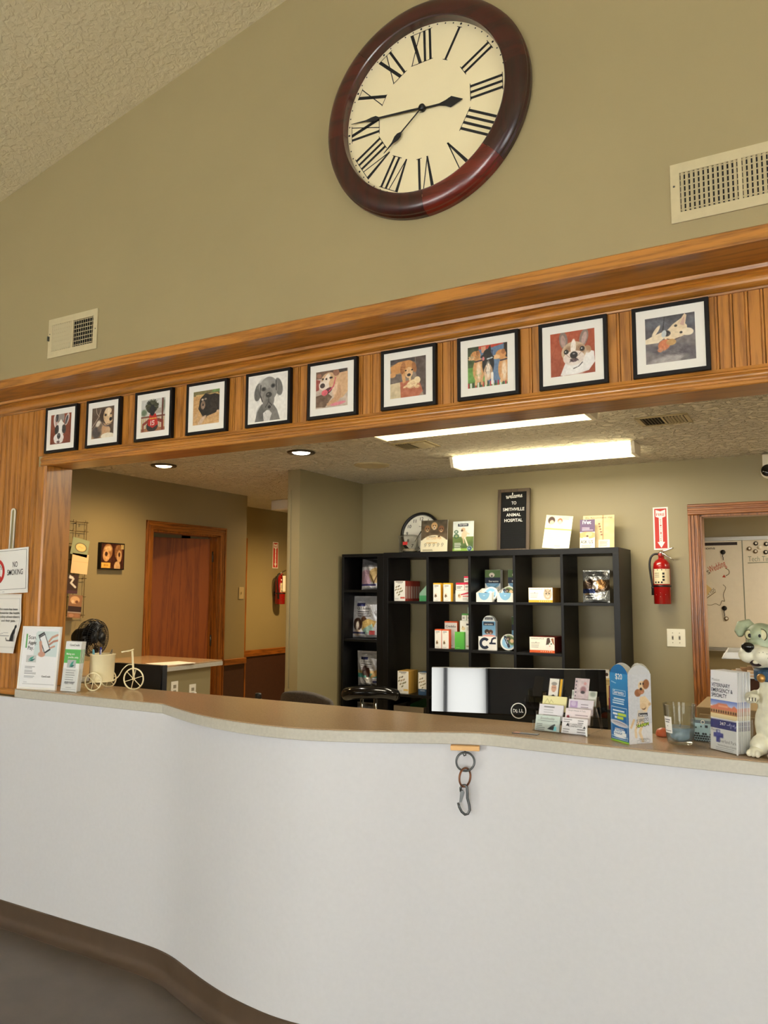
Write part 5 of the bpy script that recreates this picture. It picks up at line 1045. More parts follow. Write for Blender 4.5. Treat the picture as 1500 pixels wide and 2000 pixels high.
wel = [(0, .62), (.25, .95), (.3, .1), (.55, 0), (.85, .85), (.9, .1), (1.15, 0), (1.5, .85), (1.45, .95), (1.65, .5), (2.1, .3), (2.35, .75), (2.1, .95), (1.95, .45), (2.2, 0), (2.6, .25), (3.0, 1.3), (2.95, 1.85), (2.75, 1.6), (2.8, .4), (3.0, 0), (3.3, .3), (3.75, .85), (3.6, .95), (3.4, .5), (3.6, 0), (4.0, .3), (4.35, .85), (4.15, .75), (4.15, .1), (4.5, .05), (4.65, .6), (4.45, .9), (4.8, .75), (5.1, .9), (5.15, 0), (5.2, .6), (5.5, .95), (5.6, .1), (5.65, .6), (5.95, .95), (6.05, .1), (6.3, .1), (6.7, .4), (6.95, .75), (6.75, .95), (6.55, .45), (6.8, 0), (7.2, .3)]
pts = [(-.066 + q[0] * .0188, .010, .428 + q[1] * .0225 + q[0] * .0008) for q in cat_rom(wel, 4)]
MB().tube(pts, .0024, 5).obj('script_word', M_WHITEINK, lb)
c = Cv(58, 66, (240, 236, 200)); H = c.H; c.g((206, 204, 170), (236, 236, 206), 0, H * .42); c.e(.22, H * .16, .13, .13, (60, 36, 30)); c.e(.24, H * .22, .08, .08, (220, 176, 150)); c.e(.54, H * .16, .09, .09, (150, 80, 56)); c.e(.54, H * .20, .07, .08, (230, 190, 160)); c.p([(.02, H * .30), (.4, H * .26), (.7, H * .30), (.72, H * .40), (.02, H * .42)], (230, 190, 180)); c.e(.4, H * .33, .16, .07, (240, 226, 220)); c.e(.80, H * .33, .05, .07, (206, 216, 206)); c.r(0, H * .40, 1, H * .44, (150, 190, 90)); c.bars(.6, .04, .96, 2, .06, .02, (190, 200, 130)); c.bars(.12, H * .5, .7, 5, .07, .012, (206, 200, 160), 3); c.bars(.45, H * .91, .75, 1, .1, .014, (150, 150, 120))
fly = poster('family_flyer', 'pale cream flyer with a family photo leaning above the third column', 'flyer', -1.692, 5.62, ST, .208, .252, c, -.08, -.16); fly.rotation_euler[1] = .10; fly.location.z += .011
c = Cv(56, 64, (226, 200, 150)); H = c.H; c.g((206, 178, 128), (196, 160, 110)); c.g((222, 206, 166), (196, 166, 116), 0, H, True); c.r(0, 0, 1, H * .1, (206, 186, 140)); c.r(.62, 0, .66, H, (170, 140, 96))
for i in range(5): c.e(.52 + .02 * i, H * (.25 + .08 * i), .03, .025, (120, 80, 60))
c.r(.5, H * .72, .86, H * .98, (232, 224, 206)); c.bars(.54, H * .76, .82, 4, .05, .02, (150, 130, 110), 3); c.n(10, 9, 2)
o = poster('vet_poster', 'tan poster with a window scene behind the purple leaflet', 'poster', -1.385, 5.66, ST, .226, .252, c, 0, -.12); lettering([('We Recommend iVet', 0, .228, .013, .20, 'c', 0)], M_INK, o)
c = Cv(34, 74, (238, 230, 210)); H = c.H; c.r(0, 0, 1, H * .42, (86, 64, 98)); c.bars(.14, H * .27, .9, 3, .09, .035, (190, 176, 190), 2); c.e(.5, H * .53, .62, .26, (206, 150, 96)); c.e(.6, H * .50, .22, .16, (222, 176, 126)); c.e(.5, H * .56, .07, .06, (50, 34, 30)); c.r(0, H * .68, 1, H, (240, 232, 206)); c.r(.2, H * .60, .6, H * .7, (240, 232, 206)); c.bars(.1, H * .86, .85, 2, .12, .05, (120, 116, 100), 3)
o = poster('purple_leaflet', 'purple topped leaflet asking to ask us, standing before the tan poster', 'leaflet', -1.450, 5.60, ST, .108, .218, c, 0, -.1); lettering([('iVet', -.004, .185, .026, .062, 'c', .01)], M_WHITEINK, o); lettering([('ASK US', -.004, .042, .024, .090, 'c', .008)], M_INK, o)

# ------------------------------------------------------------------ signs on the left panelling
sg = thing('no_smoking_sign', 'white no smoking sign with a red crossed circle on the oak panelling', 'sign', (-3.580, 2.500, 1.520)); sg.rotation_euler = (0, -math.radians(2.4), 0)
SW, SH = .330, .226
MB().box(-SW / 2, SW / 2, 0, .005, 0, SH).obj('sign_plate', M_WHITE, sg, .001)
rframe(SW - .022, SH - .030, .0016, .0006, M_INK, sg, 'border_line', .020, -.0008, 0)
lettering([('NO', .068, .131, .027, .038, 'c', .006), ('SMOKING', .068, .092, .027, .122, 'c', .006), ('F-107', -.02, .007, .005, None, 'c', 0)], M_INK, sg, -.001)
MB().lathe([(.050, -.0012), (.066, -.0012), (.066, 0), (.050, 0), (.050, -.0012)], 48, (-.080, 0, .112), 'y', False).obj('red_ring', M_REDINK, sg)
b_ = MB().box(-.052, .052, -.0014, -.0004, -.0075, .0075).obj('red_bar', M_REDINK, sg); b_.location = (-.080, 0, .112); b_.rotation_euler = (0, math.radians(45), 0)
mb = MB().box(-.118, -.052, -.0010, 0, .105, .119); mb.obj('cigarette', M_INK, sg)
for k in range(2): MB().tube([(-.050 + k * .012, -.001, .122), (-.056 + k * .012, -.001, .131), (-.047 + k * .012, -.001, .138), (-.055 + k * .012, -.001, .147)], .0012, 5).obj('smoke_line', M_INK, sg)
ps = thing('plastic_strip', 'narrow cream plastic strip holder with a rounded top above the no smoking sign', 'strip holder', (-3.560, 2.5085, 1.745)); ps.rotation_euler = (0, math.radians(.8), 0)
pr_ = [(-.017, 0), (.017, 0), (.017, .19)] + [(.017 * math.cos(a_), .19 + .017 * math.sin(a_)) for a_ in [PI * k / 8 for k in range(1, 8)]] + [(-.017, .19)]
MB().prism(pr_, -.004, 0, 'xz').obj('backing', mat('olive_plastic', (150, 136, 96), .5, var=0), ps)
rim = MB(); rim.tube([(.014, -.007, 0), (.014, -.007, .19)] + [(.014 * math.cos(a_), -.007, .19 + .014 * math.sin(a_)) for a_ in [PI * k / 8 for k in range(1, 8)]] + [(-.014, -.007, .19), (-.014, -.007, 0)], .0042, 8); rim.obj('rim', M_WHITEPL, ps)
pn = thing('sanitized_notice', 'white paper notice curling at its lower corner below the no smoking sign', 'notice', (-3.557, 2.498, 1.226)); pn.rotation_euler = (0, -math.radians(.5), 0)
c = Cv(60, 80, (238, 234, 226)); H = c.H; c.r(.0, .0, 1, .05, (226, 222, 212)); c.l([(.06, .10), (.94, .10), (.94, H * .90), (.06, H * .90)], .008, (176, 172, 168))
c.p([(.62, H * .80), (.66, H * .70), (.72, H * .62), (.78, H * .58), (.80, H * .53), (.86, H * .52), (.88, H * .56), (.84, H * .59), (.84, H * .72), (.86, H * .80)], (24, 24, 26)); c.l([(.64, H * .79), (.52, H * .785), (.50, H * .75)], .02, (24, 24, 26)); c.p([(.80, H * .80), (.80, H * .68), (.84, H * .66), (.88, H * .72), (.89, H * .80)], (170, 168, 166))
c.l([(.18, H * .68), (.26, H * .62), (.24, H * .69), (.40, H * .66), (.56, H * .66)], .008, (150, 148, 150)); c.l([(.22, H * .71), (.60, H * .71)], .012, (110, 108, 110))
o = printed('paper', c, .216, .292, pn, -.108, 0, 0)
bm = bmesh.new(); bm.from_mesh(o.data)
for v in bm.verts:
    u, w_ = (v.co.x + .108) / .216, v.co.z / .292; q = max(0, u - .72) * max(0, .55 - w_); v.co.y = -.06 * q - .002 * math.sin(9 * w_); v.co.x -= .22 * q
bm.to_mesh(o.data); bm.free()
MB().box(-.104, .104, -.001, .0002, .281, .291).obj('tape', mat('clear_tape', (226, 222, 210), .2, var=0), pn)
lettering([('This room has been', .010, .212, .011, .150, 'c', .012), ('sanitized for the health', .010, .193, .011, .178, 'c', .012), ('and safety of our client\u2019s', .010, .174, .011, .182, 'c', .012), ('and their pets.', .016, .155, .011, .108, 'c', .012)], M_INK, pn, -.0035)

# ------------------------------------------------------------------ things on the counter, from the wall end
pf = thing('poster_frame', 'white framed counter poster about scanning to apply and pay', 'poster', (-3.262, 2.458, TOPZ), math.radians(10), -.07)
PW, PHH = .228, .296
rframe(PW, PHH, .010, .012, M_WHITE, pf)
MB().box(-PW / 2 + .008, PW / 2 - .008, .004, .011, .008, PHH - .008).obj('backing', M_WHITE, pf)
MB().prism([(.012, .03), (.012, .20), (.052, .0016), (.046, .0016)], -.03, .03, 'yz').obj('easel_back', M_WHITE, pf)
c = Cv(84, 112, (238, 238, 240)); H = c.H
c.r(.08, H * .10, .12, H * .34, (84, 160, 84)); c.p([(.36, H * .08), (.40, H * .05), (.98, H * .05), (.98, H * .48), (.33, H * .46)], (206, 220, 220)); c.g
c.p([(.42, H * .12), (.58, H * .06), (.80, H * .36), (.64, H * .43)], (30, 30, 34)); c.p([(.455, H * .14), (.585, H * .085), (.765, H * .345), (.64, H * .40)], (236, 238, 240)); c.l([(.47, H * .15), (.60, H * .10)], .03, (50, 50, 56))
SKN = (196, 146, 126)
c.l([(.50, H * .24), (.52, H * .32), (.56, H * .44)], .075, SKN); c.e(.56, H * .44, .10, .06, SKN); c.l([(.74, H * .22), (.82, H * .15), (.96, H * .11)], .05, SKN); c.l([(.76, H * .27), (.86, H * .22), (.98, H * .2)], .045, (176, 120, 100)); c.l([(.78, H * .33), (.9, H * .30)], .04, SKN)
c.r(.14, H * .46, .42, H * .58, (196, 196, 196)); c.p([(.20, H * .545), (.26, H * .50), (.36, H * .475), (.30, H * .53)], (60, 150, 130)); c.p([(.20, H * .565), (.30, H * .53), (.40, H * .515), (.32, H * .56)], (30, 100, 96))
c.bars(.12, H * .65, .42, 2, .03, .011, (120, 120, 126), 1); c.bars(.12, H * .71, .46, 4, .026, .010, (130, 130, 136), 2); c.bars(.12, H * .81, .44, 2, .03, .011, (120, 120, 126), 3); c.bars(.12, H * .91, .26, 1, .03, .008, (150, 150, 156)); c.l([(.10, H * .945), (.98, H * .945)], .006, (120, 120, 126))
printed('print', c, PW - .018, PHH - .018, pf, -PW / 2 + .009, .009, .0028)
lettering([('Scan.', -.072, .235, .017, .047, 'l', .008), ('Apply.', -.072, .210, .017, .052, 'l', .008), ('Pay.', -.072, .185, .017, .034, 'l', .008), ('CareCredit', .052, .058, .0085, .052, 'c', .012)], M_INK, pf, .0018)
bh = thing('leaflet_holder', 'clear acrylic holder of green and white leaflets before the counter poster', 'leaflet holder', (-3.062, 2.478, TOPZ), math.radians(4), -.10)
def acrylic_holder(parent, w, d, h, hb):
    q = .002; mb = MB(); mb.box(-w / 2, w / 2, 0, d, 0, q); mb.box(-w / 2, w / 2, 0, q, 0, h); mb.box(-w / 2, w / 2, d - q, d, 0, hb); mb.box(-w / 2, -w / 2 + q, 0, d, 0, h); mb.box(w / 2 - q, w / 2, 0, d, 0, h); mb.obj('holder', M_ACRYL, parent)
    MB().box(w / 2 - .003, w / 2 + .0005, -.001, .0025, 0, h).obj('bright_edge', mat('frosted_edge', (240, 242, 240), .3, var=0), parent)
acrylic_holder(bh, .106, .036, .105, .20)
ORD = ['first', 'second', 'third', 'fourth', 'fifth', 'sixth', 'seventh', 'eighth', 'ninth', 'tenth', 'eleventh', 'twelfth', 'thirteenth']
def leaflets(names, x, y, rz, tilt, w, h, n, dy, paint, label, group, first_label, lets):
    c = Cv(max(20, int(w * 400)), int(max(20, int(w * 400)) * h / w), (240, 240, 238)); paint(c)
    t = thing(names, first_label, 'leaflet', (x, y, TOPZ + .0022), rz, tilt, group)
    board(w, h, .0018, M_WHITE, t, 'paper', 0); printed('print', c, w, h, t, -w / 2, 0, -.0005)
    for L, m in lets: lettering(L, m, t, -.0011)
    for i in range(1, n):
        k = dup(t); jit = random.uniform(-.0008, .0008); k.location = Vector(t.location) + Vector((-math.sin(rz) * dy * i, math.cos(rz) * dy * i, 0)) + Vector((math.cos(rz), math.sin(rz), 0)) * jit; k.rotation_euler.x = tilt - .004 * (i % 3); k['label'] = label % ORD[i]
GRN = (92, 178, 92)
def pl(c):
    H = c.H; c.r(0, H * .16, 1, H * .44, GRN); c.r(.22, H * .37, .78, H * .53, (176, 180, 180)); c.p([(.38, H * .50), (.50, H * .42), (.64, H * .39), (.56, H * .49)], (60, 150, 130)); c.p([(.36, H * .52), (.56, H * .475), (.70, H * .47), (.58, H * .515)], (30, 100, 90)); c.bars(.2, H * .58, .86, 6, .105, .022, (130, 130, 134), 3); c.bars(.3, H * .92, .8, 1, .1, .02, (150, 150, 154)); c.l([(.05, H * .965), (.95, H * .965)], .012, (140, 140, 146))
rz = math.radians(4)
leaflets('credit_leaflet', -3.062 - math.sin(rz) * .004, 2.478 + math.cos(rz) * .004, rz, -.10, .099, .228, 6, .0045, pl, 'green banded leaflet, %s from the front in the clear holder', 'leaflets in the left holder', 'front leaflet with a green band in the clear holder before the poster', [([('CareCredit', .008, .207, .009, .062, 'c', .012), ('Apply today!', 0, .034, .011, .062, 'c', .012)], M_INK), ([('Making care', -.012, .166, .009, .052, 'c', .012), ('possible...today.', .008, .151, .009, .066, 'c', .012)], M_WHITEINK)])
# tricycle pen cup
tr_ = thing('tricycle_planter', 'cream metal tricycle cup with spoked wheels holding pens on the counter', 'pen cup', (-3.010, 2.628, TOPZ), math.radians(20))
MB().lathe([(0, .040), (.0535, .040), (.0575, .160), (.060, .162), (.060, .166), (.0575, .167), (.0555, .162), (.0515, .044), (0, .044)], 40).obj('bucket', M_CREAMMETAL, tr_).modifiers.new('es', 'EDGE_SPLIT').split_angle = .9
def wheel(x, y, r, name='wheel'):
    w = MB().tube([(r * .95 * math.cos(2 * PI * k / 32), 0, r * .95 * math.sin(2 * PI * k / 32)) for k in range(32)], .0034, 8, True).obj(name, M_CREAMMETAL, tr_); w.location = (x, y, r)
    for k in range(3):
        a_ = PI * k / 3 + .3; s_ = MB().tube([(-r * .93 * math.cos(a_), 0, -r * .93 * math.sin(a_)), (r * .93 * math.cos(a_), 0, r * .93 * math.sin(a_))], .0019, 6).obj('spoke', M_CREAMMETAL, w)
    h = MB().lathe([(0, -.006), (.005, -.006), (.005, .006), (0, .006)], 12, (0, 0, 0), 'y').obj('hub', M_CREAMMETAL, w)
wheel(-.005, -.069, .0425); wheel(-.005, .069, .0425); wheel(.162, 0, .0515)
MB().tube([(-.005, -.07, .0425), (-.005, .07, .0425)], .0025, 8).obj('axle', M_CREAMMETAL, tr_)
fm = MB().tube(cat_rom([(-.05, 0, .0385), (.03, 0, .0385), (.058, 0, .042), (.085, 0, .062), (.105, 0, .095), (.13, 0, .116), (.152, 0, .118)], 5), .0026, 8)
fm.tube([(.055 * math.cos(2 * PI * k / 24), .055 * math.sin(2 * PI * k / 24), .0385) for k in range(24)], .0022, 6, True); fm.obj('frame', M_CREAMMETAL, tr_)
MB().tube([(.163, 0, .0515), (.158, 0, .10), (.150, 0, .185)], .0048, 8).obj('fork', M_CREAMMETAL, tr_)
MB().tube(cat_rom([(.112, -.030, .178), (.125, -.028, .181), (.148, -.012, .185), (.152, 0, .187), (.148, .012, .187), (.125, .028, .181), (.112, .030, .178)], 4), .0036, 8).obj('handlebar', M_CREAMMETAL, tr_)
def pen(name, label, cat, loc, d, L, col, clip, capc=None):
    t = thing(name, label, cat, loc); q = Vector(d).normalized().to_track_quat('Z', 'Y'); t.rotation_euler = q.to_euler()
    MB().lathe([(0, 0), (.001, .002), (.0045, .012), (.0048, L * .8), (0, L * .8)], 14).obj('barrel', mat('pen_%d_%d_%d' % tuple(col), col, .25, var=0), t)
    MB().lathe([(.0052, L * .62), (.0054, L * .94), (.0035, L), (0, L)], 14).obj('cap', mat('pen_%d_%d_%d' % tuple(capc or col), capc or col, .25, var=0), t)
    if clip: MB().box(-.0015, .0015, -.0085, -.0065, L * .62, L * .93).obj('clip', M_WHITEINK, t)
bx, by = -3.010, 2.628
pen('pen', 'dark blue pen with a pale tip standing in the tricycle cup', 'pen', (bx - .008, by - .012, TOPZ + .046), (.12, -.06, 1), .155, (30, 36, 110), True, (26, 32, 120))
pen('pen', 'light blue pen at the rim of the tricycle cup near the leaflets', 'pen', (bx - .026, by - .014, TOPZ + .046), (-.12, -.05, 1), .142, (120, 176, 196), False, (110, 170, 190))
t = thing('eyeglass_screwdriver', 'thin dark tweezers leaning out of the tricycle cup', 'tweezers', (bx + .01, by + .006, TOPZ + .046)); t.rotation_euler = Vector((.30, .02, 1)).to_track_quat('Z', 'Y').to_euler()
t.name = 'tweezers'
for s in (-1, 1): MB().tube([(0, 0, 0), (s * .002, 0, .06), (s * .004, 0, .13), (0, 0, .15)], .0016, 6).obj('arm', M_STEEL, t)

# clear business card rack
cr = thing('card_rack', 'clear tiered acrylic rack full of business cards on the counter', 'card rack', (-.777, 2.586, TOPZ), math.radians(-6))
q = .002
for i in range(4):
    y0, z0 = i * .030, i * .027
    mb = MB(); mb.box(-.096, .096, y0, y0 + .028, z0, z0 + q); mb.box(-.096, .096, y0, y0 + q, z0, z0 + .026)
    mb.box(-.096, -.094, y0, y0 + .030, z0, z0 + .034); mb.box(.094, .096, y0, y0 + .030, z0, z0 + .034); mb.box(-.001, .001, y0, y0 + .030, z0, z0 + .030)
    mb.obj('tier', M_ACRYL, cr)
mb = MB()
for s in (-.096, .094):
    mb.prism([(0, 0), (.148, 0), (.148, .004), (.004, .004)], s, s + .002, 'yz'); mb.tube([(s + .001, .122, .10), (s + .001, .146, 0)], .002, 6); mb.tube([(s + .001, .090, .081), (s + .001, .135, 0)], .002, 6)
mb.obj('side_leg', M_ACRYL, cr)
MB().box(.0915, .0965, -.002, .0015, 0, .026).obj('bright_edge', mat('frosted_edge', (240, 242, 240), .3, var=0), cr)
def bcard(side, tier, col, paint, label, vert=False, dx=0.0, lets=None, n=1, dz=0.0):
    w, h = (.0505, .086) if vert else (.0865, .051)
    x = side * .0475 + dx; y0, z0 = tier * .030 + .006, tier * .027 + .0025 + dz; rz = math.radians(-6)
    X = -.777 + x * math.cos(rz) - y0 * math.sin(rz); Y = 2.586 + x * math.sin(rz) + y0 * math.cos(rz)
    t = thing('business_card', label, 'business card', (X, Y, TOPZ + z0), rz, -.32, 'business cards in the clear rack')
    board(w, h, .0015 if n == 1 else .006, mat('card_%d_%d_%d' % tuple(col), col, .6, var=0), t, 'card', 0)
    c = Cv(46 if not vert else 28, 27 if not vert else 47, col); paint(c); printed('print', c, w, h, t, -w / 2, 0, -.0005)
    for L, m in (lets or []): lettering(L, m, t, -.001)
def p_smith(c):
    H = c.H; c.g((206, 222, 216), (176, 186, 180)); c.bars(.06, H * .55, .42, 5, .07, .022, (90, 96, 96), 2); c.p([(.52, H * .86), (.60, H * .74), (.70, H * .60), (.80, H * .52), (.84, H * .56), (.78, H * .66), (.80, H * .92), (.64, H * .90)], (34, 40, 44)); c.p([(.76, H * .94), (.80, H * .64), (.88, H * .70), (.90, H * .94)], (110, 190, 200)); c.l([(.10, H * .36), (.9, H * .36)], .006, (90, 110, 110))
bcard(-1, 0, (206, 220, 214), p_smith, 'pale green animal hospital card in the front row of the rack', lets=[([('Smithville', -.002, .037, .0085, .052, 'c', 0, 0, .35), ('ANIMAL HOSPITAL', -.001, .0305, .003, .046, 'c', 0)], M_GREYINK)], n=4)
def p_land(c):
    H = c.H; c.bars(.05, H * .10, .40, 2, .08, .03, (120, 120, 124), 1); c.bars(.62, H * .12, .96, 2, .08, .03, (120, 120, 124), 2); c.p([(.16, H * .52), (.24, H * .32), (.30, H * .52)], (40, 40, 44)); c.p([(.84, H * .62), (.90, H * .44), (.97, H * .62)], (40, 40, 44)); c.bars(.06, H * .72, .34, 3, .08, .03, (120, 120, 124), 3); c.bars(.62, H * .68, .96, 3, .09, .03, (90, 90, 94), 4)
bcard(1, 0, (238, 236, 240), p_land, 'white landscaping card in the front row of the rack', lets=[([('P & V LANDSCAPING', .002, .0285, .0046, .050, 'c', .012), ('& CONSTRUCTION', .003, .0220, .0046, .046, 'c', .012)], M_INK)], n=4)
bcard(-1, 1, (236, 234, 242), lambda c: (c.bars(.2, c.H * .14, .82, 1, .1, .035, (90, 90, 96)), c.bars(.2, c.H * .34, .8, 4, .10, .022, (170, 170, 178), 2), c.r(.2, c.H * .86, .28, 1, (120, 70, 60))), 'lavender white animal emergency card in the second row of the rack', n=4, dz=.006)
bcard(1, 1, (238, 226, 230), lambda c: (c.e(.14, c.H * .62, .12, .12, (210, 200, 206)), c.e(.14, c.H * .62, .11, .11, (238, 226, 230)), c.e(.12, c.H * .56, .055, .06, (150, 40, 60)), c.bars(.4, c.H * .4, .95, 4, .14, .025, (150, 130, 140), 3)), 'pinkish white card with a dark red emblem in the second row of the rack', lets=[([("Amy's House 4 Tails", -.004, .042, .004, .060, 'c', .0)], M_GREYINK)], n=4)
bcard(-1, 2, (238, 232, 176), lambda c: c.l([(.1, c.H * .5), (.2, c.H * .2), (.3, c.H * .5), (.36, c.H * .25), (.46, c.H * .45)], .02, (190, 184, 120)), 'pale yellow card in the third row of the rack', n=5, dz=.004)
bcard(1, 2, (232, 226, 238), lambda c: (c.r(.06, c.H * .12, .36, c.H * .56, (176, 150, 196)), c.e(.2, c.H * .3, .1, .1, (206, 190, 220)), c.bars(.5, c.H * .3, .95, 4, .1, .03, (130, 120, 140), 2)), 'white card with a lilac picture in the third row of the rack', n=3)
bcard(1, 3, (214, 220, 214), lambda c: (c.n(8, 10, 2), c.e(.86, .12, .12, .1, (150, 160, 150), 0, .8), c.e(.1, .14, .1, .1, (160, 170, 160), 0, .8), c.e(.5, c.H * .7, .07, .09, (120, 120, 120)), c.e(.5, c.H * .7, .05, .07, (214, 220, 214)), c.bars(.3, c.H * .24, .75, 1, .1, .05, (160, 168, 160))), 'grey green patterned card in the fourth row of the rack', n=3)
def p_man(c):
    H = c.H; c.a[:] = (240, 238, 234); c.r(.72, 0, 1, H, (40, 36, 34)); c.r(.80, .02, .96, H, (226, 176, 40)); c.p([(.1, H), (.18, H * .74), (.38, H * .66), (.58, H * .74), (.68, H)], (50, 46, 44)); c.e(.38, H * .40, .19, .26, (206, 160, 136)); c.e(.38, H * .22, .20, .12, (150, 146, 142)); c.e(.31, H * .38, .025, .02, (60, 50, 46)); c.e(.45, H * .38, .025, .02, (60, 50, 46)); c.l([(.32, H * .54), (.44, H * .54)], .02, (150, 90, 80)); c.l([(0, 0), (1, 0), (1, H), (0, H), (0, 0)], .05, (40, 38, 36))
bcard(-1, 3, (240, 238, 234), p_man, 'business card with a grey haired man and a yellow stripe', vert=True, dx=-.010, n=1)
bcard(1, 3, (206, 190, 196), lambda c: (c.n(14, 9, 2), c.e(.62, c.H * .44, .2, .22, (160, 120, 126), 0, .6), c.e(.6, c.H * .55, .15, .1, (60, 54, 60)), c.e(.72, c.H * .2, .1, .1, (206, 150, 150)), c.bars(.06, c.H * .1, .16, 6, .24, .1, (90, 86, 96), 1)), 'upright pinkish card with a pet photo, top of the rack', vert=True, dx=-.010, n=1, dz=.006)
# folded strip lying on the counter
st = thing('adhesive_strip', 'small dark strip with an orange patch lying on the counter before the card rack', 'strip', (-.872, 2.522, TOPZ), math.radians(4))
MB().prism([(-.044, -.008), (.042, -.012), (.045, .008), (-.036, .014)], 0, .0025, 'xy').obj('strip', mat('dark_brown_plastic', (34, 26, 22), .3, var=0), st)
MB().prism([(-.040, -.006), (-.020, -.007), (-.018, .009), (-.034, .011)], .0025, .003, 'xy').obj('orange_patch', mat('orange_patch', (190, 100, 44), .4, var=.1), st)

# blue flea collar display tower
tw = thing('display_tower', 'tall square blue and grey flea collar display tower with scalloped top', 'display', (-.540, 2.572, TOPZ), math.radians(-40))
TWW, TWH = .088, .212
def scallop(w, h, r):
    P = [(-w / 2, 0), (w / 2, 0), (w / 2, h)]
    for k in range(17):
        u = 1 - 2 * k / 16; z = h + .028 * max(0, math.cos(u * PI * .5)) ** .7 if abs(u) < 1 else h
        P.append((u * w / 2 * .98, z))
    P.append((-w / 2, h)); return P
white_card = mat('white_card', (238, 236, 228), .6, var=.01)
for k, (nm, m_) in enumerate((('blue_side', mat('strong_blue_card', (28, 112, 176), .4, var=.01)), ('grey_side', mat('silver_grey_card', (206, 206, 208), .4, var=.01)), ('back_side', white_card), ('far_side', white_card))):
    o = MB().prism(scallop(TWW, TWH, .03), -TWW / 2, -TWW / 2 + .0015, 'xz').obj(nm, m_, tw); o.rotation_euler = (0, 0, k * PI / 2)
MB().prism([(-.043, 0), (.043, 0), (.043, .16)] + [(.043 * math.cos(PI * k / 10), .19 + .052 * math.sin(PI * k / 10)) for k in range(1, 10)] + [(-.043, .16)], .030, .0315, 'xz').obj('inner_card', white_card, tw)
c = Cv(46, 111, (24, 106, 172)); H = c.H; c.g((52, 140, 200), (14, 84, 150), 0, H); W_ = (236, 242, 246); LG = (190, 210, 70)
c.l([(.10, H * .13), (.34, H * .15)], .02, W_); c.l([(.16, H * .245), (.86, H * .245), (.86, H * .32), (.16, H * .32), (.16, H * .245)], .016, W_); c.bars(.2, H * .365, .82, 1, .1, .045, W_, 1, .1); c.bars(.14, H * .40, .88, 2, .075, .045, (206, 226, 240), 2, .15); c.l([(.06, H * .50), (.92, H * .50), (.92, H * .96), (.06, H * .96), (.06, H * .50)], .012, W_); c.bars(.14, H * .54, .84, 1, .1, .05, W_, 3); c.r(.14, H * .585, .40, H * .615, W_); c.r(.42, H * .58, .88, H * .62, LG); c.r(.24, H * .635, .36, H * .665, W_); c.r(.38, H * .63, .72, H * .67, LG)
c.e(.48, H * .735, .52, .10, (214, 210, 216), 5); c.e(.50, H * .733, .36, .045, (110, 110, 120), 5); c.e(.5, H * .738, .38, .035, (190, 186, 196), 5); c.r(.22, H * .83, .80, H * .855, W_); c.r(.16, H * .86, .86, H * .91, W_); c.bars(.26, H * .835, .78, 1, .1, .02, (24, 100, 160)); c.bars(.2, H * .872, .8, 1, .1, .05, (24, 100, 160)); c.e(.5, H * .925, .40, .045, (240, 244, 246)); c.r(0, H * .975, 1, H, (150, 200, 60))
printed('blue_print', c, TWW, TWH, tw, -TWW / 2, 0, -TWW / 2 - .0006)
lettering([('$20', .002, .194, .017, .034, 'c', .012), ('Seresto', 0, .1475, .011, .050, 'c', .01), ('SERESTO', 0, .0345, .007, .044, 'c', .012), ('SEASON', 0, .0235, .008, .050, 'c', .012)], M_WHITEINK, tw, -TWW / 2 - .0012)
c = Cv(50, 120, (206, 207, 210)); H = c.H; c.g((206, 207, 211), (196, 197, 201)); c.r(0, H * .72, 1, H, (216, 214, 214)); CR = (222, 196, 156)
c.e(.60, H * .17, .16, .17, CR); c.e(.78, H * .15, .14, .17, (150, 96, 56), 15); c.e(.42, H * .27, .14, .13, (150, 96, 60)); c.e(.57, H * .25, .13, .10, (166, 112, 72)); c.e(.55, H * .14, .03, .035, (36, 26, 22)); c.e(.66, H * .14, .03, .035, (36, 26, 22)); c.e(.56, H * .215, .05, .045, (30, 22, 20)); c.e(.60, H * .265, .04, .03, (206, 130, 110))
c.p([(.50, H * .33), (.72, H * .32), (.92, H * .40), (.98, H * .44), (.84, H * .50), (.78, H * .56), (.50, H * .50)], CR); c.e(.66, H * .48, .10, .09, (96, 66, 44)); c.e(.64, H * .46, .13, .10, (214, 184, 142)); c.e(.92, H * .44, .06, .05, (196, 160, 120)); c.p([(.40, H * .52), (.74, H * .52), (.62, H * .72), (.34, H * .70)], (214, 190, 152), .5)
c.l([(.22, H * .66), (.10, H * .76)], .09, (206, 176, 136)); c.l([(.40, H * .70), (.28, H * .80), (.30, H * .90)], .10, (222, 198, 160)); c.l([(.60, H * .70), (.46, H * .84), (.58, H * .96)], .11, CR)
c.r(.42, H * .565, .82, H * .61, (34, 38, 44)); c.p([(.34, H * .735), (.86, H * .70), (.86, H * .735), (.38, H * .765)], (180, 206, 60)); c.l([(.34, H * .955), (.88, H * .945), (.88, H * .985), (.34, H * .995), (.34, H * .955)], .01, (150, 150, 156)); c.n(6, 22, 3)
o = printed('grey_print', c, TWW, TWH, tw, -TWW / 2, 0, -TWW / 2 - .0006); o.rotation_euler = (0, 0, PI / 2)
o = lettering([('Seresto', .010, .0835, .0065, .030, 'c', .008)], M_WHITEINK, tw, -TWW / 2 - .0012); o.rotation_euler = (0, 0, PI / 2)
o = lettering([('IS SERESTO', .008, .066, .010, .046, 'c', 0, .10, .15), ('SEASON', .008, .050, .013, .050, 'c', 0, .10, .15), ('THE SERESTO', .010, .0115, .0045, .036, 'c', 0), ('IS READY', .010, .005, .004, .024, 'c', 0)], M_INK, tw, -TWW / 2 - .0012); o.rotation_euler = (0, 0, PI / 2)

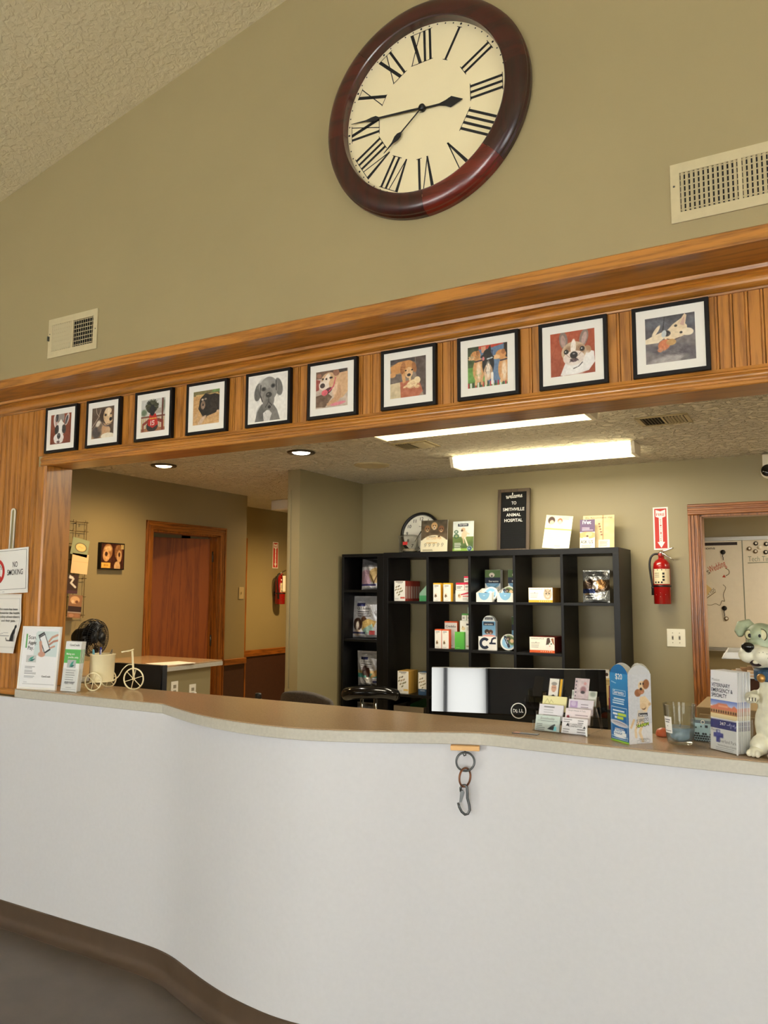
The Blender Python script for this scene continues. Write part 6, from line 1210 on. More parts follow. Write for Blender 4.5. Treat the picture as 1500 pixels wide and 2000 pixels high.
# candle glass
cg = thing('candle_glass', 'clear glass tumbler candle with grey blue wax and a white label', 'candle', (-.401, 2.615, TOPZ))
MB().lathe([(0, .0005), (.036, .0005), (.0385, .003), (.0415, .02), (.0495, .118), (.0495, .120), (.0475, .120), (.0470, .118), (.0395, .022), (.036, .010), (0, .009)], 48).obj('tumbler', M_GLASS, cg)
MB().lathe([(0, .0095), (.0358, .0105), (.0393, .0222), (.0418, .050), (.030, .0495), (0, .0485)], 40).obj('wax', mat('grey_blue_wax', (122, 140, 150), .35, var=.04), cg)
MB().tube([(0, 0, .048), (.001, 0, .056), (.003, 0, .060)], .001, 5).obj('wick', M_INK, cg)
lbm = MB(); a0, a1 = -2.62, -1.95
for i in range(8): pass
vs = []; fs = []
for i in range(9):
    a_ = a0 + (a1 - a0) * i / 8
    for z in (.034, .084): r_ = .0415 + (z - .02) * .0816 + .0012; vs.append((r_ * math.cos(a_), r_ * math.sin(a_), z))
    if i: fs.append((2 * i - 2, 2 * i, 2 * i + 1, 2 * i - 1))
lbm.add(vs, fs, True).obj('label', M_WHITE, cg)
lt = MB()
for (z, sz, k0, k1) in ((.073, .006, .15, .85), (.066, .006, .2, .75), (.054, .005, .42, .52), (.040, .004, .1, .9)):
    v2 = []
    for i in range(7):
        a_ = a0 + (a1 - a0) * (k0 + (k1 - k0) * i / 6); r_ = .0415 + (z - .02) * .0816 + .0017
        v2 += [(r_ * math.cos(a_), r_ * math.sin(a_), z), (r_ * math.cos(a_), r_ * math.sin(a_), z + sz * .5)]
    lt.add(v2, [(2 * i, 2 * i + 2, 2 * i + 3, 2 * i + 1) for i in range(6)])
lt.obj('label_print', M_GREYINK, cg)
gb = thing('tissue_pack', 'pale blue grey box with a black honeycomb pattern behind the candle', 'box', (-.337, 2.698, TOPZ), math.radians(-8))
MB().box(-.040, .040, -.02, .025, 0, .066).obj('box', mat('pale_blue_grey_card', (150, 176, 180), .4, var=0), gb, .003)
c = Cv(52, 42, (160, 186, 190)); H = c.H
for j in range(7):
    for i in range(11):
        if j > 2 + (i % 3 == 0) - (i > 7): c.e(.05 + .095 * i + (.047 if j % 2 else 0), H * (.30 + .115 * j), .042, .040, (16, 20, 22))
c.r(.55, H * .22, .66, H * .34, (16, 20, 22)); c.e(.2, H * .36, .03, .03, (16, 20, 22)); c.e(.4, H * .30, .03, .03, (16, 20, 22)); c.r(0, 0, 1, H * .14, (90, 100, 104)); printed('front_print', c, .078, .064, gb, -.039, .001, -.0208)
MB().lathe([(.004, -.0215), (.0062, -.022), (.0062, -.0205), (.004, -.0205)], 16, (-.002, 0, .060), 'y').obj('eyelet', M_WHITEPL, gb)
oc = thing('orange_cup', 'orange rounded cap peeking out behind the candle glass', 'cap', (-.470, 2.715, TOPZ))
MB().lathe([(0, 0), (.020, 0), (.022, .010), (.018, .020), (.008, .025), (0, .026)], 24).obj('dome', mat('orange_plastic', (214, 110, 70), .4, var=0), oc); MB().lathe([(.0215, .002), (.0235, .004), (.0215, .006)], 24).obj('rim', mat('orange_plastic', (214, 110, 70), .4, var=0), oc)
# brochure holder at the end of the counter
vz = math.radians(-38)
vh = thing('brochure_holder', 'clear acrylic holder packed with blue and white brochures by the dog statue', 'brochure holder', (-.271, 2.531, TOPZ), vz, -.05)
acrylic_holder(vh, .108, .062, .098, .15)
def pv(c):
    H = c.H; c.a[:] = (240, 240, 244); c.g((96, 120, 190), (190, 196, 220), H * .37, H * .45); c.r(0, H * .46, 1, H * .56, (176, 130, 84)); c.p([(.0, H * .46), (.22, H * .43), (.3, H * .41), (.62, H * .41), (.68, H * .44), (.8, H * .45), (.88, H * .42), (1, H * .45), (1, H * .50), (0, H * .50)], (206, 124, 96)); c.r(.30, H * .43, .66, H * .455, (222, 156, 126)); c.r(0, H * .49, 1, H * .53, (196, 150, 104))
    for i in range(11): c.r(.02 + .09 * i, H * .495, .07 + .09 * i, H * .53, (74, 40, 30))
    c.g((226, 206, 156), (206, 190, 150), H * .545, H * .60); c.l([(0, H * .60), (1, H * .62)], .02, (240, 236, 226)); c.r(0, H * .615, 1, H * .73, (36, 40, 110)); c.l([(.62, H * .67), (.70, H * .67), (.73, H * .64), (.76, H * .70), (.79, H * .66), (.86, H * .67), (.88, H * .65), (.91, H * .695), (.95, H * .67), (1, H * .67)], .014, (226, 226, 240)); c.r(0, H * .73, 1, H, (222, 222, 220)); BL = (44, 48, 130); c.r(.22, H * .745, .36, H * .90, BL); c.r(.12, H * .785, .48, H * .84, BL); c.e(.30, H * .80, .10, .06, (60, 66, 150)); c.e(.30, H * .765, .05, .03, (214, 216, 232)); c.bars(.06, H * .305, .6, 1, .1, .014, (170, 170, 176)); c.bars(.2, H * .955, .9, 2, .05, .014, (120, 120, 126), 3, .1)
leaflets('brochure', -.271 - math.sin(vz) * .0045, 2.531 + math.cos(vz) * .0045, vz, -.05, .100, .232, 13, .0041, pv, 'veterinary brochure, %s from the front in the packed holder', 'brochures in the packed holder', 'front veterinary brochure with a building photo in the packed holder', [([('Mission', -.045, .201, .008, .030, 'l', -.006)], M_GREYINK), ([('VETERINARY', -.046, .184, .0110, .070, 'l', .014), ('EMERGENCY &', -.046, .169, .0110, .080, 'l', .014), ('SPECIALTY', -.046, .154, .0110, .058, 'l', .014)], M_DKBLUE), ([('24/7', -.003, .0745, .009, .022, 'c', .012)], M_WHITEINK), ([('Mission', -.047, .054, .008, .022, 'l', 0), ('Overland Park', .014, .024, .0095, .066, 'c', 0), ('Veterinary Emergency & Specialty', .012, .0135, .0055, .070, 'c', 0)], M_GREYINK)])

# ------------------------------------------------------------------ dog statue
def blob(name, parts, m, parent, voxel=.0035, smooth=8, rough=True):
    """ellipsoids and tubes fused into one smooth body: parts are MB builders"""
    o = parts.obj(name, m, parent)
    r = o.modifiers.new('remesh', 'REMESH'); r.mode = 'VOXEL'; r.voxel_size = voxel; r.use_smooth_shade = True
    s_ = o.modifiers.new('smooth', 'SMOOTH'); s_.iterations = smooth; s_.factor = .5
    return o
ds = thing('dog_statue', 'painted cartoon dog statue with grey green head and blue collar at the counter end', 'statue', (-.128, 2.560, TOPZ), math.radians(-22))
M_STONE = mat('cream_white_paint', (226, 222, 200), .45, var=.05, vscale=40, bump=.15, bscale=60)
M_GREEN_ = mat('grey_green_paint', (160, 170, 140), .45, var=.06, vscale=50, bump=.15, bscale=70)
mb = MB(); mb.ball((0, .012, .085), .062, .066, .085); mb.ball((-.028, -.035, .03), .030, .040, .030); mb.ball((.030, -.035, .03), .030, .040, .030); mb.ball((0, .004, .15), .050, .050, .075); mb.ball((0, 0, .205), .040, .040, .04); mb.tube([(-.045, -.01, .165), (-.058, -.04, .16), (-.035, -.062, .165)], [.02, .017, .015], 10); mb.tube([(.045, -.01, .165), (.058, -.04, .16), (.03, -.06, .165)], [.02, .017, .015], 10)
blob('body', mb, M_STONE, ds)
for s in (-1, 1):
    mb = MB(); mb.ball((s * .030, -.066, .166), .017, .014, .013)
    for k in (-1, 0, 1): mb.ball((s * .030 + k * .009, -.077, .161), .0055, .009, .008)
    blob('paw', mb, M_STONE, ds, .002, 4)
    mb = MB()
    for k in (-1, 0, 1): mb.tube([(s * .030 + k * .009 + .0045, -.083, .168), (s * .030 + k * .009 + .0045, -.085, .158)], .0011, 5)
    mb.obj('toe_lines', M_INK, ds)['kind'] = 'stuff'
    mb = MB(); mb.ball((s * .030, -.058, .016), .021, .030, .016)
    for k in (-1, 0, 1): mb.ball((s * .030 + k * .012, -.082, .011), .0075, .011, .010)
    blob('foot', mb, M_STONE, ds, .002, 4)
cl_ = MB().lathe([(.040, .212), (.051, .212), (.053, .218), (.053, .240), (.050, .246), (.040, .246), (.040, .212)], 32).obj('collar', mat('blue_denim_paint', (40, 70, 96), .6, var=.15, vscale=150, bump=.4, bscale=260), ds)
MB().lathe([(0, -.010), (.009, -.009), (.0125, -.003), (.0125, 0), (0, 0)], 20, (-.012, -.052, .222), 'y').obj('tag', mat('gold_paint', (176, 130, 66), .35, metal=.6, var=.05), ds)
hd = bpy.data.objects.new('head', None)
hm = MB(); hm.ball((-.020, -.006, .322), .047, .048, .050); hm.ball((-.022, -.02, .345), .042, .036, .034); hm.ball((-.014, .010, .285), .036, .036, .036); hm.ball((-.022, -.022, .300), .044, .034, .026)
hd = blob('head', hm, M_GREEN_, ds)
mz = MB(); mz.ball((-.044, -.060, .288), .026, .028, .025); mz.ball((.000, -.058, .286), .030, .028, .027); mz.ball((-.022, -.052, .300), .020, .028, .018); mz.ball((-.016, -.045, .262), .026, .026, .012); mz.ball((.010, -.030, .275), .034, .03, .026)
blob('muzzle', mz, M_STONE, ds, .0028, 6)
mo = MB(); mo.ball((-.018, -.061, .266), .022, .014, .012); blob('mouth', mo, mat('dark_brown_paint', (44, 26, 24), .4, var=0), ds, .002, 2)
tg = MB(); tg.ball((-.016, -.071, .268), .010, .008, .006); blob('tooth', tg, M_STONE, ds, .002, 2)
ns = MB(); ns.ball((-.030, -.088, .312), .019, .012, .013); ns.ball((-.030, -.086, .304), .011, .010, .010); blob('nose', ns, mat('gloss_black_paint', (18, 16, 15), .12, var=0), ds, .002, 4)
for s, x_, z_, r_ in ((-1, -.045, .344, .0125), (1, -.008, .345, .0155)):
    e_ = MB(); e_.ball((x_, -.0445, z_), r_, .008, r_ * 1.12); o = e_.obj('eye', mat('pale_olive_paint', (206, 200, 160), .25, var=0), ds); o.rotation_euler = (0, 0, 0)
    MB().tube([(x_ + r_ * math.cos(2 * PI * k / 20), -.047, z_ + r_ * 1.12 * math.sin(2 * PI * k / 20)) for k in range(20)], .0013, 6, True).obj('eye_outline', mat('dark_olive_paint', (84, 78, 50), .5, var=0), ds)
    p_ = MB(); p_.ball((x_ + (.004 if s < 0 else -.004), -.0515, z_ - .002), .0052, .003, .0062); p_.obj('pupil', M_INK, ds)
br = MB()
for (x_, z_) in ((-.056, .290), (-.050, .282), (-.044, .292), (.000, .296), (.010, .298), (.020, .294), (.002, .284), (.012, .284), (.022, .282)): br.ball((x_, -.0865 + abs(x_ + .02) * .18, z_), .0012, .0012, .0012, 6, 4)
o = br.obj('whisker_dots', M_INK, ds); o['kind'] = 'stuff'
for s in (-1, 1):
    ea = MB(); cx = -.022
    ea.tube([(cx + s * .030, 0, .362), (cx + s * .046, -.002, .374), (cx + s * .060, -.010, .368), (cx + s * .064, -.020, .350), (cx + s * .060, -.024, .336)], [.010, .016, .019, .016, .007], 12)
    blob('ear', ea, M_GREEN_, ds, .0025, 6)

# ------------------------------------------------------------------ behind the counter
dk = thing('work_desk', 'low brown laminate work desk behind the counter', 'desk', (0, 0, 0))
MB().box(-3.7, 1.45, 2.70, 3.42, .712, .74).obj('desk_top', M_TOP, dk, .003)
for x_ in (-3.66, -1.6, .2, 1.40): MB().box(x_ - .02, x_ + .02, 2.74, 3.36, 0, .712).obj('leg_panel', M_WHITE_LAM, dk)
def monitor(label, loc, rz, w, h, zb, stand=True, glossy=True):
    t = thing('monitor', label, 'monitor', loc, rz)
    mm = mat('gloss_black_shell', (8, 8, 9), .025, var=0) if glossy else M_BLACK
    mb = MB(); n = 16; d = .030
    # gently bowed back facing the camera
    vs = []; fs = []
    for j in range(9):
        for i in range(n + 1):
            u, v = 2 * i / n - 1, 2 * j / 8 - 1
            vs.append((u * w / 2, -.013 - .007 * (1 - u * u) - .034 * (1 - (v + 1) / 2), zb + h * (v + 1) / 2))
    for j in range(8):
        for i in range(n): fs.append((j * (n + 1) + i, j * (n + 1) + i + 1, (j + 1) * (n + 1) + i + 1, (j + 1) * (n + 1) + i))
    mb.add(vs, fs, True); mb.obj('back_shell', mm, t)
    MB().box(-w / 2, w / 2, -.0125, .016, zb, zb + h).obj('bezel', M_BLACK, t, .003)
    MB().box(-w / 2 + .012, w / 2 - .012, .016, .0165, zb + .018, zb + h - .012).obj('screen', mat('dark_screen', (10, 12, 16), .1, var=0), t)
    if stand:
        MB().prism([(-.05, 0), (.05, 0), (.035, zb + h * .35), (-.035, zb + h * .35)], .004, .028, 'xz').obj('stand_neck', M_BLACK, t, .003)
        MB().prism([(.13 * math.cos(2 * PI * k / 28), .06 + .10 * math.sin(2 * PI * k / 28)) for k in range(28)], 0, .012, 'xy').obj('stand_foot', M_BLACK, t, .002)
    return t
mo = monitor('large glossy black computer monitor seen from behind with a round white logo', (-1.0645, 2.995, .74), math.radians(22.6), .680, .355, .140)
lg = MB().lathe([(.0265, -.001), (.0300, -.001), (.0300, .002), (.0265, .002), (.0265, -.001)], 48, (0, 0, 0), 'y', False).obj('logo_ring', M_WHITEINK, mo)
lo = lettering([('D', -.0165, -.0060, .0125, .0095, 'c', .014), ('E', -.0050, -.0062, .0115, .0080, 'c', .014, .45), ('L', .0060, -.0060, .0125, .0072, 'c', .014), ('L', .0150, -.0060, .0125, .0072, 'c', .014)], M_WHITEINK, mo, -.0008, 'logo_letters')
for o in (lg, lo): o.location = (0, -.0363, .335); o.rotation_euler = (-.0955, 0, 0)
m2 = monitor('smaller black monitor seen from behind beyond the tricycle cup', (-3.172, 3.02, .74), math.radians(2), .345, .27, .140, True, False)
MB().box(.158, .1735, -.016, .018, .14, .41).obj('edge_strip', mat('dark_edge', (44, 46, 50), .3, var=0), m2)
# desk fan
fn = thing('desk_fan', 'black round desk fan with wire cage behind the counter poster', 'fan', (-3.435, 2.930, .74), math.radians(102))
MB().lathe([(0, 0), (.085, 0), (.085, .012), (.03, .03), (.014, .05), (.012, .44), (0, .44)], 28).obj('base', M_BLACK, fn)
MB().lathe([(0, .02), (.042, .02), (.050, .05), (.046, .10), (.03, .12), (0, .124)], 24, (0, 0, .545), 'y').obj('motor', M_BLACK, fn)
cg_ = MB(); RF = .100
for r_, y_ in ((RF, .015), (RF * .99, -.005), (RF * .9, -.03), (RF * .72, -.044), (RF * .5, -.052), (RF * .28, -.056), (RF * .9, .04), (RF * .7, .055), (RF * .5, .06)): cg_.tube([(r_ * math.cos(2 * PI * k / 40), y_, .545 + r_ * math.sin(2 * PI * k / 40)) for k in range(40)], .0016, 5, True)
for k in range(48):
    a_ = 2 * PI * k / 48; f_ = lambda r_, y_: (r_ * math.cos(a_), y_, .545 + r_ * math.sin(a_))
    cg_.tube([f_(RF * .2, -.057), f_(RF * .5, -.052), f_(RF * .72, -.044), f_(RF * .9, -.03), f_(RF, -.004), f_(RF, .015), f_(RF * .9, .04), f_(RF * .7, .055), f_(RF * .35, .062)], .0010, 4)
o = cg_.obj('wire_cage', M_BLACK, fn); o['kind'] = 'stuff'
MB().lathe([(0, -.060), (.026, -.058), (.026, -.054), (0, -.054)], 20, (0, 0, .545), 'y').obj('front_badge', M_BLACK, fn)
MB().lathe([(0, -.02), (.03, -.018), (.032, .02), (0, .02)], 20, (0, 0, .545), 'y').obj('hub', M_BLACK, fn)
for k in range(5):
    a_ = 2 * PI * k / 5; bl_ = MB(); vs = []
    for i in range(6):
        r_ = .028 + .062 * i / 5
        for j in range(5): b_ = (j / 4 - .5) * (.5 + .75 * i / 5); vs.append((r_ * math.cos(a_ + b_), .022 * (j / 4 - .5) * 1.1, .545 + r_ * math.sin(a_ + b_)))
    bl_.add(vs, [(i * 5 + j, i * 5 + j + 1, (i + 1) * 5 + j + 1, (i + 1) * 5 + j) for i in range(5) for j in range(4)], True); o = bl_.obj('blade', mat('smoky_black', (20, 20, 22), .25, var=0), fn); sd = o.modifiers.new('s', 'SOLIDIFY'); sd.thickness = .002
# half wall with a laminate cap along the left wall, outlets, paper
hw = MB(); hw.box(XL, -4.20, YWB, 4.73, 0, .958)
struct(hw.obj('wall_half', M_WALL_OFFICE))
cp = thing('half_wall_cap', 'pale laminate cap on the olive half wall by the oak door', 'worktop', (0, 0, 0)); MB().box(XL, -4.135, YWB, 4.79, .988, 1.0).obj('cap_top', M_TOP, cp, .002); MB().box(XL, -4.132, YWB, 4.793, .958, .988).obj('cap_edge', M_EDGE, cp, .002)
sp = thing('paper_sheets', 'loose white paper sheets lying on the half wall cap', 'paper', (-4.235, 4.335, 1.0), math.radians(78))
for k, (dx, dy, a_) in enumerate(((0, 0, 0), (.012, .006, .05), (-.008, .01, -.06))):
    o = MB().box(-.14, .14, -.105, .105, k * .0012, k * .0012 + .001).obj('sheet', M_WHITE, sp); o.location = (dx, dy, 0); o.rotation_euler = (0, 0, a_)
for i, (y_, z_) in enumerate(((4.338, .815), (4.529, .775))):
    t = thing('wall_outlet', ['cream outlet plate on the half wall behind the black monitor', 'cream outlet plate with a plug on the half wall near the oak door'][i], 'outlet', (-4.20, y_, z_), PI / 2)
    MB().box(-.036, .036, -.006, 0, -.058, .058).obj('plate', M_WHITEPL, t, .002)
    for s in (-.02, .02): MB().box(-.014, .014, -.008, -.004, s - .012, s + .012).obj('socket', mat('grey_socket', (150, 140, 118), .5, var=0), t)
    if i: MB().box(-.014, .014, -.034, -.006, -.032, .0).obj('plug', M_WHITE, t, .003)
sw = thing('light_switch', 'narrow switch plate at the end of the tan wall before the hall', 'switch', (XL, 5.985, 1.52), PI / 2); MB().box(-.036, .036, -.006, 0, -.058, .058).obj('plate', mat('tan_plate', (190, 172, 130), .5, var=0), sw, .002); MB().box(-.005, .005, -.012, -.005, -.01, .012).obj('toggle', mat('tan_plate', (190, 172, 130), .5, var=0), sw)
# chairs
oc_ = thing('office_chair', 'grey brown fabric office chair seen over the counter before the partition', 'chair', (-2.40, 3.70, 0), math.radians(-20))
def chair(t, m, w, zt, chrome=False):
    mb = MB(); n = 14
    vs = []; H0 = zt - .44
    for j in range(9):
        for i in range(n + 1):
            u, v = 2 * i / n - 1, j / 8; ww = w / 2 * (1 - .16 * v ** 3); zz = zt - H0 + H0 * v - .055 * v * abs(u) ** 3 + .02 * v * u
            vs.append((u * ww, -.20 + .09 * u * u - .05 * v, zz))
    fs = [(j * (n + 1) + i, j * (n + 1) + i + 1, (j + 1) * (n + 1) + i + 1, (j + 1) * (n + 1) + i) for j in range(8) for i in range(n)]
    mb.add(vs, fs, True); o = mb.obj('backrest', m, t); sd = o.modifiers.new('s', 'SOLIDIFY'); sd.thickness = .05; sd.offset = 0; bv = o.modifiers.new('b', 'BEVEL'); bv.width = .015; bv.segments = 3
    MB().prism([(w * .48 * math.cos(2 * PI * k / 24), .06 + .24 * math.sin(2 * PI * k / 24)) for k in range(24)], .43, .50, 'xy').obj('seat', m, t, .02)
    MB().box(-.04, .04, -.215, -.19, .40, zt - H0 + .1).obj('back_post', M_BLACK, t)
    MB().lathe([(0, .06), (.03, .06), (.025, .43), (0, .43)], 16).obj('column', M_BLACK, t)
    for k in range(5):
        a_ = 2 * PI * k / 5; MB().tube([(0, 0, .09), (.28 * math.cos(a_), .28 * math.sin(a_), .065)], [.025, .015], 8).obj('leg', M_BLACK, t); MB().lathe([(0, -.012), (.028, -.012), (.028, .012), (0, .012)], 14, (.28 * math.cos(a_), .28 * math.sin(a_), .028), 'y').obj('caster', M_BLACK, t)
chair(oc_, M_FABRIC, .52, 1.005)
vc = thing('vinyl_chair', 'glossy black vinyl chair with chrome posts before the narrow bookcase', 'chair', (-2.72, 4.72, 0), math.radians(25))
vb = MB(); pts = [(-.155, -.20, .858), (-.10, -.235, .872), (0, -.25, .876), (.10, -.235, .872), (.155, -.20, .858)]
vb.tube(cat_rom(pts, 5), .042, 14); vb.ball((-.155, -.20, .858), .042); vb.ball((.155, -.20, .858), .042); vb.obj('backrest', M_VINYL, vc)
for s in (-.055, .035): MB().tube([(s, -.238, .845), (s, -.225, .62), (s * .9, -.16, .46)], .011, 10).obj('chrome_post', M_CHROME, vc)
MB().prism([(.21 * math.cos(2 * PI * k / 28), .21 * math.sin(2 * PI * k / 28)) for k in range(28)], .44, .50, 'xy').obj('seat', M_VINYL, vc, .02)
MB().lathe([(0, .06), (.028, .06), (.024, .44), (0, .44)], 16).obj('column', M_CHROME, vc)
for k in range(5):
    a_ = 2 * PI * k / 5 + .3; MB().tube([(0, 0, .09), (.26 * math.cos(a_), .26 * math.sin(a_), .065)], [.022, .013], 8).obj('leg', M_CHROME, vc); MB().lathe([(0, -.012), (.028, -.012), (.028, .012), (0, .012)], 14, (.26 * math.cos(a_), .26 * math.sin(a_), .028), 'y').obj('caster', M_BLACK, vc)
bt = thing('spray_bottle', 'dark bottle with a black cap just showing over the counter edge', 'bottle', (-2.52, 3.20, .74))
MB().lathe([(0, 0), (.032, 0), (.034, .005), (.034, .19), (.028, .215), (.014, .235), (.013, .252), (0, .252)], 24).obj('bottle', mat('amber_plastic', (70, 60, 50), .25, var=0), bt); MB().lathe([(0, .282), (.014, .281), (.0165, .276), (.0165, .252), (.013, .250)], 24).obj('cap', M_BLACK, bt); MB().lathe([(.0170, .246), (.0170, .252), (.012, .252)], 24).obj('pale_ring', M_WHITEPL, bt)
# letter tray with folders behind the dog statue
lt_ = thing('letter_tray', 'white stacking letter tray on thin dark posts behind the dog statue', 'letter tray', (-.17, 3.12, .74), math.radians(4))
for z_ in (.52, .566):
    mb = MB(); 
    if z_ > .53:
        mb.prism([(-.150, 0), (.16, 0), (.16, .024), (-.135, .024)], -.12, -.116, 'xz'); mb.prism([(-.150, 0), (.16, 0), (.16, .024), (-.135, .024)], .116, .12, 'xz'); mb.box(-.150, .16, -.12, .12, 0, .004); mb.prism([(-.150, 0), (-.146, 0), (-.131, .024), (-.135, .024)], -.12, .12, 'xz'); o = mb.obj('tray', M_WHITE, lt_, .001); o.location = (0, 0, z_)
    else:
        mb.box(-.12, .16, -.12, .12, 0, .004); mb.box(.156, .16, -.12, .12, 0, .02); o = mb.obj('tray', M_WHITE, lt_, .001); o.location = (0, 0, z_ - .018)
for x_, y_ in ((-.03, -.112), (-.03, .112), (.15, -.112), (.15, .112)): MB().tube([(x_, y_, 0), (x_, y_, .572)], .004, 8).obj('post', M_BLACK, lt_)
MB().box(-.05, .16, -.118, .118, 0, .01).obj('foot', M_BLACK, lt_)
for k in range(5):
    col = [(214, 176, 136), (226, 214, 200), (206, 164, 120), (220, 190, 150), (230, 222, 214)][k]
    t = thing('paper_folder', ['tan folder lowest in the letter tray', 'off-white folder second from the bottom in the letter tray', 'brown folder in the middle of the letter tray', 'tan folder second from the top in the letter tray', 'pale folder topmost in the letter tray'][k], 'folder', (-.165 + .004 * k, 3.115, .74 + .5065 + k * .0056), math.radians(4 + 2 * (k % 3)))
    MB().box(-.13 + .014 * k, .12, -.10, .10, 0, .005).obj('cover', mat('folder_%d' % k, col, .6, var=.02), t); MB().box(-.13 + .014 * k, -.10 + .014 * k, -.10, -.05, .0048, .0054).obj('tab', mat('folder_%d' % k, col, .6, var=.02), t)
fc = thing('filing_cabinet', 'low tan filing cabinet beside the far doorway, top just above the counter', 'cabinet', (-.18, 4.35, 0))
M_TANM = mat('tan_metal', (140, 118, 84), .4, var=.01)
MB().box(-.38, .38, -.18, .25, 0, .978).obj('cabinet_body', M_TANM, fc, .004)
for k in range(3):
    d_ = MB().box(-.365, .365, -.195, -.18, .03 + k * .31, .325 + k * .31).obj('drawer', M_TANM, fc, .003); MB().box(-.06, .06, -.21, -.195, .20 + k * .31, .215 + k * .31).obj('handle', M_CHROME, d_)

# ------------------------------------------------------------------ on the office walls
wp = thing('wall_picture', 'small dark framed picture of two shaggy dogs on the tan wall', 'picture', (XL, 4.352, 1.706), PI / 2)
rframe(.240, .212, .008, .032, M_BLACKFRAME, wp, 'frame', 0, -.034)
MB().box(-.116, .116, -.030, -.001, .004, .208).obj('backing', M_BLACKFRAME, wp)
c = Cv(58, 52, (60, 26, 16)); H = c.H; c.n(14, 8, 2); c.e(.28, H * .34, .21, .30, (150, 106, 66), 10); c.e(.22, H * .50, .15, .20, (206, 160, 110)); c.e(.30, H * .20, .16, .10, (206, 170, 124), 0, .6); c.e(.22, H * .42, .06, .08, (60, 34, 24)); c.e(.76, H * .34, .17, .28, (130, 90, 56)); c.e(.80, H * .50, .11, .22, (190, 150, 106)); c.e(.80, H * .42, .045, .08, (56, 32, 22)); c.e(.72, H * .92, .14, .2, (196, 160, 116)); c.r(.02, H * .76, .42, H * .98, (226, 176, 84)); c.r(.12, H * .84, .32, H * .90, (190, 140, 60)); c.r(.86, .02, 1, H * .2, (170, 150, 100)); c.n(16, 22, 5)
printed('photo', c, .226, .198, wp, -.113, .007, -.0322, PHOTO)
# wire card rack on the left wall, seen past the jamb
wr = thing('wire_card_rack', 'thin wire card rack with clips hung on the tan wall beside the opening', 'rack', (XL, 4.00, 1.33), PI / 2)
mb = MB()
for s in (-.09, .0, .10): mb.tube([(s, -.02, 0), (s, -.02, .74)], .0022, 6)
for z_ in (.02, .16, .30, .44, .56, .66, .73): mb.tube([(-.10, -.022, z_), (.115, -.022, z_)], .0022, 6); mb.tube([(.06, -.022, z_), (.06, -.050, z_ - .004), (.06, -.052, z_ + .014)], .002, 6); mb.tube([(-.05, -.022, z_), (-.05, -.050, z_ - .004), (-.05, -.052, z_ + .014)], .002, 6)
for z_ in (.02, .72): mb.tube([(0, -.02, z_), (0, 0, z_)], .003, 6)
mb.obj('wire_frame', mat('bronze_wire', (96, 76, 52), .4, metal=.6, var=0), wr)
def wcard(name, label, y, z, w, h, cv, tiltdeg, col=None):
    t = thing(name, label, 'card', (XL + .068, y, z), PI / 2, 0, 'cards clipped on the wire rack'); t.rotation_euler = (0, math.radians(tiltdeg), PI / 2)
    board(w, h, .0015, M_WHITE, t, 'card', 0); printed('print', cv, w, h, t, -w / 2, 0, -.0005)
c = Cv(34, 34, (150, 160, 128)); c.e(.55, .5, .34, .26, (40, 36, 28)); c.e(.55, .5, .31, .235, (236, 206, 140)); c.l([(.4, .5), (.5, .45), (.58, .52), (.7, .48)], .02, (200, 160, 90)); wcard('greeting_card', 'sage green greeting card with a yellow oval on the wire rack', 3.995, 1.800, .155, .130, c, 10)
c = Cv(30, 36, (240, 206, 160)); c.l([(0, .5), (1, .48)], .012, (214, 176, 130)); wcard('greeting_card', 'plain cream card below the sage green one on the wire rack', 4.005, 1.665, .150, .150, c, 4)
c = Cv(26, 36, (60, 40, 34)); H = c.H; c.l([(.3, .1), (.6, .3), (.4, .6), (.8, .9)], .16, (226, 222, 216)); c.e(.4, .2, .2, .1, (236, 232, 226)); c.r(0, H * .82, 1, H, (80, 50, 60)); wcard('photo_card', 'dark photo card with white shapes in the middle of the wire rack', 3.945, 1.515, .105, .140, c, 2)
c = Cv(28, 44, (150, 110, 80)); H = c.H; c.e(.45, H * .22, .36, .26, (222, 176, 130)); c.e(.6, H * .3, .12, .1, (120, 76, 50)); c.e(.3, H * .3, .1, .12, (236, 206, 170)); c.r(0, H * .5, 1, H * .74, (54, 34, 34)); c.r(0, H * .74, 1, H * .78, (190, 180, 176)); c.e(.3, H * .9, .2, .12, (190, 140, 110)); c.e(.7, H * .9, .2, .12, (170, 120, 90)); wcard('photo_card', 'tall photo card of pale dogs at the bottom of the wire rack', 3.975, 1.335, .120, .170, c, 5)
# fire extinguishers and their signs
def ext_sign(label, loc, rz, w=.104, h=.308):
    t = thing('extinguisher_sign', label, 'sign', loc, rz); MB().box(-w / 2, w / 2, -.002, 0, 0, h).obj('sign_plate', M_WHITE, t)
    mb = MB().box(-w / 2 + .010, w / 2 - .010, -.0026, -.002, .010, h - .010); mb.obj('red_panel', M_REDINK, t)
    ar = [(0, .014), (.026, .056), (.012, .056), (.012, .232), (.034, .240), (.034, .290), (0, .278), (-.034, .290), (-.034, .240), (-.012, .232), (-.012, .056), (-.026, .056)]
    mb = MB(); n_ = len(ar); mb.add([(x_, -.0030, z_) for x_, z_ in ar], [(0, 1, 11), (1, 2, 10, 11)[:4], (2, 3, 9, 10), (3, 4, 8, 9), (4, 5, 6, 7, 8)]); mb.obj('white_arrow', M_WHITEINK, t)
    lettering([('FIRE', 0, .245, .019, .058, 'c', .012)] + [(ch, 0, .212 - k * .0137, .0095, .011, 'c', .012) for k, ch in enumerate('EXTINGUISHER')], M_REDINK, t, -.0036)
    return t
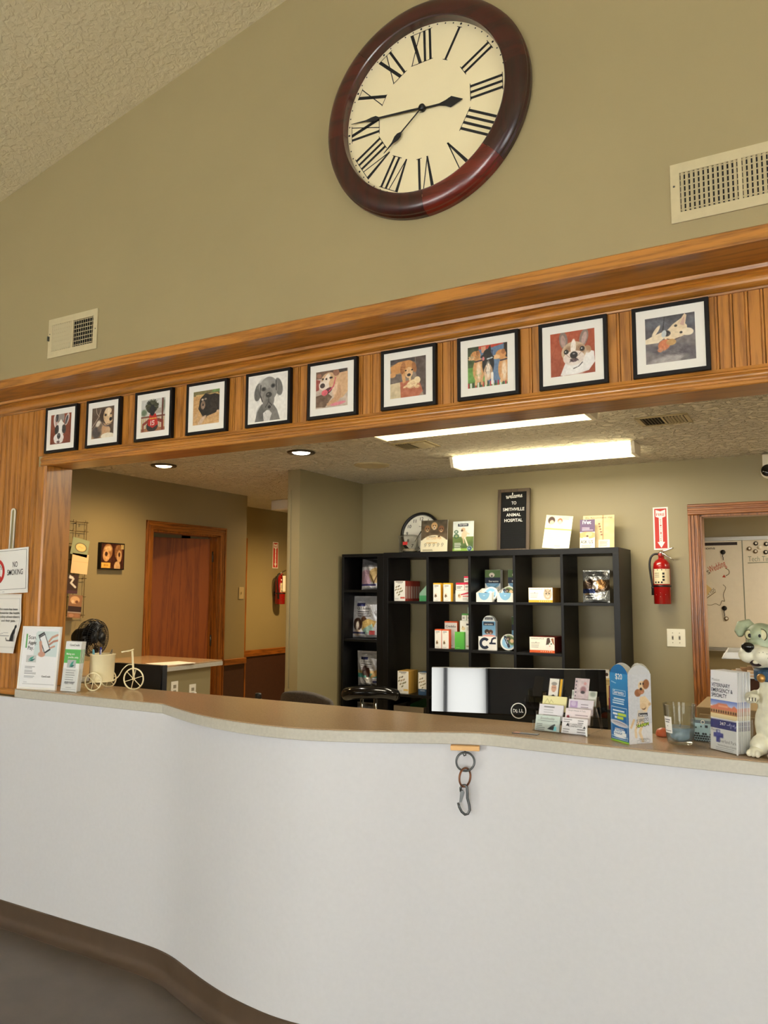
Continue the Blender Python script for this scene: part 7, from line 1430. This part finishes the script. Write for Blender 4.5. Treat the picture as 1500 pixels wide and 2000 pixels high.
def extinguisher(label, loc, rz, s=1.0, tagged=False):
    t = thing('fire_extinguisher', label, 'fire extinguisher', loc, rz); r = .0585
    MB().lathe([(0, 0), (r - .003, 0), (r, .003), (r, .262), (r * .93, .286), (r * .70, .308), (r * .42, .318), (.021, .322), (.020, .338), (0, .338)], 40, (0, -.075, 0)).obj('cylinder', M_RED, t)
    MB().lathe([(r + .0008, .120), (r + .003, .121), (r + .003, .131), (r + .0008, .132)], 40, (0, -.075, 0)).obj('strap', M_BLACK, t); MB().box(-.02, .02, -.02, 0, .10, .15).obj('bracket', M_BLACK, t)
    lb_ = MB(); a0, a1 = -2.45, -.35; vs = []; fs = []
    for i in range(13):
        a_ = a0 + (a1 - a0) * i / 12; vs += [((r + .0012) * math.cos(a_), -.075 + (r + .0012) * math.sin(a_), z_) for z_ in (.140, .246)]
        if i: fs.append((2 * i - 2, 2 * i, 2 * i + 1, 2 * i - 1))
    lb_.add(vs, fs, True).obj('paper_label', mat('cream_label', (222, 206, 170), .4, var=0), t)
    pr2 = MB()
    def patch(a_, b_, z0, z1):
        v2 = []
        for i in range(4):
            q_ = a_ + (b_ - a_) * i / 3; v2 += [((r + .0018) * math.cos(q_), -.075 + (r + .0018) * math.sin(q_), z_) for z_ in (z0, z1)]
        pr2.add(v2, [(2 * i, 2 * i + 2, 2 * i + 3, 2 * i + 1) for i in range(3)])
    patch(-2.4, -.9, .236, .243)
    for k in range(3): patch(-2.3, -1.7, .214 - k * .013, .217 - k * .013); patch(-1.35, -1.1, .206 - k * .022, .220 - k * .022)
    for k in range(3): patch(-2.25 + k * .36, -2.05 + k * .36, .146, .158)
    o = pr2.obj('label_print', M_INK, t); o['kind'] = 'stuff'
    dm = MB(); vs = [((r + .001) * math.cos(a_), -.075 + (r + .001) * math.sin(a_), z_) for a_, z_ in ((-2.2, .065), (-1.62, .050), (-1.0, .065), (-1.62, .080))]; dm.add(vs, [(0, 1, 2, 3)]); dm.obj('diamond_mark', M_WHITEINK, t)
    MB().lathe([(0, .336), (.018, .336), (.018, .362), (.012, .372), (0, .372)], 18, (0, -.075, 0)).obj('valve', M_CHROME, t)
    MB().lathe([(0, -.026), (.014, -.026), (.015, -.018), (0, -.018)], 18, (-.004, -.075, .345), 'y').obj('gauge', mat('gauge_red', (150, 40, 34), .3, var=0), t)
    MB().tube([(-.012, -.078, .364), (.03, -.082, .376), (.075, -.086, .392), (.088, -.087, .396)], [.008, .008, .007, .005], 8).obj('top_lever', M_CHROME, t); MB().tube([(.0, -.08, .362), (.03, -.084, .346), (.085, -.088, .305)], [.007, .007, .005], 8).obj('carry_handle', M_CHROME, t)
    MB().tube(cat_rom([(-.016, -.08, .352), (-.045, -.085, .352), (-.068, -.088, .33), (-.078, -.09, .28), (-.072, -.092, .20), (-.060, -.095, .12)], 6), .0075, 10).obj('hose', M_BLACK, t)
    MB().lathe([(0, 0), (.011, 0), (.0095, .045), (.0115, .05), (.0115, .06), (0, .06)], 14, (-.0595, -.095, .062)).obj('nozzle', M_BLACK, t)
    if tagged: MB().box(-.036, .020, -.137, -.136, .150, .330).obj('inspection_tag', M_WHITE, t)
    return t
ext_sign('red fire extinguisher arrow sign on the back wall above the near extinguisher', (-.980, YB, 1.845), 0)
extinguisher('red fire extinguisher with a black hose on the office back wall', (-.972, YB, 1.458), 0)
ext_sign('red fire extinguisher arrow sign on the hall wall, partly dark', (-5.58, 7.355, 1.808), PI / 2)
extinguisher('red fire extinguisher with a white tag on the hall wall beside the partition', (-5.58, 7.36, 1.39), PI / 2, 1, True)
ls = thing('light_switch', 'cream double light switch plate beside the far doorway', 'switch', (-.901, YB, 1.2205))
MB().box(-.0625, .0625, -.006, 0, -.0625, .0625).obj('plate', mat('cream_plate', (232, 226, 204), .35, var=0), ls, .003)
for s in (-.023, .023):
    MB().box(s - .006, s + .006, -.0065, -.005, -.014, .014).obj('slot', mat('grey_socket', (150, 140, 118), .5, var=0), ls); o = MB().box(s - .0042, s + .0042, -.016, -.005, -.004, .006).obj('toggle', mat('dark_toggle', (84, 76, 62), .4, var=0), ls)
    for z_ in (-.034, .034): MB().lathe([(0, -.0075), (.003, -.007), (.0034, -.006)], 10, (s, 0, z_), 'y').obj('screw', mat('grey_socket', (150, 140, 118), .5, var=0), ls)
sc_ = thing('security_camera', 'white security camera with a black domed lens at the top of the back wall', 'camera', (-.262, YB, CEIL - .03))
MB().box(-.035, .035, -.10, 0, -.075, .012).obj('mount', M_WHITEPL, sc_, .006); MB().tube([(.004, -.085, -.06), (0, -.10, -.085)], .016, 10).obj('neck', M_WHITEPL, sc_)
bl2 = MB(); bl2.ball((0, -.105, -.108), .048); bl2.obj('ball', M_WHITEPL, sc_)
o = MB().lathe([(0, -.0515), (.020, -.0505), (.036, -.044), (.041, -.036), (.041, -.028), (0, -.028)], 32, (0, 0, 0), 'y').obj('lens', mat('gloss_black_shell', (8, 8, 9), .07, var=0), sc_); o.location = (0, -.105, -.108); o.rotation_euler = (-.12, 0, -.08)
MB().lathe([(0, -.0035), (.0035, -.003), (.0035, 0), (0, 0)], 10, (.004, -.157, -.120), 'y').obj('led', M_WHITEINK, sc_)

# ------------------------------------------------------------------ whiteboard in the room beyond
wbd = thing('whiteboard', 'large whiteboard with marker writing in the room beyond the far doorway', 'whiteboard', (0, 8.5, 0))
MB().box(-2.0, 1.6, -.014, 0, .99, 2.07).obj('board', M_WBOARD, wbd)
mb = MB(); mb.box(-2.03, 1.63, -.022, 0, 2.06, 2.10); mb.box(-2.03, 1.63, -.022, 0, .97, 1.0); mb.box(-2.03, -2.0, -.022, 0, .97, 2.1); mb.box(1.6, 1.63, -.022, 0, .97, 2.1); mb.box(-2.03, 1.63, -.075, -.02, .965, .975); mb.obj('frame', M_ALU, wbd, .002)
MB().box(-.658, -.650, -.0155, -.0138, 1.0, 2.06).obj('seam', mat('grey_green_line', (120, 130, 118), .5, var=0), wbd)
MB().box(-1.6, -.698, -.016, -.014, 2.016, 2.046).obj('black_strip', mat('brown_black_magnet', (40, 24, 20), .5, var=0), wbd)
MK = mat('brown_marker', (96, 80, 50), .6, var=0); MRD = mat('red_marker', (190, 70, 50), .6, var=0); MGR = mat('green_marker', (110, 130, 110), .6, var=0)
lettering([('Medications', -.905, 1.978, .026, .30, 'r', 0.006)], M_INK, wbd, -.0150, 'writing')
lettering([("Keli's", -.955, 1.735, .060, .19, 'r', -.004, .42)], MK, wbd, -.0150, 'writing'); lettering([('Wedding', -.960, 1.740, .065, .17, 'l', -.002, .42)], MRD, wbd, -.0150, 'writing')
lettering([('Tech Time', -.605, 1.850, .050, .23, 'l', -.008)], MGR, wbd, -.0150, 'writing')
mb = MB(); mb.tube([(-.61, -.0148, 1.835), (-.35, -.0148, 1.842)], .003, 5); mb.obj('underline', MGR, wbd)
mb = MB(); mb.tube(cat_rom([(-.815, -.0148, 1.785), (-.785, -.0148, 1.765), (-.785, -.0148, 1.730), (-.815, -.0148, 1.708)], 5), .003, 5); mb.obj('curved_arrow', MK, wbd)
mb = MB(); mb.add([(-.850, -.0150, 1.695), (-.815, -.0150, 1.692), (-.830, -.0150, 1.722)], [(0, 1, 2)]); mb.obj('arrow_head', MRD, wbd)
mb = MB(); mb.tube([(-1.02, -.0148, 1.470), (-.915, -.0148, 1.550)], .003, 5); mb.tube(cat_rom([(-1.04, -.0148, 1.43), (-.97, -.0148, 1.415), (-.92, -.0148, 1.43), (-.88, -.0148, 1.415), (-.86, -.0148, 1.46), (-.835, -.0148, 1.456), (-.845, -.0148, 1.52), (-.82, -.0148, 1.59), (-.845, -.0148, 1.62)], 4), .0022, 5); mb.obj('sketch_lines', MK, wbd)
lettering([('0.4 YDS', -1.005, 1.495, .030, .115, 'l', -.004, .65)], MK, wbd, -.0150, 'writing')
pp_ = thing('tilted_note', 'yellowish paper triangle stuck tilted on the whiteboard by the door frame', 'paper', (-1.02, 8.484, 1.52)); MB().prism([(-.10, -.12), (.01, -.03), (.07, .06), (-.02, .14), (-.10, .10)], -.002, 0, 'xz').obj('paper', mat('pale_yellow_paper', (226, 200, 140), .6, var=.02), pp_); MB().box(-.06, .02, -.003, -.002, .0, .004).obj('pencil_line', M_GREYINK, pp_)
def magnet(label, x_, z_, r_, clip, m_, group=None):
    t = thing('magnet', label, 'magnet', (x_, 8.486, z_), 0, 0, group); MB().lathe([(0, -.012), (r_ * .8, -.012), (r_, -.006), (r_, 0), (0, 0)], 22, (0, 0, 0), 'y').obj('disc', m_, t)
    if clip: MB().tube([(0, -.010, -r_ * .8), (-.004, -.010, -r_ * 1.8), (0, -.010, -r_ * 2.2), (0, -.010, -r_ * 3.4)], .0035, 6).obj('clip', m_, t)
    else: MB().lathe([(0, -.0135), (r_ * .45, -.013), (r_ * .5, -.012)], 16, (r_ * .1, 0, r_ * .1), 'y').obj('face', M_WHITEINK, t)
magnet('black round magnet with a hanging clip, upper one on the whiteboard', -.832, 1.947, .024, True, M_BLACK); magnet('black round magnet with a hanging clip, lower one on the whiteboard', -.840, 1.386, .024, True, M_BLACK)
BRZ = mat('bronze_magnet', (120, 104, 80), .4, var=.1); magnet('bronze magnet below the lower black clip magnet', -.826, 1.283, .022, False, BRZ)
for k, (x_, z_, m_, lab) in enumerate(((-.530, 2.026, M_BLACK, 'black and white magnet highest near the seam of the whiteboard'), (-.437, 2.018, M_BLACK, 'black and white magnet high by the frame edge'), (-.496, 1.988, M_WHITEPL, 'white round magnet in the middle of the magnet cluster'), (-.590, 1.976, BRZ, 'bronze magnet nearest the whiteboard seam'), (-.536, 1.948, BRZ, 'bronze magnet lowest in the magnet cluster'), (-.444, 1.938, M_BLACK, 'spotted black magnet lowest at the right of the cluster'))): magnet(lab, x_, z_, .021, False, m_, 'round magnets in the cluster')
# hair-thin wire standing on the ledge
t = thing('loose_wire', 'thin dark wire sticking up from the oak ledge', 'wire', (-1.905, 2.440, 2.552)); MB().tube([(0, 0, 0), (-.002, 0, .03), (.001, 0, .055)], .0016, 5).obj('strand', M_INK, t)
